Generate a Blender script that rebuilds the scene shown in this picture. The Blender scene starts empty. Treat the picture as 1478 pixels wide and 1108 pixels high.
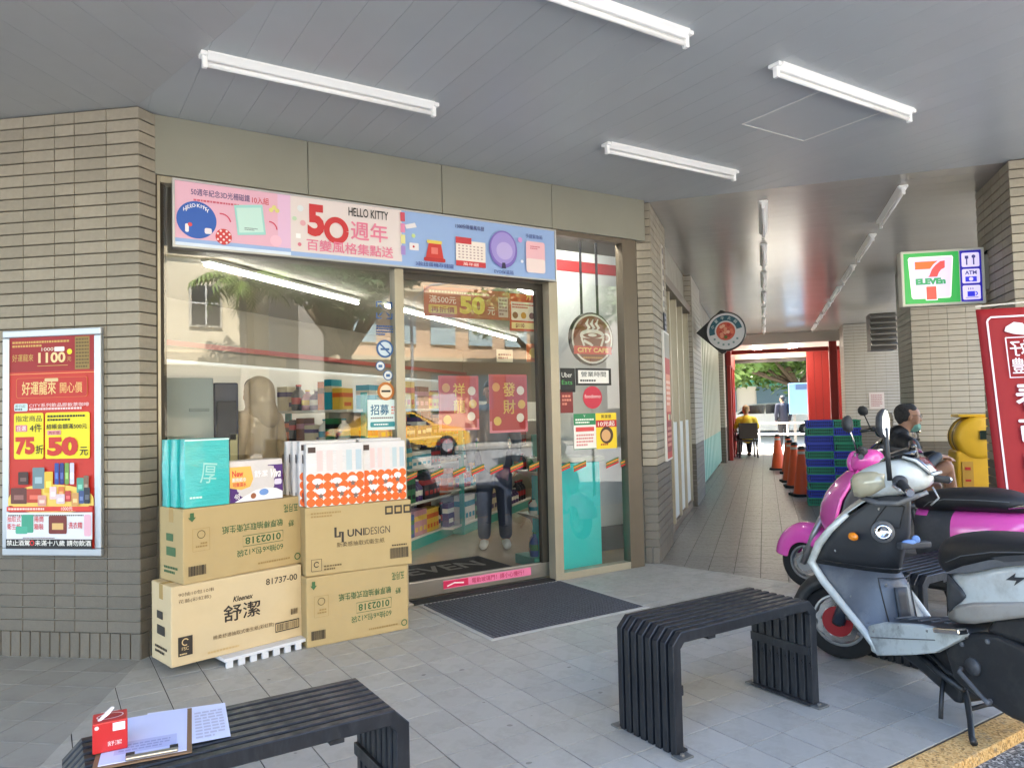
import bpy, bmesh, math, random
from mathutils import Vector, Matrix
R_ = math.radians
scene = bpy.context.scene
COL = scene.collection
rnd = random.Random(7)

# ------------------------------------------------------------------ camera (fitted to the tile grid, fascia and corridor lines)
CAMP = Vector((-1.5064, -2.9949, 1.3061))
RX = Vector((0.84498, -0.53430, -0.02303)).normalized()
RF = Vector((0.53479, 0.84417, 0.03703)).normalized()
RU = RX.cross(RF).normalized()
FPX, PW, PH = 1073.2, 1478.0, 1108.0
cam = bpy.data.cameras.new('camera'); cam_o = bpy.data.objects.new('camera', cam); COL.objects.link(cam_o)
cam.sensor_fit = 'HORIZONTAL'; cam.sensor_width = 36.0; cam.lens = 36.0*FPX/PW
cam.clip_start = 0.05; cam.clip_end = 900
cam_o.matrix_world = Matrix(((RX.x, RU.x, -RF.x, CAMP.x), (RX.y, RU.y, -RF.y, CAMP.y), (RX.z, RU.z, -RF.z, CAMP.z), (0, 0, 0, 1)))
scene.camera = cam_o

# ------------------------------------------------------------------ light
SUN_AZ, SUN_EL = 104.0, 60.0           # degrees: direction to the sun, from +X
world = bpy.data.worlds.new('World'); scene.world = world; world.use_nodes = True
wn = world.node_tree.nodes; wl = world.node_tree.links
bg = wn['Background']
sky = wn.new('ShaderNodeTexSky'); sky.sky_type = 'NISHITA'; sky.sun_disc = False
sky.sun_elevation = R_(SUN_EL); sky.sun_rotation = R_(90-SUN_AZ)
sky.air_density = 1.0; sky.dust_density = 1.2; sky.ozone_density = 1.0
wl.new(sky.outputs[0], bg.inputs[0]); bg.inputs[1].default_value = 0.12
sl = bpy.data.lights.new('sun', 'SUN'); sl.energy = 5.0; sl.angle = R_(0.53); sl.color = (1.0, 0.95, 0.87)
so = bpy.data.objects.new('sun', sl); COL.objects.link(so)
sdir = Vector((math.cos(R_(SUN_AZ))*math.cos(R_(SUN_EL)), math.sin(R_(SUN_AZ))*math.cos(R_(SUN_EL)), math.sin(R_(SUN_EL))))
so.rotation_euler = sdir.to_track_quat('Z', 'Y').to_euler(); so.location = (0, 0, 30)
vs = scene.view_settings
vs.view_transform = 'Standard'; vs.look = 'None'; vs.gamma = 1.0; vs.use_curve_mapping = False
vs.exposure = 3.35
scene.cycles.max_bounces = 10; scene.cycles.diffuse_bounces = 6; scene.cycles.glossy_bounces = 5
scene.cycles.transparent_max_bounces = 12; scene.cycles.sample_clamp_indirect = 8.0
scene.cycles.caustics_reflective = False; scene.cycles.caustics_refractive = False

# ------------------------------------------------------------------ pixel -> place
def ray(x, y): return RF + RX*((x-739.0)/FPX) - RU*((y-554.0)/FPX)
def fl(x, y, z=0.0):
    d = ray(x, y); return CAMP + d*((z-CAMP.z)/d.z)
def pl(x, y, p0, ang):
    n = Vector((-math.sin(R_(ang)), math.cos(R_(ang)), 0)); d = ray(x, y)
    return CAMP + d*((Vector((p0[0]-CAMP.x, p0[1]-CAMP.y, 0)).dot(n))/d.dot(n))
def at(x, y, dep): return CAMP + ray(x, y)*dep
def pr(P):
    d = Vector(P)-CAMP; z = d.dot(RF)
    return (739+FPX*d.dot(RX)/z, 554-FPX*d.dot(RU)/z, z)
H = 3.07                                # ceiling height
YF, YW, YG, YD = 1.665, 1.69, 1.735, 1.83   # fascia, frame front, glass, sliding door
ANG = 38.95                             # corridor direction
E2 = Vector((math.cos(R_(ANG)), math.sin(R_(ANG)), 0)); N2 = Vector((E2.y, -E2.x, 0))
P1 = Vector((2.898, 1.686, 0)); L0 = Vector((-1.048, 1.578, 0))
LA = 139.0
LD = Vector((math.cos(R_(LA)), math.sin(R_(LA)), 0)); LN = Vector((-LD.y, LD.x, 0))   # LN points into the street
if LN.y > 0: LN = -LN
def cw(a, b, z=0.0): return P1 + E2*a + N2*b + Vector((0, 0, z))
def lw(a, b, z=0.0): return L0 + LD*a + LN*b + Vector((0, 0, z))

# ------------------------------------------------------------------ materials
def lin(c): return tuple(((v/255.0)/12.92 if v/255.0 <= 0.04045 else ((v/255.0+0.055)/1.055)**2.4) for v in c)
MATS = {}
def M(name, rgb=(128, 128, 128), rough=0.5, metal=0.0, var=0.0, vs_=8.0, rand=0.0, bump=0.0, bs=60.0, coat=0.0, emit=0.0, dirt=None, dirt_amt=0.0, ds=3.0, spec=0.5, rvar=0.0, alpha=1.0, stretch=None):
    if name in MATS: return MATS[name]
    m = bpy.data.materials.new(name); m.use_nodes = True
    nt = m.node_tree; b = nt.nodes['Principled BSDF']; L = nt.links
    c = lin(rgb); b.inputs['Base Color'].default_value = (*c, 1)
    b.inputs['Roughness'].default_value = rough; b.inputs['Metallic'].default_value = metal
    b.inputs['Specular IOR Level'].default_value = spec
    if coat: b.inputs['Coat Weight'].default_value = coat; b.inputs['Coat Roughness'].default_value = 0.08
    tc = nt.nodes.new('ShaderNodeTexCoord'); vec = tc.outputs['Object']
    if stretch:
        mp = nt.nodes.new('ShaderNodeMapping'); mp.inputs['Scale'].default_value = stretch; L.new(vec, mp.inputs[0]); vec = mp.outputs[0]
    def noise(scale, det=6, rgh=0.6):
        n = nt.nodes.new('ShaderNodeTexNoise'); n.inputs['Scale'].default_value = scale; n.inputs['Detail'].default_value = det
        n.inputs['Roughness'].default_value = rgh; L.new(vec, n.inputs['Vector']); return n.outputs['Fac']
    cur = None
    if var or rand:
        hsv = nt.nodes.new('ShaderNodeHueSaturation'); hsv.inputs['Color'].default_value = (*c, 1)
        val = None
        if var:
            mr = nt.nodes.new('ShaderNodeMapRange'); mr.inputs[1].default_value = 0.25; mr.inputs[2].default_value = 0.75
            mr.inputs[3].default_value = 1-var; mr.inputs[4].default_value = 1+var; L.new(noise(vs_), mr.inputs[0]); val = mr.outputs[0]
        if rand:
            oi = nt.nodes.new('ShaderNodeObjectInfo'); mr2 = nt.nodes.new('ShaderNodeMapRange')
            mr2.inputs[3].default_value = 1-rand; mr2.inputs[4].default_value = 1+rand; L.new(oi.outputs['Random'], mr2.inputs[0])
            if val:
                mu = nt.nodes.new('ShaderNodeMath'); mu.operation = 'MULTIPLY'; L.new(val, mu.inputs[0]); L.new(mr2.outputs[0], mu.inputs[1]); val = mu.outputs[0]
            else: val = mr2.outputs[0]
        L.new(val, hsv.inputs['Value']); cur = hsv.outputs[0]
    if dirt is not None:
        mx = nt.nodes.new('ShaderNodeMix'); mx.data_type = 'RGBA'
        mr = nt.nodes.new('ShaderNodeMapRange'); mr.inputs[1].default_value = 0.48; mr.inputs[2].default_value = 0.75
        mr.inputs[3].default_value = 0; mr.inputs[4].default_value = dirt_amt; L.new(noise(ds, 10, 0.7), mr.inputs[0]); L.new(mr.outputs[0], mx.inputs[0])
        if cur: L.new(cur, mx.inputs[6])
        else: mx.inputs[6].default_value = (*c, 1)
        mx.inputs[7].default_value = (*lin(dirt), 1); cur = mx.outputs[2]
    if cur: L.new(cur, b.inputs['Base Color'])
    if rvar:
        mr = nt.nodes.new('ShaderNodeMapRange'); mr.inputs[1].default_value = 0.3; mr.inputs[2].default_value = 0.7
        mr.inputs[3].default_value = max(0.02, rough-rvar); mr.inputs[4].default_value = min(1, rough+rvar); L.new(noise(vs_*1.7), mr.inputs[0]); L.new(mr.outputs[0], b.inputs['Roughness'])
    if bump:
        bp = nt.nodes.new('ShaderNodeBump'); bp.inputs['Strength'].default_value = bump; bp.inputs['Distance'].default_value = 0.004
        L.new(noise(bs), bp.inputs['Height']); L.new(bp.outputs[0], b.inputs['Normal'])
    if emit:
        if cur: L.new(cur, b.inputs['Emission Color'])
        else: b.inputs['Emission Color'].default_value = (*c, 1)
        b.inputs['Emission Strength'].default_value = emit
    if alpha < 1: b.inputs['Alpha'].default_value = alpha
    MATS[name] = m; return m
def C_(rgb, rough=0.5): return M('print_%02x%02x%02x_%d' % (*rgb, int(rough*100)), rgb, rough)
def glass_mat(name, tint=(0.93, 0.96, 0.95), ior=1.5, boost=1.0):
    if name in MATS: return MATS[name]
    m = bpy.data.materials.new(name); m.use_nodes = True; nt = m.node_tree; nt.nodes.clear()
    o = nt.nodes.new('ShaderNodeOutputMaterial'); mx = nt.nodes.new('ShaderNodeMixShader')
    t = nt.nodes.new('ShaderNodeBsdfTransparent'); g = nt.nodes.new('ShaderNodeBsdfGlossy'); f = nt.nodes.new('ShaderNodeFresnel')
    t.inputs[0].default_value = (*tint, 1); g.inputs[0].default_value = (1, 1, 1, 1); g.inputs['Roughness'].default_value = 0.0
    f.inputs[0].default_value = ior
    mu = nt.nodes.new('ShaderNodeMath'); mu.operation = 'MULTIPLY'; mu.use_clamp = True; mu.inputs[1].default_value = boost
    nt.links.new(f.outputs[0], mu.inputs[0]); nt.links.new(mu.outputs[0], mx.inputs[0])
    nt.links.new(t.outputs[0], mx.inputs[1]); nt.links.new(g.outputs[0], mx.inputs[2]); nt.links.new(mx.outputs[0], o.inputs[0])
    MATS[name] = m; return m

# ------------------------------------------------------------------ mesh builder
class MB:
    def __init__(s): s.v = []; s.f = []; s.mi = []; s.m = 0
    def add(s, vs, fs):
        o = len(s.v); s.v += [tuple(v) for v in vs]
        for f in fs: s.f.append(tuple(i+o for i in f)); s.mi.append(s.m)
        return s
    def box(s, c, d, rot=None):
        c = Vector(c); hx, hy, hz = d[0]/2, d[1]/2, d[2]/2
        vs = [Vector((x, y, z)) for z in (-hz, hz) for x, y in ((-hx, -hy), (hx, -hy), (hx, hy), (-hx, hy))]
        if rot is not None:
            if not isinstance(rot, Matrix): rot = Matrix.Rotation(rot, 3, 'Z')
            vs = [rot @ v for v in vs]
        return s.add([c+v for v in vs], [(3, 2, 1, 0), (4, 5, 6, 7), (0, 1, 5, 4), (1, 2, 6, 5), (2, 3, 7, 6), (3, 0, 4, 7)])
    def obox(s, o, u, v, w, a):            # o = corner, u,v,w = edge vectors
        o, u, v, w = Vector(o), Vector(u), Vector(v), Vector(w)
        vs = [o, o+u, o+u+v, o+v, o+w, o+u+w, o+u+v+w, o+v+w]
        fs = [(3, 2, 1, 0), (4, 5, 6, 7), (0, 1, 5, 4), (1, 2, 6, 5), (2, 3, 7, 6), (3, 0, 4, 7)]
        if u.cross(v).dot(w) < 0: fs = [tuple(reversed(f)) for f in fs]
        return s.add(vs, fs)
    def prism(s, poly, z0, z1, fr=None):    # poly of (x,y); fr maps a Vector
        n = len(poly); ar = sum(poly[i][0]*poly[(i+1) % n][1]-poly[(i+1) % n][0]*poly[i][1] for i in range(n))
        if ar < 0: poly = list(reversed(poly))
        vs = [Vector((x, y, z0)) for x, y in poly]+[Vector((x, y, z1)) for x, y in poly]
        if fr: vs = [fr(v) for v in vs]
        fs = [tuple(reversed(range(n))), tuple(range(n, 2*n))]+[(i, (i+1) % n, n+(i+1) % n, n+i) for i in range(n)]
        return s.add(vs, fs)
    def tube(s, pts, r, n=10, caps=True, flat=None):
        pts = [Vector(p) for p in pts]; rs = r if isinstance(r, (list, tuple)) else [r]*len(pts)
        rings = []; ref = None
        for i, p in enumerate(pts):
            t = (pts[min(i+1, len(pts)-1)]-pts[max(i-1, 0)]).normalized()
            if ref is None: ref = t.orthogonal().normalized() if abs(t.z) > .95 else Vector((0, 0, 1)).cross(t).normalized()
            a = (ref-t*ref.dot(t)).normalized(); ref = a; b = t.cross(a)
            k = flat or 1.0
            rings.append([p+(a*math.cos(2*math.pi*j/n)+b*math.sin(2*math.pi*j/n)*k)*rs[i] for j in range(n)])
        return s.rings(rings, caps)
    def rings(s, rings, caps=True, closed=True):
        n = len(rings[0]); vs = [v for r in rings for v in r]; fs = []
        for i in range(len(rings)-1):
            for j in range(n if closed else n-1):
                a, b = i*n+j, i*n+(j+1) % n; fs.append((a, b, b+n, a+n))
        if caps: fs += [tuple(reversed(range(n))), tuple(range((len(rings)-1)*n, len(rings)*n))]
        return s.add(vs, fs)
    def cyl(s, p, q, r, r2=None, n=16): return s.tube([p, q], [r, r if r2 is None else r2], n)
    def lathe(s, prof, org=(0, 0, 0), axis=(0, 0, 1), n=24, caps=True):
        ax = Vector(axis).normalized(); a = ax.orthogonal().normalized(); b = ax.cross(a); org = Vector(org)
        return s.rings([[org+ax*h+(a*math.cos(2*math.pi*j/n)+b*math.sin(2*math.pi*j/n))*max(r, 1e-4) for j in range(n)] for r, h in prof], caps)
    def ell(s, c, r, rot=None, nu=16, nv=10):
        c = Vector(c); rs = []
        for i in range(nv+1):
            th = math.pi*(i/nv); ring = []
            for j in range(nu):
                ph = 2*math.pi*j/nu; v = Vector((r[0]*math.sin(th)*math.cos(ph), r[1]*math.sin(th)*math.sin(ph), -r[2]*math.cos(th)))
                if rot is not None: v = rot @ v
                ring.append(c+v)
            rs.append(ring)
        rs[0] = [v+(rs[1][k]-v)*.02 for k, v in enumerate(rs[0])]; rs[-1] = [v+(rs[-2][k]-v)*.02 for k, v in enumerate(rs[-1])]
        return s.rings(rs, True)
    def quad(s, a, b, c, d): return s.add([a, b, c, d], [(0, 1, 2, 3)])
    def mesh(s, name, mats, smooth=False):
        me = bpy.data.meshes.new(name); me.from_pydata([tuple(v) for v in s.v], [], s.f)
        for m in (mats if isinstance(mats, (list, tuple)) else [mats]): me.materials.append(m)
        if any(s.mi): me.polygons.foreach_set('material_index', s.mi)
        if smooth: me.polygons.foreach_set('use_smooth', [True]*len(me.polygons))
        me.update(); return me
    def build(s, name, mats, parent=None, smooth=False, bevel=0, seg=2, auto=None, sub=0, loc=None, solid=0):
        o = bpy.data.objects.new(name, s.mesh(name, mats, smooth or bool(sub))); COL.objects.link(o)
        if loc is not None: o.location = loc
        if parent: o.parent = parent
        if solid: md = o.modifiers.new('solid', 'SOLIDIFY'); md.thickness = solid; md.offset = 0
        if bevel:
            md = o.modifiers.new('bevel', 'BEVEL'); md.width = bevel; md.segments = seg; md.limit_method = 'ANGLE'; md.angle_limit = R_(40)
        if sub: md = o.modifiers.new('sub', 'SUBSURF'); md.levels = sub; md.render_levels = sub
        if auto:
            o.data.polygons.foreach_set('use_smooth', [True]*len(o.data.polygons))
            bm = bmesh.new(); bm.from_mesh(o.data); bm.edges.ensure_lookup_table()
            for e in bm.edges:
                if len(e.link_faces) == 2 and e.calc_face_angle(0) > R_(auto): e.smooth = False
            bm.to_mesh(o.data); bm.free()
        return o
def tag(o, label=None, cat=None, group=None, kind=None):
    if label: o['label'] = label
    if cat: o['category'] = cat
    if group: o['group'] = group
    if kind: o['kind'] = kind
    return o
def thing(name, label, cat, loc=(0, 0, 0), rz=0.0, group=None, parent=None):
    o = bpy.data.objects.new(name, None); COL.objects.link(o); o.location = loc; o.rotation_euler = (0, 0, rz); o.empty_display_size = 0.1
    return tag(o, label, cat, group)
def copy_tree(o, parent=None):
    c = o.copy(); COL.objects.link(c); c.parent = parent
    for ch in [x for x in o.children]: copy_tree(ch, c)
    return c
def inst(name, me, loc, rz=0.0, parent=None, mw=None):
    o = bpy.data.objects.new(name, me); COL.objects.link(o)
    if mw is not None: o.matrix_world = mw
    else: o.location = loc; o.rotation_euler = (0, 0, rz)
    if parent: o.parent = parent
    return o
def frame(o, u, v):
    u = Vector(u).normalized(); v = Vector(v); v = (v-u*v.dot(u)).normalized(); n = u.cross(v); o = Vector(o)
    return Matrix(((u.x, v.x, n.x, o.x), (u.y, v.y, n.y, o.y), (u.z, v.z, n.z, o.z), (0, 0, 0, 1)))

# ------------------------------------------------------------------ flat print: shapes and lettering on a panel
TXT = {}
def txt(s, bold=0.0):
    k = (s, bold)
    if k not in TXT:
        c = bpy.data.curves.new('t', 'FONT'); c.body = s; c.offset = bold; c.resolution_u = 3
        o = bpy.data.objects.new('t', c); me = bpy.data.meshes.new_from_object(o)
        vs = [(v.co.x, v.co.y) for v in me.vertices]; fs = [tuple(p.vertices) for p in me.polygons]
        bpy.data.objects.remove(o); bpy.data.curves.remove(c); bpy.data.meshes.remove(me)
        if not vs: vs = [(0, 0), (1, 0), (1, 1)]; fs = []
        x0 = min(v[0] for v in vs); x1 = max(v[0] for v in vs); y0 = min(v[1] for v in vs); y1 = max(v[1] for v in vs)
        TXT[k] = (vs, fs, x0, x1, y0, y1)
    return TXT[k]
class Print:
    def __init__(s, step=0.00025): s.b = MB(); s.mats = []; s.z = 0.0; s.step = step
    def mat(s, c):
        m = c if not isinstance(c, (tuple, list)) else C_(tuple(c))
        if m not in s.mats: s.mats.append(m)
        s.b.m = s.mats.index(m)
    def poly(s, pts, c, up=True):
        if up: s.z += s.step
        s.mat(c); n = len(pts); ar = sum(pts[i][0]*pts[(i+1) % n][1]-pts[(i+1) % n][0]*pts[i][1] for i in range(n))
        if ar < 0: pts = list(reversed(pts))
        s.b.add([(x, y, s.z) for x, y in pts], [tuple(range(n))]); return s
    def rect(s, x, y, w, h, c, r=0.0, up=True):
        if r <= 0: return s.poly([(x, y), (x+w, y), (x+w, y+h), (x, y+h)], c, up)
        pts = []
        for cx, cy, a0 in ((x+w-r, y+h-r, 0), (x+r, y+h-r, 90), (x+r, y+r, 180), (x+w-r, y+r, 270)):
            pts += [(cx+r*math.cos(R_(a0+k*22.5)), cy+r*math.sin(R_(a0+k*22.5))) for k in range(5)]
        return s.poly(pts, c, up)
    def disc(s, x, y, r, c, ry=None, n=28, up=True, a=0.0):
        ry = r if ry is None else ry; ca, sa = math.cos(a), math.sin(a)
        return s.poly([(x+r*math.cos(2*math.pi*k/n)*ca-ry*math.sin(2*math.pi*k/n)*sa, y+r*math.cos(2*math.pi*k/n)*sa+ry*math.sin(2*math.pi*k/n)*ca) for k in range(n)], c, up)
    def stroke(s, pts, w, c, up=True):
        if up: s.z += s.step
        s.mat(c)
        L = []; Rr = []
        for i, p in enumerate(pts):
            a = pts[max(i-1, 0)]; b = pts[min(i+1, len(pts)-1)]; dx, dy = b[0]-a[0], b[1]-a[1]; l = math.hypot(dx, dy) or 1
            ww = (w[i] if isinstance(w, (list, tuple)) else w)/2
            L.append((p[0]-dy/l*ww, p[1]+dx/l*ww)); Rr.append((p[0]+dy/l*ww, p[1]-dx/l*ww))
        vs = [(x, y, s.z) for x, y in Rr]+[(x, y, s.z) for x, y in L]; n = len(pts)
        s.b.add(vs, [(i, i+1, n+i+1, n+i) for i in range(n-1)]); return s
    def arc(s, cx, cy, r, a0, a1, w, c, ry=None, n=20, up=True):
        ry = ry or r
        return s.stroke([(cx+r*math.cos(R_(a0+(a1-a0)*k/n)), cy+ry*math.sin(R_(a0+(a1-a0)*k/n))) for k in range(n+1)], w, c, up)
    def text(s, t, x, y, h, c, w=None, bold=0.0, al='L', mirror=False, rot=0.0, up=True, shear=0.0):
        if bold > 0.008 and any(ord(ch) > 0x2e80 for ch in t):     # heavy strokes for dense characters: laid on several times, a hair apart
            d = bold*h*.55
            for k, (dx, dy) in enumerate(((-d, 0), (d, 0), (0, d), (0, -d))):
                if k: s.z += .00006
                s.text(t, x+dx, y+dy, h, c, w, 0.0, al, mirror, rot, up and k == 0, shear)
            return s
        vs, fs, x0, x1, y0, y1 = txt(t, bold); k = h/max(y1-y0, 1e-3); kx = k if w is None else w/max(x1-x0, 1e-3)
        wd = (x1-x0)*kx; ox = x-(wd/2 if al == 'C' else wd if al == 'R' else 0)
        if up: s.z += s.step
        s.mat(c); out = []
        ca, sa = math.cos(rot), math.sin(rot)
        cx_, cy_ = (ox+wd/2, y+h/2)
        for vx, vy in vs:
            px = ((vx-x0)*kx+ox); py = (vy-y0)*k+y; px += shear*(py-y)
            if mirror: px = 2*cx_-px
            if rot:
                dx, dy = px-cx_, py-cy_; px, py = cx_+dx*ca-dy*sa, cy_+dx*sa+dy*ca
            out.append((px, py, s.z))
        s.b.add(out, [tuple(reversed(f)) for f in fs] if mirror else fs); return s
    def lines(s, x, y, w, h, n, c, seed=0, gap=0.45, chunk=0.0):   # rows of type too small to read
        r = random.Random(seed); s.z += s.step; ph = h/n
        for i in range(n):
            yy = y+h-(i+1)*ph+ph*gap/2; px = x; end = x+w*(1 if i < n-1 else r.uniform(.5, 1))
            while px < end-ph*.2:
                d = ph*r.choice((.75, .75, .8, .5)) if not chunk else chunk
                s.rect(px, yy, min(d, end-px), ph*(1-gap), c, up=False); px += d+ph*.17
        return s
    def build(s, name, o, u, v, parent=None, lift=0.0008):
        me = s.b.mesh(name, s.mats); ob = bpy.data.objects.new(name, me); COL.objects.link(ob)
        F = frame(o, u, v); F.translation = F.translation+F.to_3x3().col[2]*lift
        if parent is not None:
            ob.parent = parent
            pm = Matrix.LocRotScale(parent.location, parent.rotation_euler.to_quaternion(), Vector((1, 1, 1)))
            ob.matrix_local = pm.inverted() @ F
        else: ob.matrix_world = F
        return ob
def adopt(o, parent):
    o.parent = parent
    o.matrix_parent_inverse = Matrix.LocRotScale(parent.location, parent.rotation_euler.to_quaternion(), Vector((1, 1, 1))).inverted()
    return o
# ================================================================== SETTING
m_tile = M('floor_tile', (163, 163, 160), 0.42, var=0.08, vs_=11, rand=0.06, dirt=(112, 107, 98), dirt_amt=0.5, ds=7, rvar=0.12)
m_tile2 = M('floor_tile_corridor', (119, 116, 111), 0.36, var=0.07, vs_=14, rand=0.05, dirt=(108, 101, 94), dirt_amt=0.4, ds=5, rvar=0.12)  # darker tile colour also holds the dimmer light of the walkway
m_grout = M('floor_grout', (66, 63, 59), 0.9, var=0.15)
def grain(name, cols, scale, rough=.95, wear=None, spot=None):
    m = bpy.data.materials.new(name); m.use_nodes = True; nt = m.node_tree; L = nt.links; b = nt.nodes['Principled BSDF']; b.inputs['Roughness'].default_value = rough
    tc = nt.nodes.new('ShaderNodeTexCoord'); vo = nt.nodes.new('ShaderNodeTexVoronoi'); vo.inputs['Scale'].default_value = scale; L.new(tc.outputs['Object'], vo.inputs['Vector'])
    sp = nt.nodes.new('ShaderNodeSeparateColor'); L.new(vo.outputs['Color'], sp.inputs[0]); cr = nt.nodes.new('ShaderNodeValToRGB'); cr.color_ramp.interpolation = 'LINEAR'
    while len(cr.color_ramp.elements) < len(cols): cr.color_ramp.elements.new(.5)
    for e, (p, c) in zip(cr.color_ramp.elements, cols): e.position = p; e.color = (*lin(c), 1)
    L.new(sp.outputs[0], cr.inputs[0]); out = cr.outputs[0]
    if wear:
        n = nt.nodes.new('ShaderNodeTexNoise'); n.inputs['Scale'].default_value = 14; n.inputs['Detail'].default_value = 10; n.inputs['Roughness'].default_value = .75; L.new(tc.outputs['Object'], n.inputs['Vector'])
        mr = nt.nodes.new('ShaderNodeMapRange'); mr.inputs[1].default_value = .54; mr.inputs[2].default_value = .68; L.new(n.outputs[0], mr.inputs[0]); mx = nt.nodes.new('ShaderNodeMix'); mx.data_type = 'RGBA'; L.new(mr.outputs[0], mx.inputs[0]); L.new(out, mx.inputs[6]); mx.inputs[7].default_value = (*lin(wear), 1); out = mx.outputs[2]
    L.new(out, b.inputs['Base Color']); bp = nt.nodes.new('ShaderNodeBump'); bp.inputs['Strength'].default_value = .8; bp.inputs['Distance'].default_value = .004; L.new(vo.outputs['Distance'], bp.inputs['Height']); L.new(bp.outputs[0], b.inputs['Normal']); MATS[name] = m; return m
m_asph = grain('asphalt', [(0, (58, 58, 60)), (.45, (104, 104, 104)), (.75, (140, 140, 140)), (1, (206, 206, 204))], 120)
m_yel = grain('yellow_paint', [(0, (150, 116, 72)), (.3, (206, 160, 96)), (1, (226, 190, 130))], 130, wear=(150, 132, 108))
m_ceil = M('ceiling_strip', (180, 186, 189), 0.33, metal=0.0, var=0.03, vs_=3, rand=0.02)
m_ceil2 = M('ceiling_strip_corridor', (180, 176, 169), 0.2, metal=0.0, var=0.03, vs_=3, rand=0.02, bump=0.10, bs=9)
m_gap = M('ceiling_gap', (140, 143, 145), 0.9)
m_brick = M('wall_tile_beige', (150, 142, 126), 0.6, var=0.08, vs_=30, rand=0.10, bump=0.6, bs=60, dirt=(136, 124, 104), dirt_amt=.4, ds=3)
m_brick_d = M('wall_tile_grey', (100, 95, 87), 0.65, var=0.08, vs_=30, rand=0.07, bump=0.5, bs=80)
m_joint = M('dark_joint', (76, 69, 58), 0.95)
m_joint_l = M('pale_joint', (140, 138, 132), 0.95, var=0.2, vs_=20)

# ---- ground, road, floors
road = MB().box((0, 0, -0.25), (700, 700, 0.4)).build('road', m_asph); tag(road, 'grey asphalt road in front of the arcade', 'road', kind='structure')
def clip(poly, planes):
    for (a, b, c) in planes:       # keep a*x+b*y+c >= 0
        out = []
        for i in range(len(poly)):
            p, q = poly[i], poly[(i+1) % len(poly)]; dp = a*p[0]+b*p[1]+c; dq = a*q[0]+b*q[1]+c
            if dp >= 0: out.append(p)
            if dp*dq < 0: t = dp/(dp-dq); out.append((p[0]+(q[0]-p[0])*t, p[1]+(q[1]-p[1])*t))
        poly = out
        if len(poly) < 3: return []
    return poly
def hp(p, d, keep):                # half plane through p along d that keeps point keep
    a, b = -d[1], d[0]; c = -(a*p[0]+b*p[1])
    return (a, b, c) if a*keep[0]+b*keep[1]+c >= 0 else (-a, -b, -c)
MR = (0.24, -0.97); ML = (-0.37, -0.93)           # the mitre lines in the floor
YK = -1.40
def tile_floor(name, label, planes, org, ang, size, rng, mat, maxn, zt=0.0, gap=0.0045, poly=None):
    base = bpy.data.objects.new(name, None)
    b = MB().prism(poly, -0.12, zt-0.0035); base = b.build(name, m_grout); tag(base, label, 'floor', kind='structure')
    ca, sa = math.cos(R_(ang)), math.sin(R_(ang)); full = None
    cells = []
    for i in range(*rng[0]):
        for j in range(*rng[1]):
            x0, x1, y0, y1 = i*size+gap/2, (i+1)*size-gap/2, j*size+gap/2, (j+1)*size-gap/2
            w = [(org[0]+x*ca-y*sa, org[1]+x*sa+y*ca) for x, y in ((x0, y0), (x1, y0), (x1, y1), (x0, y1))]
            c = clip(w, planes)
            if not c: continue
            cx = sum(p[0] for p in w)/4; cy = sum(p[1] for p in w)/4
            px = pr((cx, cy, 0)); vis = px[2] > 0.3 and -60 < px[0] < 1540 and px[1] < 1170
            cells.append((0 if vis else 1, (Vector((cx, cy, 0))-CAMP).length, c, (cx, cy), len(c) == 4 and all(abs(c[k][0]-w[k][0])+abs(c[k][1]-w[k][1]) < 1e-6 for k in range(4))))
    cells.sort(key=lambda t: (t[0], t[1]))
    h = size/2-gap/2
    bm = MB(); bm.rings([[(x*k, y*k, z) for x, y in ((-h, -h), (h, -h), (h, h), (-h, h))] for k, z in ((1, -0.0035), (1, -0.0006), (1-0.0012/h, 0))])
    full = bm.mesh('tile', mat); rest = MB()
    for k, (v, d, c, ctr, isfull) in enumerate(cells):
        jz = zt+rnd.uniform(-.0004, .0004)
        if k < maxn and v == 0:
            if isfull: o = inst('tile', full, (ctr[0], ctr[1], jz), R_(ang)+rnd.choice((0, 1, 2, 3))*math.pi/2); 
            else:
                o = MB().prism([(p[0]-ctr[0], p[1]-ctr[1]) for p in c], -0.0035, 0).build('tile', mat); o.location = (ctr[0], ctr[1], jz)
            o.parent = base
        else: rest.prism(c, zt-0.0035, jz)
    if rest.f: r = rest.build('tile_field', mat); r.parent = base; tag(r, kind='stuff')
    return base
pR0 = (P1.x, P1.y); pL0 = (L0.x, L0.y)
mid = (1.0, 0.0)
FR = [hp(pR0, MR, mid), hp(pL0, ML, mid), (0, 1, -YK), (0, -1, YG+0.05)]
tile_floor('floor', 'pale grey square floor tiles in front of the shop', FR, (0, 0), 0, 0.2, ((-14, 24), (-8, 10)), m_tile, 300, poly=[(-3.2, YK), (4.3, YK), (3.0, 1.9), (-1.0, 1.9)])
cn = (P1.x+MR[0]*2.2, P1.y+MR[1]*2.2)
FC = [hp(pR0, MR, (8, 4)), (-N2.x, -N2.y, N2.x*P1.x+N2.y*P1.y+3.75), (N2.x, N2.y, -(N2.x*P1.x+N2.y*P1.y)+0.4), (0, 1, -YK), (-E2.x, -E2.y, E2.x*P1.x+E2.y*P1.y+15.2)]
q = lambda a, b: (cw(a, b).x, cw(a, b).y)
tile_floor('corridor_floor', 'beige floor tiles running down the covered walkway', FC, (P1.x, P1.y), ANG, 0.2, ((-20, 78), (-20, 3)), m_tile2, 300,
           poly=[(P1.x-.02, P1.y), (3.66, YK), q(1.45, 3.75), q(15.2, 3.75), q(15.2, -.4), q(0.3, -.4)])
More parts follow.
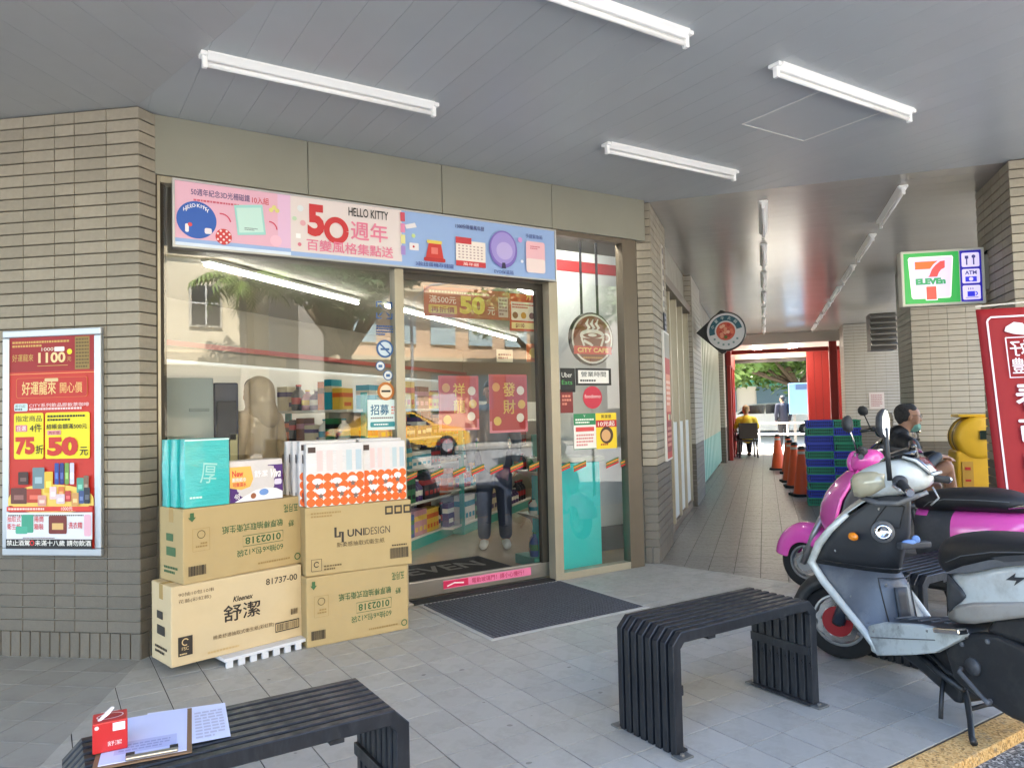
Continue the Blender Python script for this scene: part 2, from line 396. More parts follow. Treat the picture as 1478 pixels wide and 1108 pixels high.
FL = [hp(pL0, ML, (-4, 2)), hp((L0.x+LN.x*3.6, L0.y+LN.y*3.6), (LD.x, LD.y), pL0), hp((L0.x-LN.x*.02, L0.y-LN.y*.02), (LD.x, LD.y), (L0.x+LN.x, L0.y+LN.y)), (0, 1, -YK)]
ql = lambda a, b: (lw(a, b).x, lw(a, b).y)
tile_floor('side_floor', 'grey floor tiles below the framed poster wall', FL, (L0.x, L0.y), LA, 0.2, ((-12, 32), (-20, 22)), M('floor_tile_side', (146, 146, 143), 0.5, var=0.08, vs_=9, rand=0.05, dirt=(96, 94, 90), dirt_amt=0.5, ds=4), 200,
           poly=[pL0, ql(6, -.02), ql(6, 3.6), (-5.0, YK), (L0.x+ML[0]*3.2, YK)])
k = MB().box((2.5, YK-0.062, -0.03), (13.0, 0.12, 0.05)).build('kerb', m_yel, bevel=.004); tag(k, 'worn yellow painted strip between tiles and asphalt', 'kerb', kind='structure')

# ---- ceilings
def strips(name, label, planes, org, ang, pitch, rng, L, mat, poly):
    base = MB().prism(poly, H+0.012, H+0.05).build(name, m_gap); tag(base, label, 'ceiling', kind='structure')
    ca, sa = math.cos(R_(ang)), math.sin(R_(ang))
    for i in range(*rng):
        x0, x1 = i*pitch+.0005, (i+1)*pitch-.0005
        c = clip([(org[0]+x*ca-y*sa, org[1]+x*sa+y*ca) for x, y in ((x0, -L), (x1, -L), (x1, L), (x0, L))], planes)
        if c: o = MB().prism(c, H, H+0.012).build('ceiling_strip', mat, bevel=.0008, seg=1); o.parent = base
    return base
CMID = [hp(pL0, (-LN.x*0.35+0.0, -1.0), mid), (0, 1, 1.75), (0, -1, YF+.15), hp(pR0, (N2.x, N2.y), mid)]
s0 = pl(211, 162, (0, YF), 0).x; s1 = pl(343, 186, (0, YF), 0).x; pit = (s1-s0)/3
strips('ceiling', 'grey metal strip ceiling over the shop entrance', CMID, (s0, 0), 0, pit, (-30, 60), 9, m_ceil,
       [(-6, -1.75), (5.64, -1.75), (P1.x, P1.y+.1), (L0.x, YF+.15), (L0.x-.05, 1.5)])
CCOR = [hp(pR0, (N2.x, N2.y), (8, 4)), (-N2.x, -N2.y, N2.x*P1.x+N2.y*P1.y+3.75), (N2.x, N2.y, -(N2.x*P1.x+N2.y*P1.y)+0.35), (-E2.x, -E2.y, E2.x*P1.x+E2.y*P1.y+12.95)]
strips('corridor_ceiling', 'glossy beige strip ceiling down the walkway', CCOR, (P1.x, P1.y), ANG, 0.2, (0, 66), 9, m_ceil2, [q(0, -.35), q(0, 3.75), q(12.95, 3.75), q(12.95, -.35)])
CL = [hp(pL0, (0.0, -1.0), (-6, 1)), hp((L0.x-LN.x*.1, L0.y-LN.y*.1), (LD.x, LD.y), (L0.x+LN.x, L0.y+LN.y)), (0, 1, 1.75)]
CL[0] = hp(pL0, (-LN.x*0.35, -1.0), (-6, 1))
strips('side_ceiling', 'grey metal strip ceiling above the poster wall', CL, (L0.x, L0.y), LA, 0.2, (-24, 40), 9, M('ceiling_strip_side', (178, 181, 182), 0.4, var=0.03, rand=0.02), [(L0.x, L0.y+.05), ql(8, -.1), ql(8, 5), (-4.0, -1.75), (-2.0, -1.75)])

# ---- the storeys above the arcade (shade the pavement and the road)
up = MB().prism([(-7.5, -1.75), (5.7, -1.75), q(1.0, 3.8), q(15.0, 3.8), q(15.0, -12), q(3, -16), (-12, 14), (-14, 4)], H+0.06, 7.4)
bo = up.build('building', M('upper_wall', (196, 188, 172), 0.8, var=.05)); tag(bo, 'upper storeys of the corner building above the arcade', 'building')

# ---- brick-tiled pillars and walls: every tile is a piece
CP = 0.068
def brick_face(parent, o, u, out, cols, z1=H-0.002, zdark=0.835, zsk=0.142, th=0.012, joined=False, skirt=True, skw=0.0625):
    """o: base corner, u: unit direction along the face, out: outward normal, cols: list of tile widths along u"""
    o, u, out = Vector(o), Vector(u).normalized(), Vector(out).normalized(); J = MB(); J2 = MB()
    def piece(x0, x1, za, zb, dark):
        if joined:
            b = J2 if dark else J
            b.obox(o+u*x0+Vector((0, 0, za)), u*(x1-x0), Vector((0, 0, zb-za)), out*th, 0); return
        b = MB(); w, h_ = x1-x0, zb-za; e = .0022
        b.rings([[(0, 0, 0), (w, 0, 0), (w, h_, 0), (0, h_, 0)], [(0, 0, th-e), (w, 0, th-e), (w, h_, th-e), (0, h_, th-e)], [(e, e, th), (w-e, e, th), (w-e, h_-e, th), (e, h_-e, th)]])
        key = ('bk', round(w, 4), round(h_, 4), dark)
        if key not in TXT: TXT[key] = b.mesh('wall_tile', m_brick_d if dark else m_brick)
        ob = bpy.data.objects.new('wall_tile', TXT[key]); COL.objects.link(ob)
        F = frame(o+u*x0+Vector((0, 0, za))+out*rnd.uniform(-.0012, .0006), u, Vector((0, 0, 1)))
        if F.to_3x3().col[2].dot(out) < 0:   # mirrored frame: start from the other end
            F = frame(o+u*x1+Vector((0, 0, za)), -u, Vector((0, 0, 1)))
        ob.matrix_world = F; adopt(ob, parent)
    tot = sum(cols)
    z = zsk if skirt else 0.0
    if skirt:
        nn = max(1, round(tot/skw)); wd = tot/nn
        for i in range(nn): piece(i*wd+.003, (i+1)*wd-.003, 0.0, zsk-.004, True)
    n = round((z1-z)/CP); cp = (z1-z)/n
    for r in range(n):
        za, zb = z+r*cp, z+(r+1)*cp-.0065; x = 0
        for w in cols: piece(x+.0015, x+w-.0015, za, zb, za < zdark-.02); x += w
    if joined:
        for b, m in ((J, M('wall_tile_pale', (170, 166, 156), 0.6, var=0.06, vs_=6)), (J2, m_brick_d)):
            if b.f: ob = b.build('wall_tiles', m); adopt(ob, parent); tag(ob, kind='stuff')
def core(parent, poly, zdark=0.835, z1=H):
    a = MB().prism(poly, zdark-.02, z1).build('mortar_upper', m_joint); adopt(a, parent)
    a = MB().prism(poly, 0, zdark-.02).build('mortar_lower', m_joint_l); adopt(a, parent)
W = [.2, .2, .125, .2, .2, .2, .2]
# left wall
t = thing('tiled_wall', 'beige brick-tile wall with grey lower band carrying the framed poster', 'wall', L0)
side = Vector((math.cos(R_(40)), math.sin(R_(40)), 0))
i0 = L0-LN*.012; sd = Vector((side.y, -side.x, 0))
c0 = L0-LN*.012-sd*.012
core(t, [(p.x, p.y) for p in (c0+LD*.0, c0+LD*1.6, c0+LD*1.6-LN*.3, c0+side*.125-LN*.1, c0+side*.125)])
brick_face(t, L0-LN*.012, LD, LN, W[:5])
brick_face(t, L0-sd*.012, side, sd, [.128], skw=.064)
# pillar between shop front and walkway
t = thing('tiled_pillar', 'beige brick-tile pillar at the corner of the shop front and walkway', 'pillar', P1)
pf = Vector((math.cos(R_(139)), math.sin(R_(139)), 0)); pn = Vector((-.656, -.755, 0))
c1 = P1-N2*.012-pn*.012
core(t, [(p.x, p.y) for p in (c1, c1+E2*.985, c1+E2*.985-N2*.22, c1+pf*.10-N2*.1+E2*.2, c1+pf*.122)])
brick_face(t, P1-pn*.012, pf, pn, [.125], skw=.0625)
brick_face(t, P1-N2*.012, E2, N2, [.2, .2, .2, .2, .185])
# second pillar of the walkway
def far_pillar(name, label, a, w, b=0.0, d=0.16, front=True):
    o = cw(a, b); t = thing(name, label, 'pillar', o); ff = -N2
    k0 = o-N2*.012+E2*.012
    core(t, [(p.x, p.y) for p in (k0, k0+E2*(w-.012), k0+E2*(w-.012)-N2*d, k0-N2*d)])
    brick_face(t, o+E2*.012, ff, -E2, [d], joined=True)
    n = max(1, round(w/.2)); brick_face(t, o-N2*.012, E2, N2, [w/n]*n, joined=True)
    return t
far_pillar('tiled_pillar', 'beige brick-tile pillar under the round projecting sign', 3.75, 1.35)
far_pillar('tiled_pillar', 'narrow brick-tile pillar beside the red shop at the end of the walkway', 11.6, 0.75)
# street-side columns
def column(label, a, b, w, d, joined):
    o = cw(a, b); t = thing('tiled_column', label, 'column', o)
    k = [o+E2*.012+N2*.012, o+E2*(w-.012)+N2*.012, o+E2*(w-.012)+N2*(d-.012), o+E2*.012+N2*(d-.012)]
    core(t, [(p.x, p.y) for p in k])
    n = round(w/.2); brick_face(t, o+N2*.012, E2, -N2, [w/n]*n, joined=joined)
    n = round(d/.2); brick_face(t, o+E2*.012, N2, -E2, [d/n]*n, joined=joined)
    return t
column('beige brick-tile column holding the lit shop sign', -0.06, 2.63, 0.9, 0.8, False)
column('pale brick-tile column behind the seated man', 3.95, 2.63, 1.0, 1.0, True)
column('brick-tile column with a paper notice beside the red posts', 11.6, 2.58, 0.9, 1.25, True)
# ================================================================== SHOP FRONT
m_fascia = M('fascia_panel', (140, 139, 126), 0.4, metal=0.1, var=0.05, vs_=2.5, rvar=.08)
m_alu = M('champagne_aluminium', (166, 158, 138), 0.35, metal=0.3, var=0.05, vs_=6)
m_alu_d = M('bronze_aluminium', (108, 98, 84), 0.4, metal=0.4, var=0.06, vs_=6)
m_steel = M('brushed_steel', (168, 164, 158), 0.32, metal=0.8, var=0.06, vs_=20, stretch=(1, 1, 12))
m_black = M('black_plastic', (22, 22, 24), 0.5, var=.1)
m_rub = M('black_rubber', (26, 27, 29), 0.85, var=.12, vs_=30, bump=.2)
m_white = M('white_paint', (214, 214, 210), 0.45, var=0.03)
m_glass = glass_mat('shop_glass', (0.92, 0.95, 0.94), 1.5, 2.0)
X = lambda x, y, yy=YW: pl(x, y, (0, yy), 0).x
Z = lambda x, y, yy=YW: pl(x, y, (0, yy), 0).z
zf0, zf1 = pl(445, 281, (0, YF), 0).z, H-.001
ZH = zf0+0.012                                  # top of the glazing
xl, xr = X(219, 600), X(922, 600)
sf = thing('shop_front', 'glazed shop front with champagne metal frames under a beige metal fascia', 'shop front', (0.8, YW, 0))
jx = [X(206, 200, YF)+.004, X(444.5, 240, YF), X(638, 270, YF), X(796.5, 300, YF), X(927, 320, YF)+.03]
for a, b in zip(jx[:-1], jx[1:]):
    adopt(MB().box(((a+b)/2, YF+.02, (zf0+zf1)/2), (b-a-.004, .04, zf1-zf0)).build('fascia_panel', m_fascia, bevel=.003), sf)
adopt(MB().box(((jx[0]+jx[-1])/2, YF+.085, (zf0+zf1)/2+.01), (jx[-1]-jx[0]-.02, .08, zf1-zf0-.03)).build('fascia_backing', m_alu_d), sf)
# frame members
xm0, xm1 = X(573, 600), X(586, 600)              # mullion left of door
xp0, xp1 = X(797, 600), X(809, 600)              # post right of door
zs = 0.07
def bar(name, x0, x1, y0, y1, z0, z1, m, bev=.003): return adopt(MB().box(((x0+x1)/2, (y0+y1)/2, (z0+z1)/2), (x1-x0, y1-y0, z1-z0)).build(name, m, bevel=bev), sf)
bar('frame_post', xl, X(233, 600), YW, YW+.09, 0, ZH, m_alu)
bar('frame_post', xm0, xm1, YW, YW+.09, 0, ZH, m_alu)
bar('frame_post', xp0, xp1, YW, YW+.09, 0, ZH, m_alu)
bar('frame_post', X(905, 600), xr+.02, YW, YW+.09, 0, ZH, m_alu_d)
xw0, xs1 = X(233, 600), X(905, 600)
bar('frame_rail', xw0, xm0, YW+.002, YW+.088, 0, zs, m_alu)
bar('frame_rail', xp1, xs1, YW+.002, YW+.088, 0, .055, m_alu)
bar('frame_rail', xw0, xm0, YW+.002, YW+.088, ZH-.05, ZH, m_alu)
bar('frame_rail', xm1, xp0, YW+.002, YW+.088, ZH-.05, ZH, m_alu)
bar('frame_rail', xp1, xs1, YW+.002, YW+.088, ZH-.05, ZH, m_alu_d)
def pane(name, x0, x1, z0, z1, y, parent=sf):
    o = MB().box(((x0+x1)/2, y, (z0+z1)/2), (x1-x0, .0, z1-z0)); o = MB().quad((x0, y, z0), (x1, y, z0), (x1, y, z1), (x0, y, z1)).build(name, m_glass)
    return adopt(o, parent)
pane('window_pane', xw0, xm0, zs, ZH-.05, YG)
pane('window_pane', xp1, xs1, .055, ZH-.05, YG)
# door header, transom and the sliding door behind the frame plane
zd = Z(690, 398)
bar('door_header', xm1, xp0, YW+.03, YW+.17, zd, zd+.17, m_alu)
bar('threshold', xm1-.2, xp0, YW+.02, YD+.1, 0.0, .012, m_steel)
pane('transom_pane', xm1, xp0, zd+.17, ZH-.05, YG)
dx0, dx1 = xm1-.02, xp0+.03
dr = adopt(MB().box(((dx0+dx1)/2, YD, .075), (dx1-dx0, .04, .11)).build('sliding_door', m_steel, bevel=.003), sf)
for nm, b in (('door_stile', MB().box((dx1-.035, YD, (zd+.13)/2), (.07, .045, zd-.13))), ('door_stile', MB().box((dx0+.02, YD, (zd+.13)/2), (.04, .045, zd-.13))), ('door_top_rail', MB().box(((dx0+dx1)/2, YD, zd-.02), (dx1-dx0, .041, .05)))):
    o = b.build(nm, M('dark_bronze', (74, 70, 64), .4, metal=.4)); o.parent = dr
o = MB().quad((dx0+.04, YD, .13), (dx1-.07, YD, .13), (dx1-.07, YD, zd), (dx0+.04, YD, zd)).build('door_pane', m_glass); o.parent = dr
# ---- lit-looking promotion sign under the fascia
YS = 1.635
sx0, sx1 = X(252.8, 300, YS), X(801, 360, YS); sz0, sz1 = Z(252.8, 361, YS)+.03, Z(252.8, 259, YS)
sg = thing('sign_box', 'long pink and blue promotion sign box above the shop door', 'sign', ((sx0+sx1)/2, YS, sz0))
SW, SH = sx1-sx0, sz1-sz0
adopt(MB().box(((sx0+sx1)/2, YS+.045, (sz0+sz1)/2), (SW+.02, .07, SH+.02)).build('sign_housing', M('sign_housing', (120, 118, 116), .4, metal=.6), bevel=.004), sg)
P = Print()
pk, pk2, cream, sky_, red, rose, navy = (228, 178, 196), (236, 196, 204), (226, 214, 210), (150, 178, 222), (200, 52, 56), (226, 130, 156), (56, 52, 110)
a = SW*.247; b_ = SW*.526
P.rect(0, 0, SW, SH, sky_); P.rect(0, SH*.12, a, SH*.88, pk); P.rect(a, SH*.08, b_-a, SH*.92, cream)
P.rect(0, 0, a, SH*.06, (214, 226, 240)); P.rect(a*.88, SH*.12, a*.12, SH*.88, (226, 186, 214))
P.text('50週年紀念3D光柵磁鐵', a*.13, SH*.80, SH*.11, navy, w=a*.50, bold=.012); P.text('10入組', a*.65, SH*.79, SH*.11, red, w=a*.15, bold=.012)
P.lines(a*.15, SH*.70, a*.62, SH*.055, 1, (206, 96, 116), 3)
P.disc(a*.175, SH*.42, a*.165, (44, 92, 176), ry=a*.165, n=40)
P.z += P.step
for k_, ch in enumerate('HELLO KITTY'):
    th = R_(140-k_*9.6)
    if ch != ' ': P.text(ch, a*.175+a*.125*math.cos(th), SH*.40+a*.125*math.sin(th), SH*.055, (240, 240, 240), al='C', bold=.02, up=False)
P.rect(a*.08, SH*.22, a*.03, SH*.13, (238, 232, 232), r=.008); P.rect(a*.24, SH*.22, a*.06, SH*.09, (238, 226, 228), r=.01); P.disc(a*.12, SH*.34, .012, (210, 70, 70))
P.disc(a*.40, SH*.20, a*.07, (204, 60, 60), ry=SH*.125)
P.z += P.step
for i in range(5):
    for j in range(5):
        if (i+j) % 2 and math.hypot(i-2, j-2) < 2.6: P.disc(a*.40+(i-2)*a*.025, SH*.20+(j-2)*SH*.045, a*.010, (238, 220, 220), n=8, up=False)
P.arc(a*.38, SH*.42, a*.08, 10, 100, .008, (206, 70, 96)); P.arc(a*.80, SH*.40, a*.07, 0, 90, .008, (206, 70, 96))
P.poly([(a*.49, SH*.72), (a*.74, SH*.78), (a*.77, SH*.30), (a*.52, SH*.25)], (158, 214, 206)); P.poly([(a*.51, SH*.68), (a*.725, SH*.73), (a*.75, SH*.34), (a*.535, SH*.29)], (196, 228, 218))
P.lines(a*.58, SH*.34, a*.12, SH*.05, 2, (120, 140, 140), 5)
for dx in (.0, .018, .036): P.disc(a*.82+dx, SH*.76-abs(dx-.018), .014, (222, 214, 130), n=10)
P.disc(a*.86, SH*.22, .035, (240, 190, 206))
# middle block
u0 = a; wB = b_-a
P.text('5', u0+wB*.14, SH*.36, SH*.54, red, w=wB*.145, bold=.05)
P.arc(u0+wB*.39, SH*.50, wB*.085, 0, 360, wB*.05, red, ry=SH*.18, n=30)
P.text('HELLO KITTY', u0+wB*.50, SH*.78, SH*.15, (34, 30, 34), w=wB*.37, bold=.012)
P.text('週年', u0+wB*.52, SH*.38, SH*.32, rose, w=wB*.34, bold=.03)
P.text('百變風格集點送', u0+wB*.13, SH*.12, SH*.19, rose, w=wB*.78, bold=.03)
P.disc(u0+wB*.08, SH*.80, .02, (222, 226, 226)); P.disc(u0+wB*.10, SH*.56, .018, (226, 170, 176)); P.disc(u0+wB*.03, SH*.62, .014, (190, 214, 180)); P.rect(u0+wB*.04, SH*.3, .03, .03, (240, 240, 238)); P.disc(u0+wB*.07, SH*.2, .012, (214, 120, 140))
for i, c in enumerate(((204, 80, 96), (226, 140, 176), (226, 220, 150), (168, 140, 206))): P.rect(b_-.01, SH*(.80-i*.2), SW*.012, SH*.16, c)
# right block
w = SW-b_; R0 = b_-w*.035
P.poly([(R0+w*.17, SH*.18), (R0+w*.28, SH*.18), (R0+w*.265, SH*.46), (R0+w*.19, SH*.46)], (200, 58, 50)); P.rect(R0+w*.205, SH*.27, w*.04, SH*.12, (226, 120, 110)); P.rect(R0+w*.16, SH*.13, w*.13, SH*.07, (184, 44, 44), r=.01)
P.rect(R0+w*.18, SH*.46, w*.09, SH*.06, (224, 200, 90), r=.006)
P.poly([(R0+w*.05, SH*.74), (R0+w*.11, SH*.80), (R0+w*.12, SH*.72), (R0+w*.06, SH*.67)], (230, 226, 228)); P.rect(R0+w*.075, SH*.30, w*.055, SH*.13, (236, 228, 228), r=.006); P.disc(R0+w*.10, SH*.365, .008, red)
P.disc(R0+w*.10, SH*.56, .014, (206, 226, 150))
P.text('1500份限量萬年曆', R0+w*.355, SH*.80, SH*.085, navy, w=w*.185, bold=.01)
P.text('3款扭蛋機存錢罐', R0+w*.11, SH*.03, SH*.08, (66, 84, 150), w=w*.23, bold=.01)
P.rect(R0+w*.355, SH*.16, w*.19, SH*.42, (238, 226, 216)); P.rect(R0+w*.355, SH*.52, w*.10, SH*.12, (200, 60, 66)); P.rect(R0+w*.355, SH*.10, w*.19, SH*.10, (200, 60, 66))
P.z += P.step
for i in range(7):
    for j in range(5): P.rect(R0+w*(.37+i*.024), SH*(.25+j*.055), w*.012, SH*.022, (176, 150, 150), up=False)
P.text('萬年曆', R0+w*.40, SH*.115, SH*.06, (244, 226, 220), w=w*.10)
P.disc(R0+w*.665, SH*.50, w*.094, (124, 104, 186), ry=SH*.36, n=36); P.disc(R0+w*.665, SH*.52, w*.082, (160, 146, 212), ry=SH*.31, n=36); P.disc(R0+w*.672, SH*.47, w*.055, (186, 172, 222), ry=SH*.17); P.poly([(R0+w*.65, SH*.13), (R0+w*.68, SH*.13), (R0+w*.675, SH*.24), (R0+w*.655, SH*.24)], (46, 40, 70))
P.text('EVO保溫箱', R0+w*.60, SH*.02, SH*.08, (66, 84, 150), w=w*.13, bold=.01)
P.text('手提緊急箱', R0+w*.82, SH*.78, SH*.08, (66, 84, 150), w=w*.12, bold=.01)
P.rect(R0+w*.82, SH*.10, w*.135, SH*.62, (236, 186, 194), r=.02); P.lines(R0+w*.85, SH*.56, w*.07, SH*.08, 2, (206, 110, 126), 9); P.rect(R0+w*.82, SH*.10, w*.135, SH*.28, (238, 218, 214), r=.02)
P.disc(R0+w*.78, SH*.72, .02, (206, 150, 206)); P.disc(R0+w*.79, SH*.3, .012, (226, 230, 240))
P.build('printed_face', (sx0, YS+.008, sz0), (1, 0, 0), (0, 0, 1), sg)
b = MB()
for z in (sz0-.004, sz1+.004): b.box(((sx0+sx1)/2, YS+.008, z), (SW+.03, .018, .012))
for x in (sx0-.008, sx1+.008): b.box((x, YS+.0078, (sz0+sz1)/2), (.014, .017, SH))
adopt(b.build('sign_trim', M('sign_trim', (186, 186, 184), .35, metal=.5), bevel=.002), sg)

# ================================================================== SHOP INTERIOR
ZI = 2.86
# plan of the shop
IN = [(-1.0, YG+.06), (2.80, YG+.06), q(1.0, -.12), q(11.1, -.12), q(11.1, -6.4), q(-3.85, -6.4), (lw(3.96, -.1).x, lw(3.96, -.1).y), (lw(.2, -.1).x, lw(.2, -.1).y)]
tag(MB().prism(IN, -.11, .004).build('shop_floor', M('shop_floor', (176, 160, 138), 0.12, var=.06, vs_=3, rvar=.04)), 'polished beige floor inside the shop', 'floor', kind='structure')
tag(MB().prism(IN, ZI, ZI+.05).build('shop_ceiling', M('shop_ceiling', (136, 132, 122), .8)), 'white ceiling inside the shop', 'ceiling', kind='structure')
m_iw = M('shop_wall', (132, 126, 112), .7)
def iwall(name, p, q, z0=0, z1=ZI, m=m_iw, th=.08):
    p, q = Vector((*p, 0)), Vector((*q, 0)); u = q-p; n = Vector((-u.y, u.x, 0)).normalized()*th
    return tag(MB().obox(p+Vector((0, 0, z0)), u, n, Vector((0, 0, z1-z0)), 0).build(name, m), 'white wall inside the shop', 'wall', kind='structure')
bw0, bw1 = cw(-3.8, -6.3), cw(11.0, -6.3)
iwall('shop_wall', (bw1.x, bw1.y), (bw0.x, bw0.y), th=-.08); iwall('shop_wall', ql(4.2, -.16), ql(.13, -.16), th=.05)
ew0, ew1 = cw(11.0, -6.3), cw(11.0, -.12); iwall('shop_wall', (ew0.x, ew0.y), (ew1.x, ew1.y))
for nm, z, c in (('wall_stripe', 2.24, (150, 44, 40)),):
    tag(MB().obox(bw0+N2*.082+Vector((0, 0, z)), E2*15, N2*.01, Vector((0, 0, .07)), 0).build(nm, M('stripe%d' % int(z*100), c, .5)), 'coloured stripe along the back wall of the shop', 'wall', kind='structure')
# lit ceiling tubes
m_tube = M('lit_tube', (255, 250, 240), .5, emit=6.5)
m_tube_fill = M('lit_tube_front', (255, 250, 240), .5, emit=16.0)
def shop_tube(p, q, i):
    p, q = Vector(p), Vector(q)
    t = thing('ceiling_light', ['lit strip light over the shop window shelves', 'long lit strip light over the back of the shop aisles', 'lit strip light behind the door of the shop', 'lit strip light along the walkway windows inside', 'short lit strip light at the top of the side window'][i], 'light', (p+q)/2, group='strip lights inside the shop')
    u = (q-p).normalized(); n = Vector((-u.y, u.x, 0))
    adopt(MB().obox(p-n*.05+Vector((0, 0, .03)), q-p, n*.1, Vector((0, 0, .035)), 0).build('batten', m_white, bevel=.004), t)
    adopt(MB().tube([p, q], .016, 8).build('tube', m_tube_fill if i == 4 else m_tube, smooth=True), t)
for k_, (a0, a1, nn) in enumerate(((-.55, 2.3, -4.2), (2.7, 8.3, -4.0), (1.2, 5.2, -1.9), (5.6, 10.4, -1.7))):
    shop_tube(cw(a0, nn, ZI-.07), cw(a1, nn, ZI-.07), k_)
shop_tube((1.98, 1.87, ZI-.07), (2.56, 1.87, ZI-.07), 4)  # added tube, there to brighten the counter and partition behind the side window
# ================================================================== THINGS INSIDE THE SHOP
m_teal = M('teal_metal', (52, 160, 148), .45); m_cyan = M('cyan_board', (64, 222, 232), .4); m_shelf = M('shelf_white', (206, 204, 196), .4)
PRODC = [(176, 40, 44), (214, 96, 40), (226, 186, 70), (40, 84, 160), (226, 222, 214), (70, 44, 104), (52, 124, 80), (196, 140, 150), (120, 70, 46), (28, 32, 44), (214, 200, 170), (46, 150, 170)]
PM = []
for i, c in enumerate(PRODC):
    c2 = PRODC[(i*5+3) % len(PRODC)]; vs_m = []
    for kind in range(2):
        b = MB()
        if kind == 0:
            b.box((0, 0, .5), (1, 1, 1)); b.m = 1; b.box((0, 0, .68), (1.01, 1.01, .2)); b.box((0, 0, .25), (.7, 1.01, .18))
        else:
            b.lathe([(.46, 0), (.5, .03), (.5, .62), (.3, .78), (.18, .82), (.18, .93)], n=10); b.m = 1; b.lathe([(.2, .93), (.2, 1.0), (.1, 1.0)], n=8); b.lathe([(.505, .25), (.505, .5)], n=10, caps=False)
        vs_m.append(b.mesh('product', [C_(c, .4), C_(c2, .4)], smooth=kind == 1))
    PM.append(vs_m)
def product(p, w, d, h, rz, i, kind, label, group):
    if len([1 for o in COL.objects if o.name.startswith('packaged_product')]) > 295 and kind == 0: kind = 1
    o = bpy.data.objects.new('packaged_product' if kind == 0 else 'bottle', PM[i][kind]); COL.objects.link(o)
    o.location = p; o.rotation_euler = (0, 0, rz); o.scale = (w, d, h); tag(o, label, 'product', group); return o
def gondola(label, a, n, L, W_, Ht, end_label, side_label, seed, levels=(.12, .5, .85, 1.18), endcap=True, sides=(-1,)):
    t = thing('shelf_rack', label, 'shelf', cw(a, n), R_(ANG)); r = random.Random(seed)
    MB().box((L/2, 0, .05), (L, W_, .1)).build('plinth', m_teal, t, bevel=.004); MB().box((L/2, 0, Ht/2), (L-.04, .03, Ht)).build('back_panel', m_shelf, t)
    for y in (-W_/2+.02, W_/2-.02): MB().box((.0, y, Ht/2+.0), (.035, .05, Ht)).build('end_post', m_teal, t, bevel=.004)
    for z in levels:
        MB().box((L/2, 0, z-.015), (L, W_, .022)).build('shelf', m_shelf, t, bevel=.003)
        MB().box((-.135 if endcap else .0, 0, z-.015), (.27 if endcap else .02, W_*.95, .022)).build('shelf', m_shelf, t, bevel=.003)
    ca, sa = math.cos(R_(ANG)), math.sin(R_(ANG)); base = cw(a, n)
    nl = len(levels)
    for li, z in enumerate(levels):
        hh = ((levels[li+1] if li+1 < nl else z+.34)-z)*.78
        def put(x, y, w, d, h, ii, kind, lab, grp): product((base.x+x*ca-y*sa, base.y+x*sa+y*ca, z-.004), w, d, h, R_(ANG), ii, kind, lab, grp)
        if endcap:
            y = -W_/2+.08
            while y < W_/2-.1:
                w = r.uniform(.05, .11); put(-.16, y+w/2, .16, w, hh*r.uniform(.6, 1), r.randrange(12), 1 if r.random() < .3 else 0, end_label, 'goods on the end shelves'); y += w+.008
        for s_ in sides:
            x = .1; ii = r.randrange(12); run = 0
            while x < L-.1 and x < 2.3:
                if run <= 0: ii = r.randrange(12); run = r.randint(2, 4); w = r.uniform(.06, .11); h = hh*r.uniform(.6, 1); kd = 1 if r.random() < .35 else 0
                put(x+w/2, s_*(W_/2-.09), w, .13, h, ii, kd, side_label, 'goods on the aisle shelves'); x += w+.006; run -= 1
g0 = fl(600, 776); g1 = fl(658, 778); d0 = g1-P1
ga, gn = d0.dot(E2), d0.dot(N2)
gondola('teal and white shelf rack facing the shop door', ga+.28, gn-.42, 4.5, .8, 1.45, 'packaged goods on the rack end facing the shop door', 'packaged goods along the aisle side of the door rack', 3)
gondola('second shelf rack deeper in the shop beyond the aisle', ga+3.2, gn+.95, 4.0, .8, 1.45, 'packaged goods on the end of the second rack', 'packaged goods along the side of the second rack', 5)
gondola('low shelf rack behind the left shop window', -.75, -2.75, 3.4, .8, 1.5, 'packaged goods on the rack behind the left window', 'packaged goods along the left window rack', 8, levels=(.12, .45, .78, 1.08, 1.36))
# refrigerated cabinets along the back wall
t = thing('drinks_cooler', 'long open cooler with lit white canopy along the back wall', 'cooler', cw(-3, -6.1), R_(ANG))
MB().box((6, .2, .2), (12, .7, .4)).build('base', m_shelf, t); MB().box((6, -.1, 1.0), (12, .06, 2.0)).build('back_panel', m_shelf, t)
MB().box((6, .15, 1.95), (12, .55, .18)).build('canopy', M('lit_canopy', (206, 210, 210), .5, emit=.04), t, bevel=.01)
for z in (.5, .85, 1.2, 1.55): MB().box((6, .1, z), (12, .42, .02)).build('shelf', m_shelf, t)
r = random.Random(21); gb = MB(); gm = [C_(c, .4) for c in PRODC]
for z in (.51, .86, 1.21, 1.56):
    x = .1
    while x < 11.5:
        w = r.uniform(.09, .16); gb.m = r.randrange(12); h_ = r.uniform(.18, .28); gb.box((x+w/2, .24, z+h_/2), (w, .12, h_)); gb.m = r.randrange(12); gb.box((x+w/2, .24, z+h_*.6), (w*1.01, .125, h_*.25)); x += w+.02
tag(gb.build('chilled_goods', gm, t), kind='stuff')
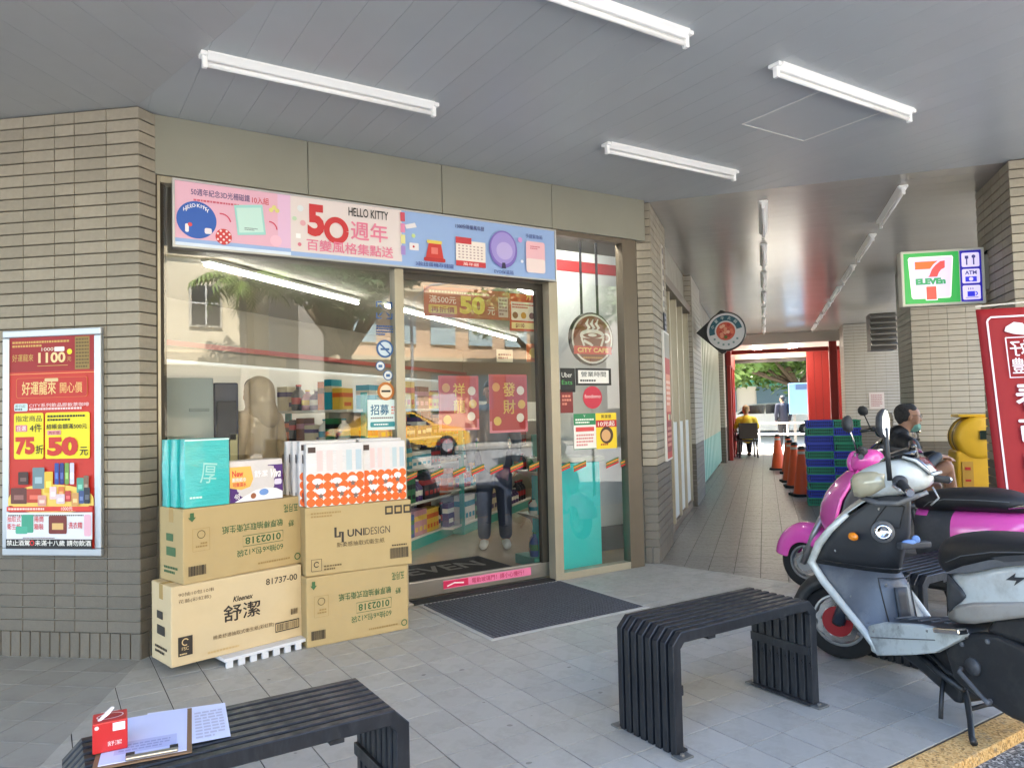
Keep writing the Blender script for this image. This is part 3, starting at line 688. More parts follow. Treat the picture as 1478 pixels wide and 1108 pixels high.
# counter boards behind the side light
def prect(x0, y0, x1, y1, Y):
    a_ = pl(x0, y1, (0, Y), 0); b_ = pl(x1, (y0+y1)/2, (0, Y), 0); c_ = pl(x0, y0, (0, Y), 0); return a_.x, a_.z, b_.x-a_.x, c_.z-a_.z
Yc = 2.35
x, z, w, h = prect(808, 345, 912, 812, Yc)
t = thing('partition', 'white partition board with red stripe behind the side window', 'partition', (x+w/2, Yc, 0))
adopt(MB().box((x+w/2, Yc+.03, 1.38), (w, .06, 2.72)).build('board', M('partition_white', (212, 218, 220), .5), bevel=.004), t)
zz = pl(860, 388, (0, Yc), 0).z; adopt(MB().box((x+w/2, Yc-.003, zz), (w, .006, .1)).build('stripe', C_((170, 36, 40), .5)), t)
adopt(MB().box((x+w/2, Yc-.004, .13), (w, .008, .22)).build('skirting', C_((84, 98, 104), .5)), t)
Yd = 1.98
x, z, w, h = prect(800, 652, 872, 815, Yd)
t = thing('service_counter', 'bright cyan counter end behind the side window', 'counter', (x+w/2, Yd, 0))
adopt(MB().box((x+w/2-.02, Yd+.15, z/2+.4), (w-.03, .3, z+.82)).build('body', m_cyan, bevel=.006), t)
adopt(MB().box((x+w/2-.02, Yd+.14, z+.84), (w+.02, .36, .04)).build('worktop', M('worktop', (196, 204, 196), .3), bevel=.006), t)
# grey cabinet, parcel machine behind the left window
Yk = 2.0
x, z, w, h = prect(233, 545, 309, 760, Yk); zt = z+h
t = thing('storage_cabinet', 'plain pale grey cabinet standing behind the left window', 'cabinet', (x+w/2, Yk, 0))
adopt(MB().box((x+w/2, Yk+.2, zt/2), (w, .4, zt)).build('body', M('grey_panel', (150, 160, 160), .5), bevel=.006), t)
adopt(MB().box((x+w*.72, Yk-.002, zt-.2), (.12, .01, .02)).build('pull', C_((130, 140, 140), .4), bevel=.003), t)
x2, z2, w2, h2 = prect(311, 552, 346, 760, Yk+.1); z2t = z2+h2
t = thing('kiosk', 'dark blue self service kiosk beside the grey cabinet', 'kiosk', (x2+w2/2, Yk+.1, 0))
adopt(MB().box((x2+w2/2, Yk+.33, z2t/2), (w2, .42, z2t)).build('body', M('kiosk_blue', (34, 42, 70), .4), bevel=.01), t)
adopt(MB().box((x2+w2*.5, Yk+.115, z2t-.25), (w2*.8, .012, .26)).build('screen', C_((20, 26, 44), .15), bevel=.004), t)
adopt(MB().box((x2+w2*.78, Yk+.114, .95), (w2*.3, .01, .5)).build('instruction_strip', C_((206, 196, 150), .5)), t)
# inside mat with lettering, wire stand by the door
mx0, mx1 = .62, 1.78
t = thing('inside_mat', 'black rubber mat with grey lettering just inside the door', 'mat', (1.1, 2.2, .004))
adopt(MB().box((1.2, 2.42, .010), (1.25, .95, .012)).build('mat_body', M('mat_black', (34, 34, 36), .9, bump=.4, bs=300), bevel=.003), t)
P = Print(.0004); P.text('ELEVEN', -.52, -.12, .24, (120, 120, 116), w=1.0, bold=.02); P.build('lettering', (1.2, 2.62, .016), (1, 0, 0), (0, 1, 0), t)
xs_, zs_, ws_, hs_ = prect(768, 640, 800, 800, 2.2)
t = thing('display_stand', 'narrow teal stand with curved white shelves beside the door', 'stand', (xs_+.14, 2.25, 0))
adopt(MB().box((xs_+.20, 2.3, .55), (.03, .3, 1.1)).build('back_panel', m_teal), t)
adopt(MB().box((xs_+.10, 2.3, .05), (.22, .3, .08)).build('base', m_teal, bevel=.005), t)
for z in (.42, .78):
    adopt(MB().prism([(xs_, z+.02), (xs_+.18, z+.02), (xs_+.18, z-.14), (xs_+.14, z-.05), (xs_+.05, z-.01)], 2.16, 2.44, fr=lambda v: Vector((v.x, v.z, v.y))).build('shelf', m_shelf, bevel=.004), t)
for i, z in enumerate((.44, .44, .8, .09, .09)):
    product((xs_+.06+.06*(i % 2), 2.24+.1*(i % 2), z), .09, .09, .13 if z > .1 else .2, 0, (4, 0, 6, 4, 3)[i], 1, 'small tub on the curved white stand by the door', 'tubs on the door stand')

# ================================================================== NOTICES ON THE GLASS
def notice(name, label, cat, px, Y, draw, th=.002, back=(225, 225, 220)):
    x, z, w, h = prect(*px, Y); o = MB().box((w/2, -th/2, h/2), (w, th, h)).build(name, C_(back), loc=(x, Y+th, z)) if draw is None else None
    t = MB().box((w/2, th/2, h/2), (w, th, h)).build(name, C_(back, .5), loc=(x, Y, z)); tag(t, label, cat)
    P = Print(.0003); draw(P, w, h); P.build('print', (x, Y, z), (1, 0, 0), (0, 0, 1), t, lift=.0004); return t
YO = YG-.004
RED, GOLD, WHT, BLK, GRN, YEL = (184, 40, 44), (216, 178, 84), (228, 226, 220), (30, 28, 28), (40, 120, 70), (232, 200, 40)
def d_cafe(P, w, h): pass
# round coffee sign hanging in the side window
x, z, w, h = prect(822, 449, 884, 527, YG+.05)
t = thing('hanging_sign', 'oval brown coffee cup sign hung on two dark straps in the side window', 'sign', (x+w/2, YG+.05, z+h/2))
rx, ry = w/2, h/2; cx, cz = x+rx, z+ry
adopt(MB().rings([[(cx+rx*math.cos(2*math.pi*k/36)*s_, yy, cz+ry*math.sin(2*math.pi*k/36)*s_) for k in range(36)] for s_, yy in ((.97, YG+.035), (1, YG+.04), (1, YG+.06), (.97, YG+.065))]).build('plate', C_((30, 26, 24), .4)), t)
for sx in (pl(839, 400, (0, YG+.06), 0).x, pl(862, 400, (0, YG+.06), 0).x): adopt(MB().box((sx, YG+.068, (cz+ry*.8+ZH)/2), (.022, .006, ZH-cz-ry*.8)).build('strap', C_((38, 38, 44), .5)), t)
P = Print(.0004); brn = (124, 66, 34); P.disc(0, 0, rx*.93, WHT, ry=ry*.93, n=40); P.disc(0, 0, rx*.86, brn, ry=ry*.86, n=40)
P.arc(0, ry*.12, rx*.5, 0, 360, rx*.13, WHT, ry=ry*.17, n=30); P.disc(0, ry*.14, rx*.2, WHT, ry=ry*.06); P.poly([(-rx*.55, ry*.02), (rx*.55, ry*.02), (rx*.36, -ry*.30), (-rx*.36, -ry*.30)], brn)
P.stroke([(-rx*.5, ry*.02), (-rx*.38, -ry*.28)], rx*.09, WHT); P.stroke([(rx*.5, ry*.02), (rx*.38, -ry*.28)], rx*.09, WHT); P.arc(rx*.62, ry*.05, rx*.16, -110, 110, rx*.08, WHT, ry=ry*.15)
P.stroke([(-rx*.4, -ry*.08), (-rx*.1, -ry*.2), (0, -ry*.28)], rx*.1, WHT)
for k_ in (-.22, .0, .22): P.stroke([(rx*k_-rx*.05, ry*.3), (rx*k_+rx*.07, ry*.42), (rx*k_-rx*.05, ry*.56), (rx*k_+rx*.05, ry*.74)], [rx*.04, rx*.13, rx*.13, rx*.03], WHT)
P.rect(-rx*.86, -ry*.58, rx*1.72, ry*.3, (206, 58, 40)); P.text('CITY CAFE', 0, -ry*.51, ry*.17, (244, 214, 130), w=rx*1.4, bold=.03, al='C'); P.lines(-rx*.45, -ry*.76, rx*.9, ry*.1, 1, (206, 160, 90), 2)
P.build('print', (cx, YG+.034, cz), (1, 0, 0), (0, 0, 1), t)
def d_hours(P, w, h):
    P.rect(0, 0, w, h, BLK); P.rect(w*.07, h*.12, w*.86, h*.76, WHT); P.text('營業時間', w*.5, h*.5, h*.3, (70, 76, 76), w=w*.7, al='C', bold=.02); P.lines(w*.12, h*.18, w*.7, h*.2, 1, (60, 60, 60), 4)
notice('notice', 'black bordered white notice below the oval coffee sign', 'notice', (831, 531, 882, 556), YO, d_hours)
notice('sticker', 'small black delivery sticker left of the bordered notice', 'sticker', (809, 531, 830, 566), YO, lambda P, w, h: (P.rect(0, 0, w, h, (26, 28, 28)), P.text('Uber', w*.1, h*.62, h*.2, WHT, w=w*.7), P.text('Eats', w*.1, h*.32, h*.18, (80, 170, 90), w=w*.7)))
x, z, w, h = prect(842, 557, 869, 590, YO); tag(MB().rings([[(w/2*math.cos(k*math.pi/12), yy, h/2*math.sin(k*math.pi/12)) for k in range(24)] for yy in (0, .002)]).build('sticker', C_((188, 44, 66), .5), loc=(x+w/2, YO, z+h/2)), 'round crimson delivery sticker on the side window', 'sticker')
P = Print(); P.text('foodomo', -w*.42, -.005, h*.16, (232, 200, 200), w=w*.84, bold=.01); P.build('print', (x+w/2, YO, z+h/2), (1, 0, 0), (0, 0, 1), bpy.data.objects[-1] if False else [o for o in COL.objects if o.get('label') == 'round crimson delivery sticker on the side window'][0])
notice('sticker', 'maroon shield sticker low on the side window', 'sticker', (809, 562, 827, 596), YO, lambda P, w, h: (P.rect(0, 0, w, h, (120, 40, 40)), P.lines(w*.15, h*.3, w*.7, h*.5, 3, (206, 130, 110), 4)))
notice('notice', 'green and white printed notice on the side window', 'notice', (829, 597, 860, 649), YO, lambda P, w, h: (P.rect(0, 0, w, h, WHT), P.rect(0, h*.68, w, h*.32, (46, 130, 84)), P.text('V', w*.45, h*.9, h*.07, WHT), P.lines(w*.08, h*.71, w*.84, h*.16, 2, (226, 236, 226), 1), P.rect(w*.08, h*.5, w*.84, h*.12, (206, 70, 70)), P.lines(w*.1, h*.08, w*.8, h*.36, 4, (206, 130, 130), 2), P.rect(0, 0, w, h*.02, (46, 130, 84))))
notice('notice', 'yellow ten dollar offer notice beside the green notice', 'notice', (861, 596, 890, 648), YO, lambda P, w, h: (P.rect(0, 0, w, h, YEL), P.text('黑蛋堡', w*.5, h*.85, h*.10, (60, 50, 20), w=w*.5, al='C', bold=.03), P.rect(0, h*.60, w, h*.2, RED), P.text('10元起', w*.5, h*.63, h*.14, WHT, w=w*.8, al='C', bold=.03), P.disc(w*.5, h*.38, w*.32, (70, 48, 30)), P.disc(w*.47, h*.37, w*.22, (206, 160, 110)), P.lines(w*.2, h*.08, w*.6, h*.08, 1, (170, 70, 40), 3)))
# coloured safety marks along the door and side window
for i, (px, py) in enumerate(((593, 688), (631, 684), (663, 681), (690, 678), (717, 677), (746, 674), (773, 672), (814, 675), (837, 673), (884, 668), (905, 666))):
    Y = YD-.004 if px < 800 else YO; x, z, w, h = prect(px-9, py-8, px+9, py+8, Y)
    o = MB().quad((0, 0, 0), (w, 0, h*.45), (w, 0, h), (0, 0, h*.55)).build('safety_mark', C_((60, 110, 60)), loc=(x, Y, z)); tag(o, 'small slanted striped mark on the '+('sliding door' if px < 800 else 'side window')+' glass', 'sticker', 'safety marks on the glass')
    P = Print(.0003); P.poly([(0, h*.30), (w, h*.72), (w, h*.86), (0, h*.44)], (214, 130, 40)); P.poly([(0, 0), (w, h*.45), (w, h*.62), (0, h*.18)], RED); P.build('print', (x, Y, z), (1, 0, 0), (0, 0, 1), o)
# pink strip on the bottom rail of the door
notice('warning_strip', 'pink warning strip on the bottom rail of the sliding door', 'sticker', (640, 838, 767, 850), YD-.024, lambda P, w, h: (P.rect(0, 0, w, h, (222, 120, 160)), P.rect(w*.0, h*.08, w*.27, h*.84, (196, 36, 84)), P.text('電動玻璃門！請小心慢行！', w*.31, h*.2, h*.62, (170, 30, 80), w=w*.60, bold=.02), P.stroke([(w*.04, h*.3), (w*.12, h*.6), (w*.22, h*.45)], h*.16, (244, 226, 232))))
# left window stickers
bl = (50, 92, 146)
def d_emb(P, w, h):
    for a in range(4):
        c, s_ = math.cos(a*math.pi/2), math.sin(a*math.pi/2); rr = lambda x, y: (w/2+(x*c-y*s_)*w, h*.66+(x*s_+y*c)*w)
        P.poly([rr(.06, .06), rr(.3, .24), rr(.24, .3)], bl, up=False); P.poly([rr(.14, .44), rr(.44, .44), rr(.44, .38), rr(.14, .38)], bl, up=False); P.poly([rr(.38, .38), rr(.44, .38), rr(.44, .14), rr(.38, .14)], bl, up=False)
    P.lines(w*.05, 0, w*.9, h*.28, 4, bl, 7)
def flat_sticker(label, px, draw, base=None):
    x, z, w, h = prect(*px, YO); P = Print(.0003); P.z = 0; draw(P, w, h); o = P.build('sticker', (x, YO, z), (1, 0, 0), (0, 0, 1)); tag(o, label, 'sticker'); return o
flat_sticker('blue arrow emblem transfer at the top of the left window', (542, 428, 568, 484), d_emb)
flat_sticker('blue no smoking ring on the left window', (543, 490, 568, 516), lambda P, w, h: (P.disc(w/2, h/2, w*.42, (190, 206, 216)), P.arc(w/2, h/2, w*.43, 0, 360, w*.1, bl, n=30), P.stroke([(w*.2, h*.8), (w*.8, h*.2)], w*.09, bl), P.rect(w*.25, h*.42, w*.5, h*.12, bl)))
for lab, px in (('small round blue animal mark on the left window', (542, 521, 556, 535)), ('small round blue camera mark on the left window', (553, 534, 567, 549))):
    flat_sticker(lab, px, lambda P, w, h: (P.disc(w/2, h/2, w*.42, (206, 212, 214)), P.arc(w/2, h/2, w*.44, 0, 360, w*.09, bl), P.rect(w*.3, h*.35, w*.4, h*.28, bl)))
flat_sticker('round orange warning transfer on the left window', (544, 552, 570, 577), lambda P, w, h: (P.disc(w/2, h/2, w*.47, (176, 104, 40)), P.disc(w/2, h/2, w*.33, (226, 206, 180)), P.rect(w*.25, h*.44, w*.5, h*.12, BLK)))
notice('notice', 'pale blue job notice at the lower right of the left window', 'notice', (531, 577, 573, 621), YO, lambda P, w, h: (P.rect(0, 0, w, h, (206, 222, 222)), P.text('招募', w*.1, h*.5, h*.34, (30, 96, 130), w=w*.62, bold=.03), P.lines(w*.8, h*.5, w*.12, h*.3, 3, (214, 130, 120), 1), P.lines(w*.1, h*.36, w*.8, h*.08, 1, (110, 90, 90), 2), P.rect(w*.08, h*.1, w*.84, h*.17, (44, 136, 146), r=.01), P.lines(w*.2, h*.14, w*.6, h*.09, 1, (226, 236, 236), 5)))
# hanging banner and posters inside the door
Yi = YD+.05
def d_50(P, w, h):
    P.rect(0, 0, w, h, (176, 96, 76)); P.lines(w*.06, h*.78, w*.7, h*.12, 1, (214, 196, 150), 2); P.text('滿500元', w*.06, h*.46, h*.24, (226, 214, 206), w=w*.3, bold=.02); P.rect(w*.05, h*.12, w*.32, h*.28, (206, 180, 90), r=.01); P.text('再折價', w*.08, h*.15, h*.2, (150, 60, 50), w=w*.26, bold=.02); P.text('50', w*.40, h*.14, h*.62, (226, 200, 96), w=w*.3, bold=.05); P.text('元', w*.73, h*.16, h*.26, (226, 210, 200), bold=.02); P.rect(w*.86, h*.1, w*.12, h*.7, (206, 180, 170)); P.lines(w*.87, h*.15, w*.1, h*.6, 5, (150, 110, 110), 3)
notice('hanging_banner', 'brown red discount banner hung at the top inside the door', 'banner', (612, 412, 735, 456), Yi, d_50)
notice('poster', 'orange priced poster at the upper right inside the door', 'poster', (736, 423, 775, 477), Yi-.01, lambda P, w, h: (P.rect(0, 0, w, h, (206, 84, 50)), P.text('79', w*.6, h*.84, h*.14, (240, 210, 110), bold=.03), P.rect(w*.06, h*.28, w*.88, h*.5, (238, 222, 206), r=.01), P.lines(w*.1, h*.6, w*.8, h*.14, 2, (190, 60, 50), 1), *[P.disc(w*(.2+.3*i), h*.42, w*.1, c) for i, c in enumerate(((150, 90, 60), (206, 150, 60), (120, 60, 60)))], P.rect(w*.06, h*.06, w*.88, h*.17, (238, 214, 150)), P.text('$110', w*.2, h*.08, h*.12, (150, 40, 36), bold=.03)))
for lab, px, tx in (('red new year poster with gold writing on the left of the door', (634, 542, 691, 622), '祥龍'), ('red new year poster with gold writing on the right of the door', (707, 540, 761, 625), '發財')):
    notice('poster', lab, 'poster', px, Yi, lambda P, w, h, tx=tx: (P.rect(0, 0, w, h, (190, 64, 70)), P.rect(0, 0, w, h*.2, (226, 130, 150)), P.rect(w*.06, h*.04, w*.88, h*.92, (178, 48, 56), r=.01), P.text(tx[0], w*.36, h*.62, h*.24, GOLD, bold=.03), P.text(tx[1], w*.36, h*.32, h*.24, GOLD, bold=.03), *[P.disc(w*a, h*b, w*.1, c, n=14) for a, b, c in ((.18, .78, (214, 150, 90)), (.82, .72, (230, 214, 206)), (.8, .25, (236, 226, 220)), (.2, .2, (226, 190, 96)), (.84, .48, (226, 178, 80)))]))
notice('price_card', 'small food price card hanging behind the door', 'card', (717, 504, 740, 522), Yi+.02, lambda P, w, h: (P.rect(0, 0, w, h, (226, 214, 190)), P.lines(w*.1, h*.2, w*.8, h*.5, 2, (120, 60, 50), 1)))
notice('price_card', 'orange snack price card hanging behind the door', 'card', (760, 496, 780, 522), Yi+.02, lambda P, w, h: (P.rect(0, 0, w, h, (206, 110, 60)), P.disc(w*.5, h*.5, w*.3, (226, 190, 100))))
# ================================================================== THE STREET OPPOSITE (seen in the glass) AND BEYOND THE WALKWAY
def leaf_cloud(centres, n, size, seed, flat=.6):
    r = random.Random(seed); v = []; f = []
    for _ in range(n):
        c, rad = r.choice(centres)
        d = Vector((r.gauss(0, 1), r.gauss(0, 1), r.gauss(0, 1)*flat)); d = d.normalized()*(r.random()**.45)
        p = Vector(c)+Vector((d.x*rad, d.y*rad, d.z*rad*.8))
        a = Vector((r.uniform(-1, 1), r.uniform(-1, 1), r.uniform(-.6, .6))).normalized(); b = a.orthogonal().normalized(); s_ = size*r.uniform(.6, 1.3)
        b = Matrix.Rotation(r.uniform(0, 6.28), 3, a) @ b
        o = len(v); v += [p-a*s_, p+b*s_*.45, p+a*s_, p-b*s_*.45]; f.append((o, o+1, o+2, o+3))
    mb = MB(); mb.v = [tuple(x) for x in v]; mb.f = f; mb.mi = [0]*len(f); return mb
m_leaf = M('leaf', (92, 122, 52), .55, var=.45, vs_=2.2); m_leaf2 = M('leaf_dark', (62, 92, 46), .55, var=.4, vs_=2.0); m_bark = M('bark', (92, 78, 62), .9, var=.3, vs_=9, bump=.8, bs=30)
def tree(label, loc, h, cr, n, seed, m, size=.16, lean=(0, 0), spread=1.0):
    t = thing('tree', label, 'tree', loc); r = random.Random(seed); b = MB(); top = Vector((lean[0], lean[1], h*.55))
    b.tube([(0, 0, 0), (lean[0]*.3, lean[1]*.3, h*.2), top*.75, top], [h*.035, h*.028, h*.024, h*.02], 10)
    cs = []
    for k in range(11):
        a = k*2.4+r.uniform(-.3, .3); rad = cr*spread*r.uniform(.35, .95); e = Vector((lean[0]+math.cos(a)*rad, lean[1]+math.sin(a)*rad, h*r.uniform(.62, .95)))
        b.tube([top*.72, (top+e)/2+Vector((0, 0, -.1*h)), e], [h*.015, h*.01, h*.004], 6); cs.append((e, cr*r.uniform(.32, .5)))
    cs.append((Vector((lean[0], lean[1], h*.85)), cr*.5))
    b.build('trunk', m_bark, t, smooth=True); leaf_cloud(cs, n, size, seed+1).build('crown', m, t); return t
# cream corner building opposite
m_cr = M('cream_render', (226, 214, 186), .8, var=.04, vs_=1.5); m_cr2 = M('cream_band', (206, 192, 162), .8); m_dark = C_((46, 48, 52), .25)
FY = -19.5
bd = thing('building', 'cream rendered building with bay windows across the street', 'building', (2.0, FY, 0))
def B(n_, c, d, m, bev=0, par=bd): return adopt(MB().box(c, d).build(n_, m, bevel=bev), par)
B('wall', (0.6, FY-4, 9), (9.0, 8, 18), m_cr)
B('wall', (-6.2, FY-3.0, 6), (4.4, 8, 12), m_cr2)
adopt(MB().prism([(1.2, FY), (1.8, FY+.9), (4.0, FY+.9), (4.6, FY)], 3.4, 18).build('bay', m_cr), bd)
for z in (3.2, 6.6, 10.0, 13.4): B('band', (1.0, FY+.05, z), (9.2, .5, .45), m_cr2, .03); adopt(MB().prism([(1.1, FY), (1.75, FY+1.0), (4.05, FY+1.0), (4.7, FY)], z-.2, z+.2).build('band', m_cr2), bd)
for z in (4.2, 7.6, 11):
    for x in (-1.6, .1, 2.9):
        y = FY+(.9 if x > 1.2 else 0)
        w_ = adopt(MB().box((x, y+.02, z+.7), (1.0, .1, 1.4)).build('window', C_((196, 190, 176), .6), bevel=.01), bd)
        o = MB().box((x, y+.06, z+.7), (.84, .06, 1.24)).build('pane', m_dark); o.parent = w_
        o = MB().box((x, y+.1, z+.7), (.05, .04, 1.24)).box((x, y+.1, z+.75), (.84, .038, .05)).build('glazing_bar', m_white); o.parent = w_
B('shop_opening', (1.2, FY+.03, 1.4), (6.5, .1, 2.6), C_((110, 104, 92), .6))
# apartment block and glass fronted block further along
bd2 = thing('building', 'pinkish apartment block across the street behind the taxi', 'building', (14, FY-4, 0))
for args in (((13.5, FY-7, 8), (11, 8, 16), M('pink_render', (206, 178, 150), .8, var=.05)), ((8.0, FY-6, 5), (2.0, 6, 10), M('grey_render', (150, 146, 138), .8))): adopt(MB().box(args[0], args[1]).build('wall', args[2]), bd2)
for i in range(5):
    for j in range(5):
        w_ = adopt(MB().box((9.6+i*1.9, FY-2.98, 2.2+j*2.9), (1.2, .12, 1.6)).build('window', C_((170, 190, 196), .12)), bd2)
    if i < 4: adopt(MB().box((13.5, FY-2.6, 3.6+i*2.9), (10.6, .9, .16)).build('balcony', m_cr2), bd2)
bd3 = thing('building', 'tall grey street building closing the view past the apartments', 'building', (25, FY, 0))
adopt(MB().box((25, FY-5, 9), (10, 10, 18), ).build('wall', M('stone_grey', (176, 170, 160), .8, var=.05)), bd3)
for i in range(4):
    for j in range(5): adopt(MB().box((21.4+i*2.3, FY+.01, 2.4+j*3.1), (1.3, .1, 1.7)).build('window', m_dark), bd3)
# palm
def palm(loc, h, seed):
    t = thing('palm_tree', 'tall palm with a slender bare trunk across the street', 'tree', loc); r = random.Random(seed)
    MB().tube([(0, 0, 0), (.05, 0, h*.3), (.02, 0, h*.7), (0, 0, h)], [.16, .12, .11, .09], 10).build('trunk', M('palm_trunk', (150, 138, 118), .9, var=.2), t, smooth=True)
    b = MB()
    for k in range(16):
        a = k*2.399; up_ = r.uniform(.15, .9); L = r.uniform(1.5, 1.9); p = Vector((0, 0, h)); d = Vector((math.cos(a), math.sin(a), up_)).normalized(); sd_ = Vector((-math.sin(a), math.cos(a), 0))
        for s_ in range(12):
            q_ = p+d*(L/12); d = (d+Vector((0, 0, -.12))).normalized(); wl_ = .42*math.sin(math.pi*(s_+1.5)/14)
            for sg_ in (-1, 1):
                tip = q_+sd_*sg_*wl_+Vector((0, 0, -.22))+d*.1; b.add([p, q_, tip], [(0, 1, 2)])
            p = q_
    b.build('fronds', M('palm_leaf', (110, 132, 62), .5, var=.3, vs_=3), t); return t
palm((3.6, -16.6, 0), 5.3, 4)
tree('broad leafy street tree across the road beside the palm', (7.0, -17.2, 0), 8.0, 2.5, 12000, 11, m_leaf2)
tree('street tree further along the opposite pavement', (15.5, -17.6, 0), 8, 3.0, 8000, 12, m_leaf)
tag(MB().box((8, -18.0, .04), (60, 3.2, .12)).build('opposite_pavement', M('pavement', (150, 146, 138), .85, var=.08)), 'grey pavement across the road', 'pavement', kind='structure')
# street lamp
t = thing('street_lamp', 'slim grey street lamp with a curved arm across the road', 'lamp', (9.3, -16.8, 0))
MB().tube([(0, 0, 0), (0, 0, 4.6), (0.1, 0.1, 5.3), (.5, .5, 5.7), (1.0, 1.0, 5.75)], [.07, .055, .045, .04, .035], 8).build('pole', C_((170, 172, 172), .4), t, smooth=True); MB().box((1.2, 1.2, 5.74), (.5, .18, .1), R_(45)).build('lamp_head', C_((190, 192, 192), .4), t, bevel=.03)
# yellow taxi
def car(name, label, loc, rz, col, taxi=False):
    t = thing(name, label, 'car', loc, rz); mc = M('car_'+name, col, .25, coat=1.0); mg = C_((26, 30, 34), .08)
    prof = [(-2.2, .35), (-2.25, .75), (-2.05, .95), (-1.55, 1.0), (-1.0, 1.38), (.25, 1.42), (1.0, 1.02), (1.9, .88), (2.2, .7), (2.22, .35), (1.75, .3), (1.65, .5), (1.35, .62), (1.05, .5), (.95, .28), (-.95, .28), (-1.05, .5), (-1.35, .62), (-1.65, .5), (-1.75, .3)]
    b = MB()
    def ring(y, k, zs=1): return [Vector((x, y*(1 if z < .9 else 1-.22*(z-.9)/.5), z)) for x, z in prof]
    b.rings([[Vector((x*.985, y*.93*(1 if z < .95 else 1-.25*(z-.95)/.5), .3+(z-.3)*.985)) for x, z in prof] if abs(y) > .8 else ring(y, 1) for y in (-.86, -.78, 0, .78, .86)]).build('body', mc, t, bevel=.03, auto=35)
    for s_ in (-1, 1):
        MB().prism([(-1.42, .98), (-.95, 1.32), (-.35, 1.35), (-.35, .98)], s_*.775-.012, s_*.775+.012, fr=lambda v: Vector((v.x, v.z, v.y))).build('side_window', mg, t); MB().prism([(-.28, .98), (-.28, 1.35), (.2, 1.36), (.82, 1.0)], s_*.775-.012, s_*.775+.012, fr=lambda v: Vector((v.x, v.z, v.y))).build('side_window', mg, t)
        MB().box((2.17, s_*.6, .68), (.1, .34, .14)).build('headlight', C_((220, 220, 214), .1), t, bevel=.03); MB().box((-2.2, s_*.62, .78), (.1, .3, .16)).build('tail_light', C_((150, 24, 24), .2), t, bevel=.03)
        for x in (-1.35, 1.35):
            w_ = MB().lathe([(.2, -.1), (.3, -.1), (.32, -.06), (.32, .06), (.3, .1), (.2, .1)], (x, s_*.76, .32), (0, 1, 0), 24).build('wheel', m_rub, t, smooth=True); MB().lathe([(.05, -.104), (.2, -.104), (.21, 0), (.2, .104), (.05, .104)], (x, s_*.76, .32), (0, 1, 0), 18).build('rim', C_((150, 150, 152), .3), w_)
    MB().quad((.3, -.62, 1.42), (.3, .62, 1.42), (1.02, .72, 1.04), (1.02, -.72, 1.04)).build('windscreen', mg, t, solid=.01)
    if taxi:
        l_ = MB().box((-.3, 0, 1.49), (.16, .5, .13)).build('roof_light', C_((226, 206, 120), .4), t, bevel=.02)
    return t
car('taxi', 'yellow taxi saloon on the sunlit far side of the road', (8.2, -15.6, -.05), R_(2), (206, 158, 40), True)
car('parked_car', 'dark grey saloon parked beyond the taxi', (17.5, -14.6, -.05), R_(2), (60, 62, 66))
# ---- beyond the walkway
far = cw(15, 0)
tag(MB().obox(cw(15.2, -30, -.02), E2*14, N2*60, Vector((0, 0, .03)), 0).build('side_street', M('sunlit_concrete', (186, 180, 168), .85, var=.06, vs_=.8)), 'pale sunlit side street at the end of the walkway', 'road', kind='structure')
tree('spreading roadside tree hanging over the end of the walkway', cw(24.0, 3.0), 5.0, 4.6, 22000, 31, m_leaf, size=.16, lean=(-1.0, .8), spread=1.1)
tree('roadside tree further left past the end of the walkway', cw(27, -2.5), 4.8, 4.2, 14000, 33, m_leaf, size=.2)
tree('tall roadside tree behind the blue box', cw(29, 5.5), 8, 4.2, 10000, 35, m_leaf2, size=.2)
t = thing('building', 'low shop row with a green awning across the side street', 'building', cw(34, 0), R_(ANG))
MB().box((3, 0, 2.2), (5, 40, 4.4)).build('wall', M('far_wall', (206, 192, 176), .8), t)
MB().box((.3, 4, 2.5), (1.6, 12, .25), Matrix.Rotation(R_(12), 3, 'Y')).build('awning', C_((70, 150, 120), .6), t); MB().box((.3, -9, 2.6), (1.6, 11, .25), Matrix.Rotation(R_(12), 3, 'Y')).build('awning', C_((190, 90, 80), .6), t)
for y in (-14, -10, -6, -2, 2, 6, 10, 14): MB().box((.48, y, 1.2), (.1, 3.0, 2.2)).build('shop_window', C_((90, 110, 120), .2), t)
for k_, (a, b, c, nm, lb) in enumerate(((27, 1.2, (200, 204, 206), 'silver_car', 'silver car parked along the sunlit side street'), (27.3, -3.6, (90, 130, 150), 'blue_car', 'blue grey car parked along the sunlit side street'))):
    p = cw(a, b, 0.0); car(nm, lb, p, R_(ANG-90), c)
# ---- red shop at the end of the walkway
m_redw = M('red_panel', (146, 30, 22), .5, var=.05, vs_=2)
t = thing('red_shop', 'red panelled shop front at the far end of the walkway', 'shop front', cw(12.4, 0), R_(ANG))
MB().box((1.3, .04, 1.5), (2.6, .16, 3.0)).build('wall', M('red_shop_dark', (70, 40, 36), .5), t)
MB().box((1.3, -.07, 2.55), (2.6, .14, .5)).build('fascia', m_redw, t, bevel=.01)
for x in (.12, 1.35, 2.5): MB().box((x, -.07, 1.15), (.22, .1, 2.3)).build('post', m_redw, t, bevel=.008)
for x in (.74, 1.92): MB().box((x, -.06, 1.1), (.95, .04, 2.2)).build('door_panel', C_((106, 22, 18), .35), t, bevel=.006)
tag(MB().obox(cw(12.95, -.3, 2.82), E2*2.2, N2*4.1, Vector((0, 0, .1)), 0).build('end_ceiling', M('end_ceiling', (206, 200, 192), .6)), 'low pale ceiling at the end of the walkway', 'ceiling', kind='structure')
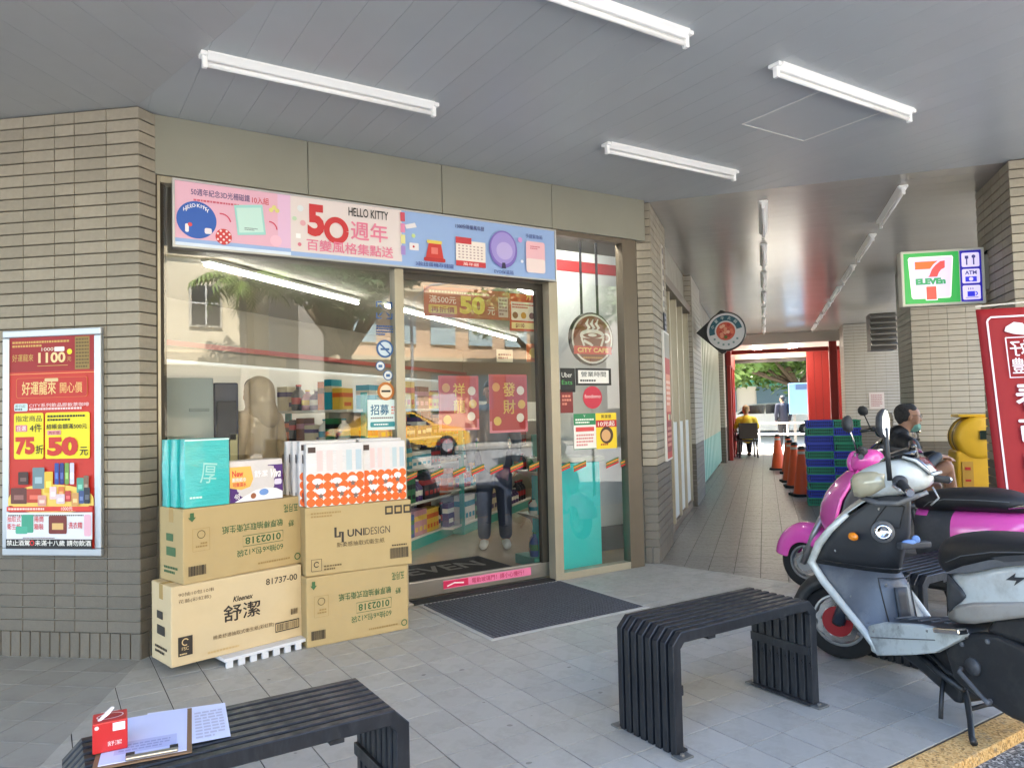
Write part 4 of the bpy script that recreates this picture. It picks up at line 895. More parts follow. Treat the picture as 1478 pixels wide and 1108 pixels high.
for i, (a, z, c) in enumerate(((12.95, 2.92, (206, 200, 190)), (15.15, 2.62, (206, 196, 182)))):
    tag(MB().obox(cw(a, -.3, z-.02), E2*.18, N2*4.1, Vector((0, 0, .2)), 0).build('beam', C_(c, .6)), 'pale beam across the end of the walkway', 'beam', kind='structure')
tag(MB().obox(cw(13.0, -.28, 2.6), E2*.06, N2*2.9, Vector((0, 0, .1)), 0).build('red_beam', m_redw), 'dark red trim beam across the walkway', 'beam', kind='structure')
tag(MB().obox(cw(15.2, -.3, 2.5), E2*.1, N2*3.2, Vector((0, 0, .1)), 0).build('shutter_box', C_((50, 46, 44), .5)), 'dark shutter rail across the walkway end', 'beam', kind='structure')
for lb, a, b, w, d in (('slim red post beside the brick-tile column', 12.7, 2.36, .25, .18), ('red wall panel behind the slim red post', 15.0, 1.98, .3, .95)):
    o = cw(a, b); tt = thing('red_post', lb, 'post', o, R_(ANG)); n_ = max(1, round(d/.19))
    MB().box((w/2, -d/2, 1.4), (w-.02, d-.02, 2.8)).build('core', C_((120, 30, 26), .6), tt)
    for j in range(n_):
        MB().box((w/2, -d*(j+.5)/n_, 1.4), (w, d/n_-.012, 2.8)).build('panel', m_redw, tt, bevel=.006)
m_lit = M('lit_downlight', (255, 244, 225), .5, emit=10.0)
for i, (a, b) in enumerate(((13.4, .75), (13.8, .75), (14.6, .75), (14.9, .75), (13.3, 1.62), (13.6, 1.62), (13.95, 1.62), (14.3, 1.62), (14.7, 1.62))):
    o = MB().box((0, 0, 0), (.16, .2, .02)).build('downlight', m_lit, loc=cw(a, b, 2.81)); o.rotation_euler.z = R_(ANG); tag(o, 'small lit square light in the low ceiling of the walkway end', 'light', 'lit lights at the walkway end')
# blue utility box, railing and the low barrier outside
t = thing('blue_box', 'pale blue metal box on legs outside the walkway end', 'box', cw(18.3, 2.35), R_(ANG)); MB().box((0, -.0, 1.5), (.6, 1.5, .95)).build('body', M('box_blue', (104, 146, 186), .5), t, bevel=.02); MB().box((-.31, .05, 1.86), (.02, 1.0, .16)).build('vent', C_((60, 90, 130), .5), t)
for y in (-.6, .6): MB().box((0, y, .5), (.1, .08, 1.05)).build('leg', C_((120, 120, 118), .5), t)
P = Print(.001); P.text('好', 0, 0, .28, (226, 226, 220), bold=.04); 
o = P.build('mark', cw(18.3, 2.35, 1.42)-E2*.304-N2*.05, N2, (0, 0, 1)); adopt(o, t)
t = thing('railing', 'low grey metal railing outside the end of the walkway', 'railing', cw(17.2, 1.5), R_(ANG))
for y in (-.8, 0, .8): MB().cyl((0, y, 0), (0, y, .8), .025).build('post', C_((180, 180, 176), .4), t)
for z in (.78, .45): MB().cyl((0, -.82, z), (0, .82, z), .022).build('rail', C_((180, 180, 176), .4), t)
# ================================================================== LAMPS AND FIXTURES UNDER THE CEILING
m_lampw = M('lamp_white', (246, 247, 246), .35); m_lampt = M('lamp_tube_off', (250, 250, 248), .2)
def batten(label, p, rz, L=1.25, group='unlit tube lamps under the arcade ceiling'):
    t = thing('tube_lamp', label, 'lamp', p, rz, group)
    pr_ = [(-.04, 0), (.04, 0), (.04, -.010), (.015, -.036), (-.015, -.036), (-.04, -.010)]
    MB().prism(pr_, -L/2+.02, L/2-.02, fr=lambda v: Vector((v.z, v.x, v.y))).build('batten', m_lampw, t, bevel=.002)
    for s_ in (-1, 1): MB().box((s_*(L/2-.012), 0, -.045), (.024, .03, .06)).box((s_*(L/2-.005), 0, -.011), (.03, .07, .021)).build('lamp_holder', m_lampw, t, bevel=.005)
    MB().tube([(-L/2+.02, 0, -.055), (L/2-.02, 0, -.055)], .013, 10).build('tube', m_lampt, t, smooth=True); return t
l0 = batten('white tube lamp over the shop window and stacked cartons', (-.228, .762, H), 0)
def lamp_copy(label, p, rz):
    c = copy_tree(l0); c.location = p; c.rotation_euler = (0, 0, rz); c['label'] = label; return c
lamp_copy('white tube lamp over the side window, in line with the one over the cartons', (2.277, .764, H), 0)
lamp_copy('white tube lamp above the near end of the middle black bench', (.445, -.545, H), 0)
lamp_copy('white tube lamp crossing the ceiling access hatch', (2.315, -.552, H), 0)
for k_ in range(7):
    for nn, lb in ((.92, 'white tube lamp in the walkway row nearer the shops'), (2.0, 'white tube lamp in the walkway row nearer the street columns')):
        p = cw(.95+1.8*k_, nn, H); lamp_copy(lb+(', first in the row' if k_ == 0 else ''), p, R_(ANG))
h1, h2, h3, h4 = [fl(*q_, H) for q_ in ((1072, 179), (1160, 203), (1285, 160), (1190, 130))]
t = thing('ceiling_hatch', 'square access hatch outlined in the grey ceiling', 'hatch', (h1+h3)/2)
xs0, xs1, ys0, ys1 = h1.x, h2.x, h3.y, h1.y
b = MB()
for x in (xs0, xs1): b.box((x, (ys0+ys1)/2, H-.002), (.009, ys1-ys0, .006))
for y in (ys0, ys1): b.box(((xs0+xs1)/2, y, H-.0025), (xs1-xs0+.009, .009, .006))
adopt(b.build('hatch_trim', m_white), t); adopt(MB().box(((xs0+xs1)/2, (ys0+ys1)/2, H-.0005), (xs1-xs0, ys1-ys0, .002)).build('hatch_panel', m_ceil), t)

# ================================================================== FRAMED POSTER ON THE LEFT WALL
def lrect(x0, y0, x1, y1):
    po = L0+LN*.02; a_ = pl(x0, y1, po, LA); b_ = pl(x1, (y0+y1)/2, po, LA); c_ = pl(x0, y0, po, LA); bb = pl(x1, y1, po, LA); return a_, (Vector((bb.x, bb.y, 0))-Vector((a_.x, a_.y, 0))).length, pl(x0, y0, po, LA).z-a_.z
o_, w, h = lrect(5, 478, 148, 801); u_ = -LD
t = thing('framed_poster', 'silver framed red and yellow promotion poster on the tiled wall', 'poster', o_)
fm = M('frame_silver', (176, 182, 190), .35, metal=.6); F_ = .042
b = MB(); Zv = Vector((0, 0, 1))
for (x, z, ww, hh) in ((0, 0, w, F_), (0, h-F_, w, F_), (0, F_, F_, h-2*F_), (w-F_, F_, F_, h-2*F_)):
    b.obox(o_+u_*x+Zv*z-LN*.018, u_*ww, Zv*hh, LN*.03, 0)
adopt(b.build('frame', fm, bevel=.006, seg=3), t)
P = Print(.00025); RD, OR, YL, WT, BK, GD = (166, 28, 28), (190, 44, 30), (228, 214, 30), (226, 224, 220), (24, 22, 24), (200, 160, 84)
P.rect(F_*.9, F_*.9, w-1.8*F_, h-1.8*F_, OR); x0, x1, y0, y1 = F_, w-F_, F_, h-F_; iw, ih = x1-x0, y1-y0
X_ = lambda f: x0+iw*f
Y_ = lambda f: y1-ih*f
P.rect(x0, Y_(.165), iw, ih*.165, (150, 20, 24)); P.rect(X_(.77), Y_(.16), iw*.17, ih*.155, (140, 116, 56)); P.lines(X_(.78), Y_(.155), iw*.15, ih*.145, 9, (96, 74, 34), 4)
P.lines(X_(.03), Y_(.05), iw*.68, ih*.035, 2, GD, 1); P.text('好運龍來', X_(.03), Y_(.115), ih*.035, GD, w=iw*.25, bold=.01); P.text('1100', X_(.34), Y_(.125), ih*.05, (232, 206, 150), w=iw*.32, bold=.03); P.text('元', X_(.68), Y_(.12), ih*.02, GD); P.text('1000', X_(.38), Y_(.068), ih*.016, (232, 220, 200), w=iw*.14); P.rect(X_(.53), Y_(.072), iw*.12, ih*.022, WT, r=.006); P.disc(X_(.71), Y_(.075), iw*.03, YL); P.rect(X_(.33), Y_(.14), iw*.36, .003, GD)
P.rect(x0, Y_(.177), iw, .004, (226, 150, 90)); P.rect(X_(.08), Y_(.29), iw*.84, ih*.095, (206, 120, 50), r=.015); P.rect(X_(.085), Y_(.2885), iw*.83, ih*.092, (182, 38, 28), r=.014)
P.text('好運龍來', X_(.15), Y_(.275), ih*.062, (224, 196, 130), w=iw*.40, bold=.02); P.text('開心價', X_(.60), Y_(.27), ih*.05, (224, 180, 110), w=iw*.26, bold=.015); P.rect(X_(.42), Y_(.215), iw*.16, ih*.016, (214, 190, 140), r=.006)
P.rect(X_(.06), Y_(.352), iw*.16, ih*.036, (200, 226, 230), r=.008); P.text('即日起', X_(.075), Y_(.336), ih*.015, BK, w=iw*.12); P.lines(X_(.07), Y_(.35), iw*.14, ih*.014, 1, (60, 70, 80), 4); P.text('CITY系列飲品即飲茶咖啡', X_(.24), Y_(.335), ih*.018, (236, 206, 206), w=iw*.7, bold=.02); P.lines(X_(.24), Y_(.352), iw*.7, ih*.017, 1, (236, 206, 206), 6)
P.rect(X_(.06), Y_(.58), iw*.35, ih*.218, YL, r=.012); P.rect(X_(.43), Y_(.58), iw*.52, ih*.218, YL, r=.012)
P.text('指定商品', X_(.08), Y_(.402), ih*.028, BK, w=iw*.31, bold=.02); P.rect(X_(.08), Y_(.45), iw*.14, ih*.032, (206, 110, 130), r=.006); P.text('任選', X_(.095), Y_(.446), ih*.024, WT, w=iw*.11, bold=.02); P.text('4件', X_(.25), Y_(.452), ih*.038, BK, w=iw*.14, bold=.03)
P.text('75', X_(.08), Y_(.56), ih*.085, OR, w=iw*.23, bold=.06); P.text('折', X_(.32), Y_(.555), ih*.04, BK, bold=.03)
P.lines(X_(.46), Y_(.405), iw*.45, ih*.034, 2, (60, 56, 20), 3); P.text('結帳金額滿500元', X_(.45), Y_(.44), ih*.024, BK, w=iw*.47, bold=.025); P.rect(X_(.46), Y_(.468), iw*.16, ih*.022, (214, 150, 150), r=.005); P.text('再折價', X_(.475), Y_(.466), ih*.016, (150, 40, 60), w=iw*.13, bold=.02); P.text('50', X_(.46), Y_(.567), ih*.09, OR, w=iw*.36, bold=.06); P.text('元', X_(.84), Y_(.565), ih*.038, BK, bold=.03)
P.disc(X_(.5), Y_(.77), iw*.5, (226, 196, 96), ry=ih*.07, n=40); P.rect(x0, Y_(.80), iw, ih*.03, (226, 196, 96))
rr = random.Random(5)
for (fx, fw, fy, fh, c) in ((.12, .12, .70, .06, (60, 34, 30)), (.29, .14, .72, .10, (104, 130, 140)), (.43, .10, .74, .10, (214, 176, 50)), (.55, .05, .70, .10, (40, 70, 150)), (.61, .05, .70, .1, (40, 50, 120)), (.67, .05, .70, .1, (110, 150, 70)), (.73, .05, .70, .1, (206, 200, 220)), (.81, .08, .74, .07, (80, 150, 130)), (.89, .06, .75, .09, (120, 96, 80)), (.04, .19, .79, .075, (96, 50, 44)), (.23, .17, .785, .065, (176, 60, 40)), (.36, .10, .80, .05, (206, 150, 140)), (.50, .08, .77, .06, (226, 196, 200)), (.60, .07, .76, .05, (206, 120, 60)), (.68, .07, .78, .05, (180, 60, 60)), (.84, .06, .79, .06, (60, 80, 130)), (.90, .07, .79, .075, (40, 44, 56)), (.58, .10, .79, .045, (206, 190, 200)), (.76, .08, .80, .06, (200, 150, 90))):
    P.rect(X_(fx), Y_(fy), iw*fw, ih*fh, c, r=.006); P.rect(X_(fx+fw*.2), Y_(fy-fh*.25), iw*fw*.6, ih*fh*.3, tuple(min(255, v+50) for v in c))
P.rect(x0, Y_(.825), iw, ih*.022, (206, 60, 50)); P.text('1000元', X_(.64), Y_(.822), ih*.018, (240, 220, 210), bold=.02); P.lines(X_(.02), Y_(.822), iw*.58, ih*.016, 1, (232, 206, 196), 9)
P.rect(x0, Y_(.955), iw, ih*.125, (214, 218, 228)); P.lines(X_(.02), Y_(.85), iw*.9, ih*.012, 1, (90, 90, 90), 2)
P.text('抽取式', X_(.01), Y_(.875), ih*.028, (196, 50, 60), w=iw*.16, bold=.02); P.text('衛生紙', X_(.01), Y_(.91), ih*.028, (196, 50, 60), w=iw*.16, bold=.02); P.rect(X_(.18), Y_(.925), iw*.14, ih*.085, (60, 150, 126), r=.008); P.rect(X_(.11), Y_(.93), iw*.14, ih*.035, (70, 164, 140), r=.008)
P.text('捲筒', X_(.33), Y_(.875), ih*.028, (196, 50, 60), w=iw*.11, bold=.02); P.text('箱裝', X_(.33), Y_(.91), ih*.028, (196, 50, 60), w=iw*.11, bold=.02); P.rect(X_(.50), Y_(.93), iw*.21, ih*.085, (110, 40, 36), r=.01); P.rect(X_(.54), Y_(.91), iw*.13, ih*.03, (206, 170, 110)); P.text('洗衣精', X_(.73), Y_(.905), ih*.03, (196, 50, 60), w=iw*.16, bold=.02); P.rect(X_(.91), Y_(.94), iw*.08, ih*.10, (216, 170, 190), r=.01)
P.lines(X_(.2), Y_(.953), iw*.6, ih*.008, 1, (110, 90, 90), 3)
P.rect(x0, y0, iw, ih*.045, BK); P.text('禁止酒駕', X_(.01), Y_(.985), ih*.026, WT, w=iw*.27, bold=.025); P.arc(X_(.31), Y_(.972), iw*.022, 0, 360, .006, (200, 40, 40)); P.text('未滿十八歲 請勿飲酒', X_(.345), Y_(.985), ih*.026, WT, w=iw*.645, bold=.025)
P.build('print', o_+LN*.002, u_, Zv, t)

# ================================================================== WALKWAY SIDE OF THE SHOP
ws = thing('walkway_window', 'tall shop window with white frosted panels along the walkway', 'window', cw(1.0, -.1), R_(ANG))
MB().box((1.38, .05, 2.86), (2.75, .1, .42)).build('header_panel', m_fascia, ws, bevel=.004)
MB().box((1.38, -.03, 2.6), (2.75, .1, .1)).build('frame_rail', m_alu_d, ws, bevel=.003); MB().box((1.38, 0, .04), (2.75, .08, .08)).build('frame_rail', m_alu_d, ws, bevel=.003)
for x in (.03, .7, 1.35, 2.0, 2.72): MB().box((x, 0, 1.33), (.06, .09, 2.5)).build('frame_post', m_alu, ws, bevel=.003)
for i in range(4):
    xa, xb = (.06, .73, 1.38, 2.03)[i], (.67, 1.32, 1.97, 2.69)[i]
    pnl = MB().quad((xa, 0, .08), (xb, 0, .08), (xb, 0, 2.55), (xa, 0, 2.55)).build('pane', m_glass, ws)
    if i > 0: MB().box(((xa+xb)/2, -.012, .62), (xb-xa-.02, .008, 1.05)).build('frosted_panel', M('frosted', (206, 214, 216), .6), ws)
    if i > 1: MB().box(((xa+xb)/2, .03, 1.85), (xb-xa-.02, .008, 1.38)).build('pale_blind', M('blind', (196, 190, 160), .7), ws)
for i, (z, hh, c, lb) in enumerate(((1.0, 1.15, (190, 70, 50), 'red product poster in white frame on the corner pillar'), )):
    o_ = cw(.50, .004, .82); t = thing('pillar_poster', lb, 'poster', o_)
    adopt(MB().obox(o_-N2*.004, E2*.40, N2*.022, Zv*1.20, 0).build('frame', m_white, bevel=.004), t)
    P = Print(.0004); P.rect(.02, .02, .36, 1.16, (176, 60, 50)); P.rect(.02, .95, .36, .23, (150, 150, 140)); P.rect(.05, .45, .3, .35, (214, 140, 110), r=.02); P.rect(.05, .08, .3, .28, (130, 36, 40)); P.lines(.06, .5, .28, .25, 5, (236, 206, 190), 4); P.lines(.06, .12, .28, .2, 4, (206, 150, 130), 5)
    for k_ in range(6): P.disc(.08+.05*k_, .4, .03, PRODC[k_*2])
    P.build('print', o_+N2*.018, E2, Zv, t)
o_ = cw(.62, .004, 2.22); t = thing('pillar_notice', 'thin white lettering strip high on the corner pillar', 'notice', o_)
adopt(MB().obox(o_-N2*.004, E2*.12, N2*.008, Zv*.62, 0).build('strip', C_((196, 190, 180))), t); P = Print(.0004)
for k_ in range(6): P.rect(.02, .03+k_*.1, .08, .06, (120, 110, 110))
P.build('lettering', o_+N2*.005, E2, Zv, t)
o_ = cw(.66, .004, 1.98); t = tag(MB().obox((0, 0, 0), E2*.15, N2*.008, Zv*.22, 0).build('dark_plaque', C_((46, 48, 60)), loc=o_), 'small dark plaque with pale rows on the corner pillar', 'plaque')
P = Print(.0004); P.lines(.02, .02, .11, .18, 4, (150, 150, 160), 2); P.build('print', o_+N2*.009, E2, Zv, t)
# pale shutter beyond the second pillar
sh = thing('folding_shutter', 'pale green folding shutter with vertical ribs along the walkway', 'shutter', cw(5.15, -.1), R_(ANG))
MB().box((3.2, .1, 1.35), (6.4, .06, 2.7)).build('backing', M('shutter_back', (150, 160, 146), .6), sh); MB().box((3.2, .05, 2.88), (6.4, .1, .36)).build('header_panel', m_fascia, sh)
m_rib = M('shutter_rib', (176, 180, 156), .45); m_rib2 = M('shutter_rib_teal', (120, 176, 166), .45)
for i in range(16):
    x = .2+i*.4; MB().box((x, .04, 1.72), (.22, .08, 1.95)).build('shutter_rib', m_rib, sh, bevel=.01); MB().box((x, .042, .4), (.22, .08, .7)).build('shutter_rib', m_rib2, sh, bevel=.01)
# round projecting sign
pc = pl(1039, 479, cw(4.35, 0), ANG-90); zc = pc.z; ctr = cw(4.35, .40, zc)
t = thing('round_sign', 'round white and teal food sign in a black holder projecting over the walkway', 'sign', ctr)
Rr = .27; ux = N2; out = -E2
ring = lambda r_, d: [ctr+ux*r_*math.cos(2*math.pi*k/40)+Zv*r_*math.sin(2*math.pi*k/40)+out*d for k in range(40)]
adopt(MB().rings([ring(Rr*.97, -.06), ring(Rr, -.05), ring(Rr, .05), ring(Rr*.97, .06)]).build('sign_body', m_black, auto=40), t)
b = MB(); pts_ = [(-.40, .0), (-.06, .30), (.0, .285), (-.05, .0), (.0, -.285), (-.06, -.31)]; b.prism(pts_, -.04, .04, fr=lambda v: ctr+ux*v.x+Zv*v.y+out*v.z); adopt(b.build('bracket', m_black, bevel=.006), t)
P = Print(.0005); P.disc(0, 0, Rr*.93, (214, 216, 222), n=40)
P.arc(0, 0, Rr*.68, 10, 195, Rr*.28, (36, 92, 110), n=30); P.disc(0, .0, Rr*.47, (206, 92, 66), n=30)
for k_ in range(22):
    aa, r_ = rr.uniform(0, 6.28), rr.uniform(0, Rr*.36); P.disc(r_*math.cos(aa), r_*math.sin(aa), Rr*.09, rr.choice(((226, 150, 120), (190, 60, 50), (224, 120, 90), (236, 180, 150))), n=8)
P.disc(0, -Rr*.3, Rr*.09, (96, 110, 40))
P.z += .001
for k_, ch in enumerate('小蒙牛火鍋'): P.text(ch, Rr*.68*math.cos(R_(160-k_*29)), Rr*.68*math.sin(R_(160-k_*29))-Rr*.08, Rr*.17, (206, 222, 226), al='C', bold=.02, up=False, rot=R_(70-k_*29))
for k_ in range(6): P.rect(Rr*.68*math.cos(R_(215+k_*22))-.012, Rr*.70*math.sin(R_(215+k_*22))-.012, .026, .026, (110, 140, 146), up=False)
P.build('print', ctr+out*.062, ux, Zv, t)
# louvred vent and paper on the columns
t = thing('louvre_vent', 'slatted grey vent box fixed high beside the far column', 'vent', cw(8.2, 2.95, 2.25))
for k_ in range(6): adopt(MB().obox(cw(8.2, 2.72, 2.32+k_*.1), N2*.42, E2*.12+Zv*.05, Zv*.02, 0).build('slat', C_((120, 120, 118), .4)), t)
adopt(MB().obox(cw(8.34, 2.72, 2.26), N2*.42, E2*.5, Zv*.66, 0).build('vent_box', C_((70, 68, 66), .6)), t)
o_ = cw(11.588, 3.05, 1.18); t = tag(MB().obox((0, 0, 0), N2*.3, -E2*.004, Zv*.36, 0).build('paper_notice', C_((206, 196, 190)), loc=o_), 'white paper notice taped to the far brick-tile column', 'notice'); P = Print(.001); P.lines(.04, .05, .22, .27, 7, (176, 130, 130), 3); P.build('print', o_-E2*.006, N2, Zv, t)

# ================================================================== LIT SHOP SIGN
so_ = cw(.42, 1.93, 2.10); su = (cw(.47, 2.575)-cw(.36, 1.93)).normalized()
a0_, a1_, a2_ = at(1298, 363, 6.12), at(1303, 443, 6.12), at(1424, 438, 6.0)
so_ = Vector((a1_.x, a1_.y, a1_.z)); su = Vector((a2_.x-a1_.x, a2_.y-a1_.y, 0)); wS = su.length; su.normalize(); hS = a0_.z-a1_.z; sn = Vector((su.y, -su.x, 0))
t = thing('lit_sign', 'lit green white and blue shop sign box fixed to the street column', 'sign', so_)
adopt(MB().obox(so_+sn*.0, su*wS, Zv*hS, -sn*.10, 0).build('sign_body', M('sign_ivory', (206, 204, 190), .4), bevel=.006), t)
E_ = lambda c, k=1.0: M('lit_%02x%02x%02x' % c, c, .4, emit=.075*k)
P = Print(.0004); fw = wS*.695; m_ = hS*.045; gy = hS-2*m_
P.rect(m_, m_, fw-m_, gy, E_((24, 150, 62)))
lg = E_((206, 190, 226))
P.poly([(m_+fw*.075, hS*.85), (m_+fw*.10, hS*.885), (fw*.885, hS*.885), (fw*.905, hS*.85), (fw*.845, hS*.16), (fw*.82, hS*.13), (fw*.19, hS*.13), (fw*.165, hS*.16)], E_((236, 240, 236)))
P.poly([(m_+fw*.09, hS*.845), (m_+fw*.11, hS*.865), (fw*.875, hS*.865), (fw*.89, hS*.845), (fw*.832, hS*.165), (fw*.81, hS*.147), (fw*.20, hS*.147), (fw*.178, hS*.165)], lg)
P.poly([(fw*.24, hS*.80), (fw*.64, hS*.80), (fw*.56, hS*.74), (fw*.50, hS*.66), (fw*.24, hS*.66)], E_((236, 92, 24)))
sw = [(fw*.76, hS*.80), (fw*.68, hS*.79), (fw*.60, hS*.73), (fw*.53, hS*.65), (fw*.48, hS*.53), (fw*.455, hS*.515), (fw*.62, hS*.515), (fw*.65, hS*.59), (fw*.69, hS*.64), (fw*.755, hS*.67)]
P.poly(sw, E_((214, 56, 60))); P.poly([(fw*.405, hS*.095), (fw*.61, hS*.095), (fw*.61, hS*.36), (fw*.405, hS*.36)], E_((236, 236, 236))); P.poly([(fw*.42, hS*.11), (fw*.595, hS*.11), (fw*.595, hS*.345), (fw*.42, hS*.345)], E_((206, 70, 56)))
P.text('ELEVEn', fw*.5, hS*.38, hS*.115, E_((24, 140, 84)), w=fw*.52, bold=.075, al='C')
P.rect(fw+m_*.3, m_, wS-fw-m_*1.6, gy, E_((24, 14, 150)))
bx0, bw = fw+m_*.9, wS-fw-m_*2.9; wl_ = E_((214, 202, 236))
for k_ in range(3): P.rect(bx0, m_*1.7+k_*gy*.32, bw, gy*.28, wl_, r=.012)
dk = E_((60, 56, 120)); bl_ = E_((50, 50, 200))
cy = m_*1.7+2*gy*.32+gy*.14; P.rect(bx0+bw*.25, cy-gy*.1, bw*.08, gy*.14, dk); P.rect(bx0+bw*.19, cy+gy*.02, bw*.2, gy*.06, dk); P.rect(bx0+bw*.64, cy-gy*.1, bw*.08, gy*.14, dk); P.disc(bx0+bw*.68, cy+gy*.06, bw*.11, dk)
cy = m_*1.7+gy*.32; P.text('ATM', bx0+bw*.16, cy+gy*.17, gy*.075, dk, w=bw*.66, bold=.03); P.rect(bx0+bw*.17, cy+gy*.03, bw*.64, gy*.1, bl_); P.disc(bx0+bw*.49, cy+gy*.08, bw*.12, wl_)
cy = m_*1.7; P.rect(bx0+bw*.25, cy+gy*.06, bw*.42, gy*.1, bl_); P.arc(bx0+bw*.70, cy+gy*.115, bw*.1, -90, 90, .008, bl_); P.rect(bx0+bw*.15, cy+gy*.035, bw*.7, gy*.01, dk)
for k_ in range(3): P.rect(bx0+bw*(.3+.12*k_), cy+gy*.19, bw*.04, gy*.04, dk)
P.build('lit_face', so_, su, Zv, t)
bp = so_+su*wS; adopt(MB().obox(bp-sn*.02+Zv*hS*.25, su*.16, -sn*.09, Zv*hS*.62, 0).build('bracket', M('bracket_grey', (150, 146, 138), .4, metal=.4), bevel=.005), t)
adopt(MB().tube([bp+su*.02+Zv*hS*.9-sn*.05, bp+su*.06+Zv*hS*.98-sn*.05, bp+su*.1+Zv*hS*.92-sn*.05], .012, 6).build('cable', m_black), t)

# ================================================================== RED BANNER
bb0 = pl(1408, 447, cw(-.5, 0), ANG-90); bb1 = pl(1440, 712, cw(-.5, 0), ANG-90)
t = thing('banner', 'tall red cloth banner with white border and lettering hung from the column', 'banner', (bb0.x, bb0.y, .3))
wB_, zt_, zb_ = .62, bb0.z, .28
sk = (Vector((bb1.x, bb1.y, 0))-Vector((bb0.x, bb0.y, 0))).dot(N2)/(bb0.z-bb1.z)
b = MB(); rows, cols_ = 20, 12
def bpnt(i, j, d=0):
    v = j/rows; u = i/cols_; z = zt_-(zt_-zb_)*v; x = u*wB_+sk*(zt_-z)
    return Vector((bb0.x, bb0.y, z))+N2*x-E2*(.012*math.sin(u*7+v*1.5)*(.3+v)+d)
vs_ = [bpnt(i, j) for j in range(rows+1) for i in range(cols_+1)]
b.add(vs_, [(j*(cols_+1)+i, (j+1)*(cols_+1)+i, (j+1)*(cols_+1)+i+1, j*(cols_+1)+i+1) for j in range(rows) for i in range(cols_)])
adopt(b.build('cloth', M('banner_red', (142, 16, 26), .7, var=.05, vs_=4), smooth=True, solid=.002), t)
P = Print(.0003); Hb = zt_-zb_; wh = (222, 210, 222)
P.stroke([(.055, 0), (.055, Hb-.09), (.062, Hb-.075), (.08, Hb-.06), (wB_-.04, Hb-.06)], .012, wh)
P.poly([(.16, Hb-.13), (.21, Hb-.10), (.26, Hb-.11), (.29, Hb-.16), (.26, Hb-.19), (.20, Hb-.18), (.15, Hb-.16)], wh); P.poly([(.31, Hb-.16), (.35, Hb-.11), (.41, Hb-.10), (.44, Hb-.15), (.40, Hb-.19), (.34, Hb-.18)], wh); P.disc(.30, Hb-.16, .014, wh)
for (xx, yy, ch) in ((.17, Hb-.33, '好'), (.17, Hb-.45, '禮'), (.31, Hb-.33, '賀'), (.31, Hb-.45, '喜')): P.text(ch, xx, yy, .105, wh, w=.11, mirror=True, bold=.02)
P.stroke([(.15, Hb-.205), (.15, Hb-.475), (.44, Hb-.475), (.44, Hb-.205), (.15, Hb-.205)], .008, wh)
for k_, ch in enumerate('春節禮盒'): P.text(ch, .17, Hb-.70-k_*.235, .19, wh, w=.21, mirror=True, bold=.04)
o = P.build('lettering', (bb0.x, bb0.y, zb_), N2, Zv, t, lift=.022); o.data.transform(Matrix(((1, -sk, 0, sk*Hb), (0, 1, 0, 0), (0, 0, 1, 0), (0, 0, 0, 1))))
adopt(MB().tube([bb0+Vector((0, 0, .02)), bb0+N2*.35+Zv*.035-E2*.0, bb0+N2*.8+Zv*.06], .006, 6).build('cord', C_((206, 200, 190), .7)), t)
# ================================================================== DOOR MAT, BENCHES, CARTONS, PACKS
mt = [fl(*q_) for q_ in ((606.8, 872.4), (814.4, 838.3), (933.8, 877.2), (706.3, 926.4))]
mx0, mx1, my0, my1 = .662, 1.868, .708, 1.69
t = thing('door_mat', 'ribbed charcoal door mat with pale edging before the sliding door', 'mat', (1.26, 1.2, 0))
adopt(MB().box(((mx0+mx1)/2, (my0+my1)/2, .004), (mx1-mx0, my1-my0, .006)).build('edging', M('mat_edge', (176, 176, 176), .6, var=.1), bevel=.003), t)
b = MB(); i = 0; x = mx0+.035
while x < mx1-.04:
    b.box((x, (my0+my1)/2-.0, .0095), (.016, my1-my0-.07, .009)); x += .03
adopt(MB().box(((mx0+mx1)/2, (my0+my1)/2, .0072), (mx1-mx0-.06, my1-my0-.06, .003)).build('mat_base', M('mat_base', (40, 42, 50), .9)), t)
o = adopt(b.build('ribs', M('mat_rib', (84, 86, 94), .95, var=.5, vs_=90)), t); tag(o, kind='stuff')
adopt(MB().box((1.26, 1.75, .008), (1.24, .1, .014)).build('rubber_strip', m_rub, bevel=.004), t)

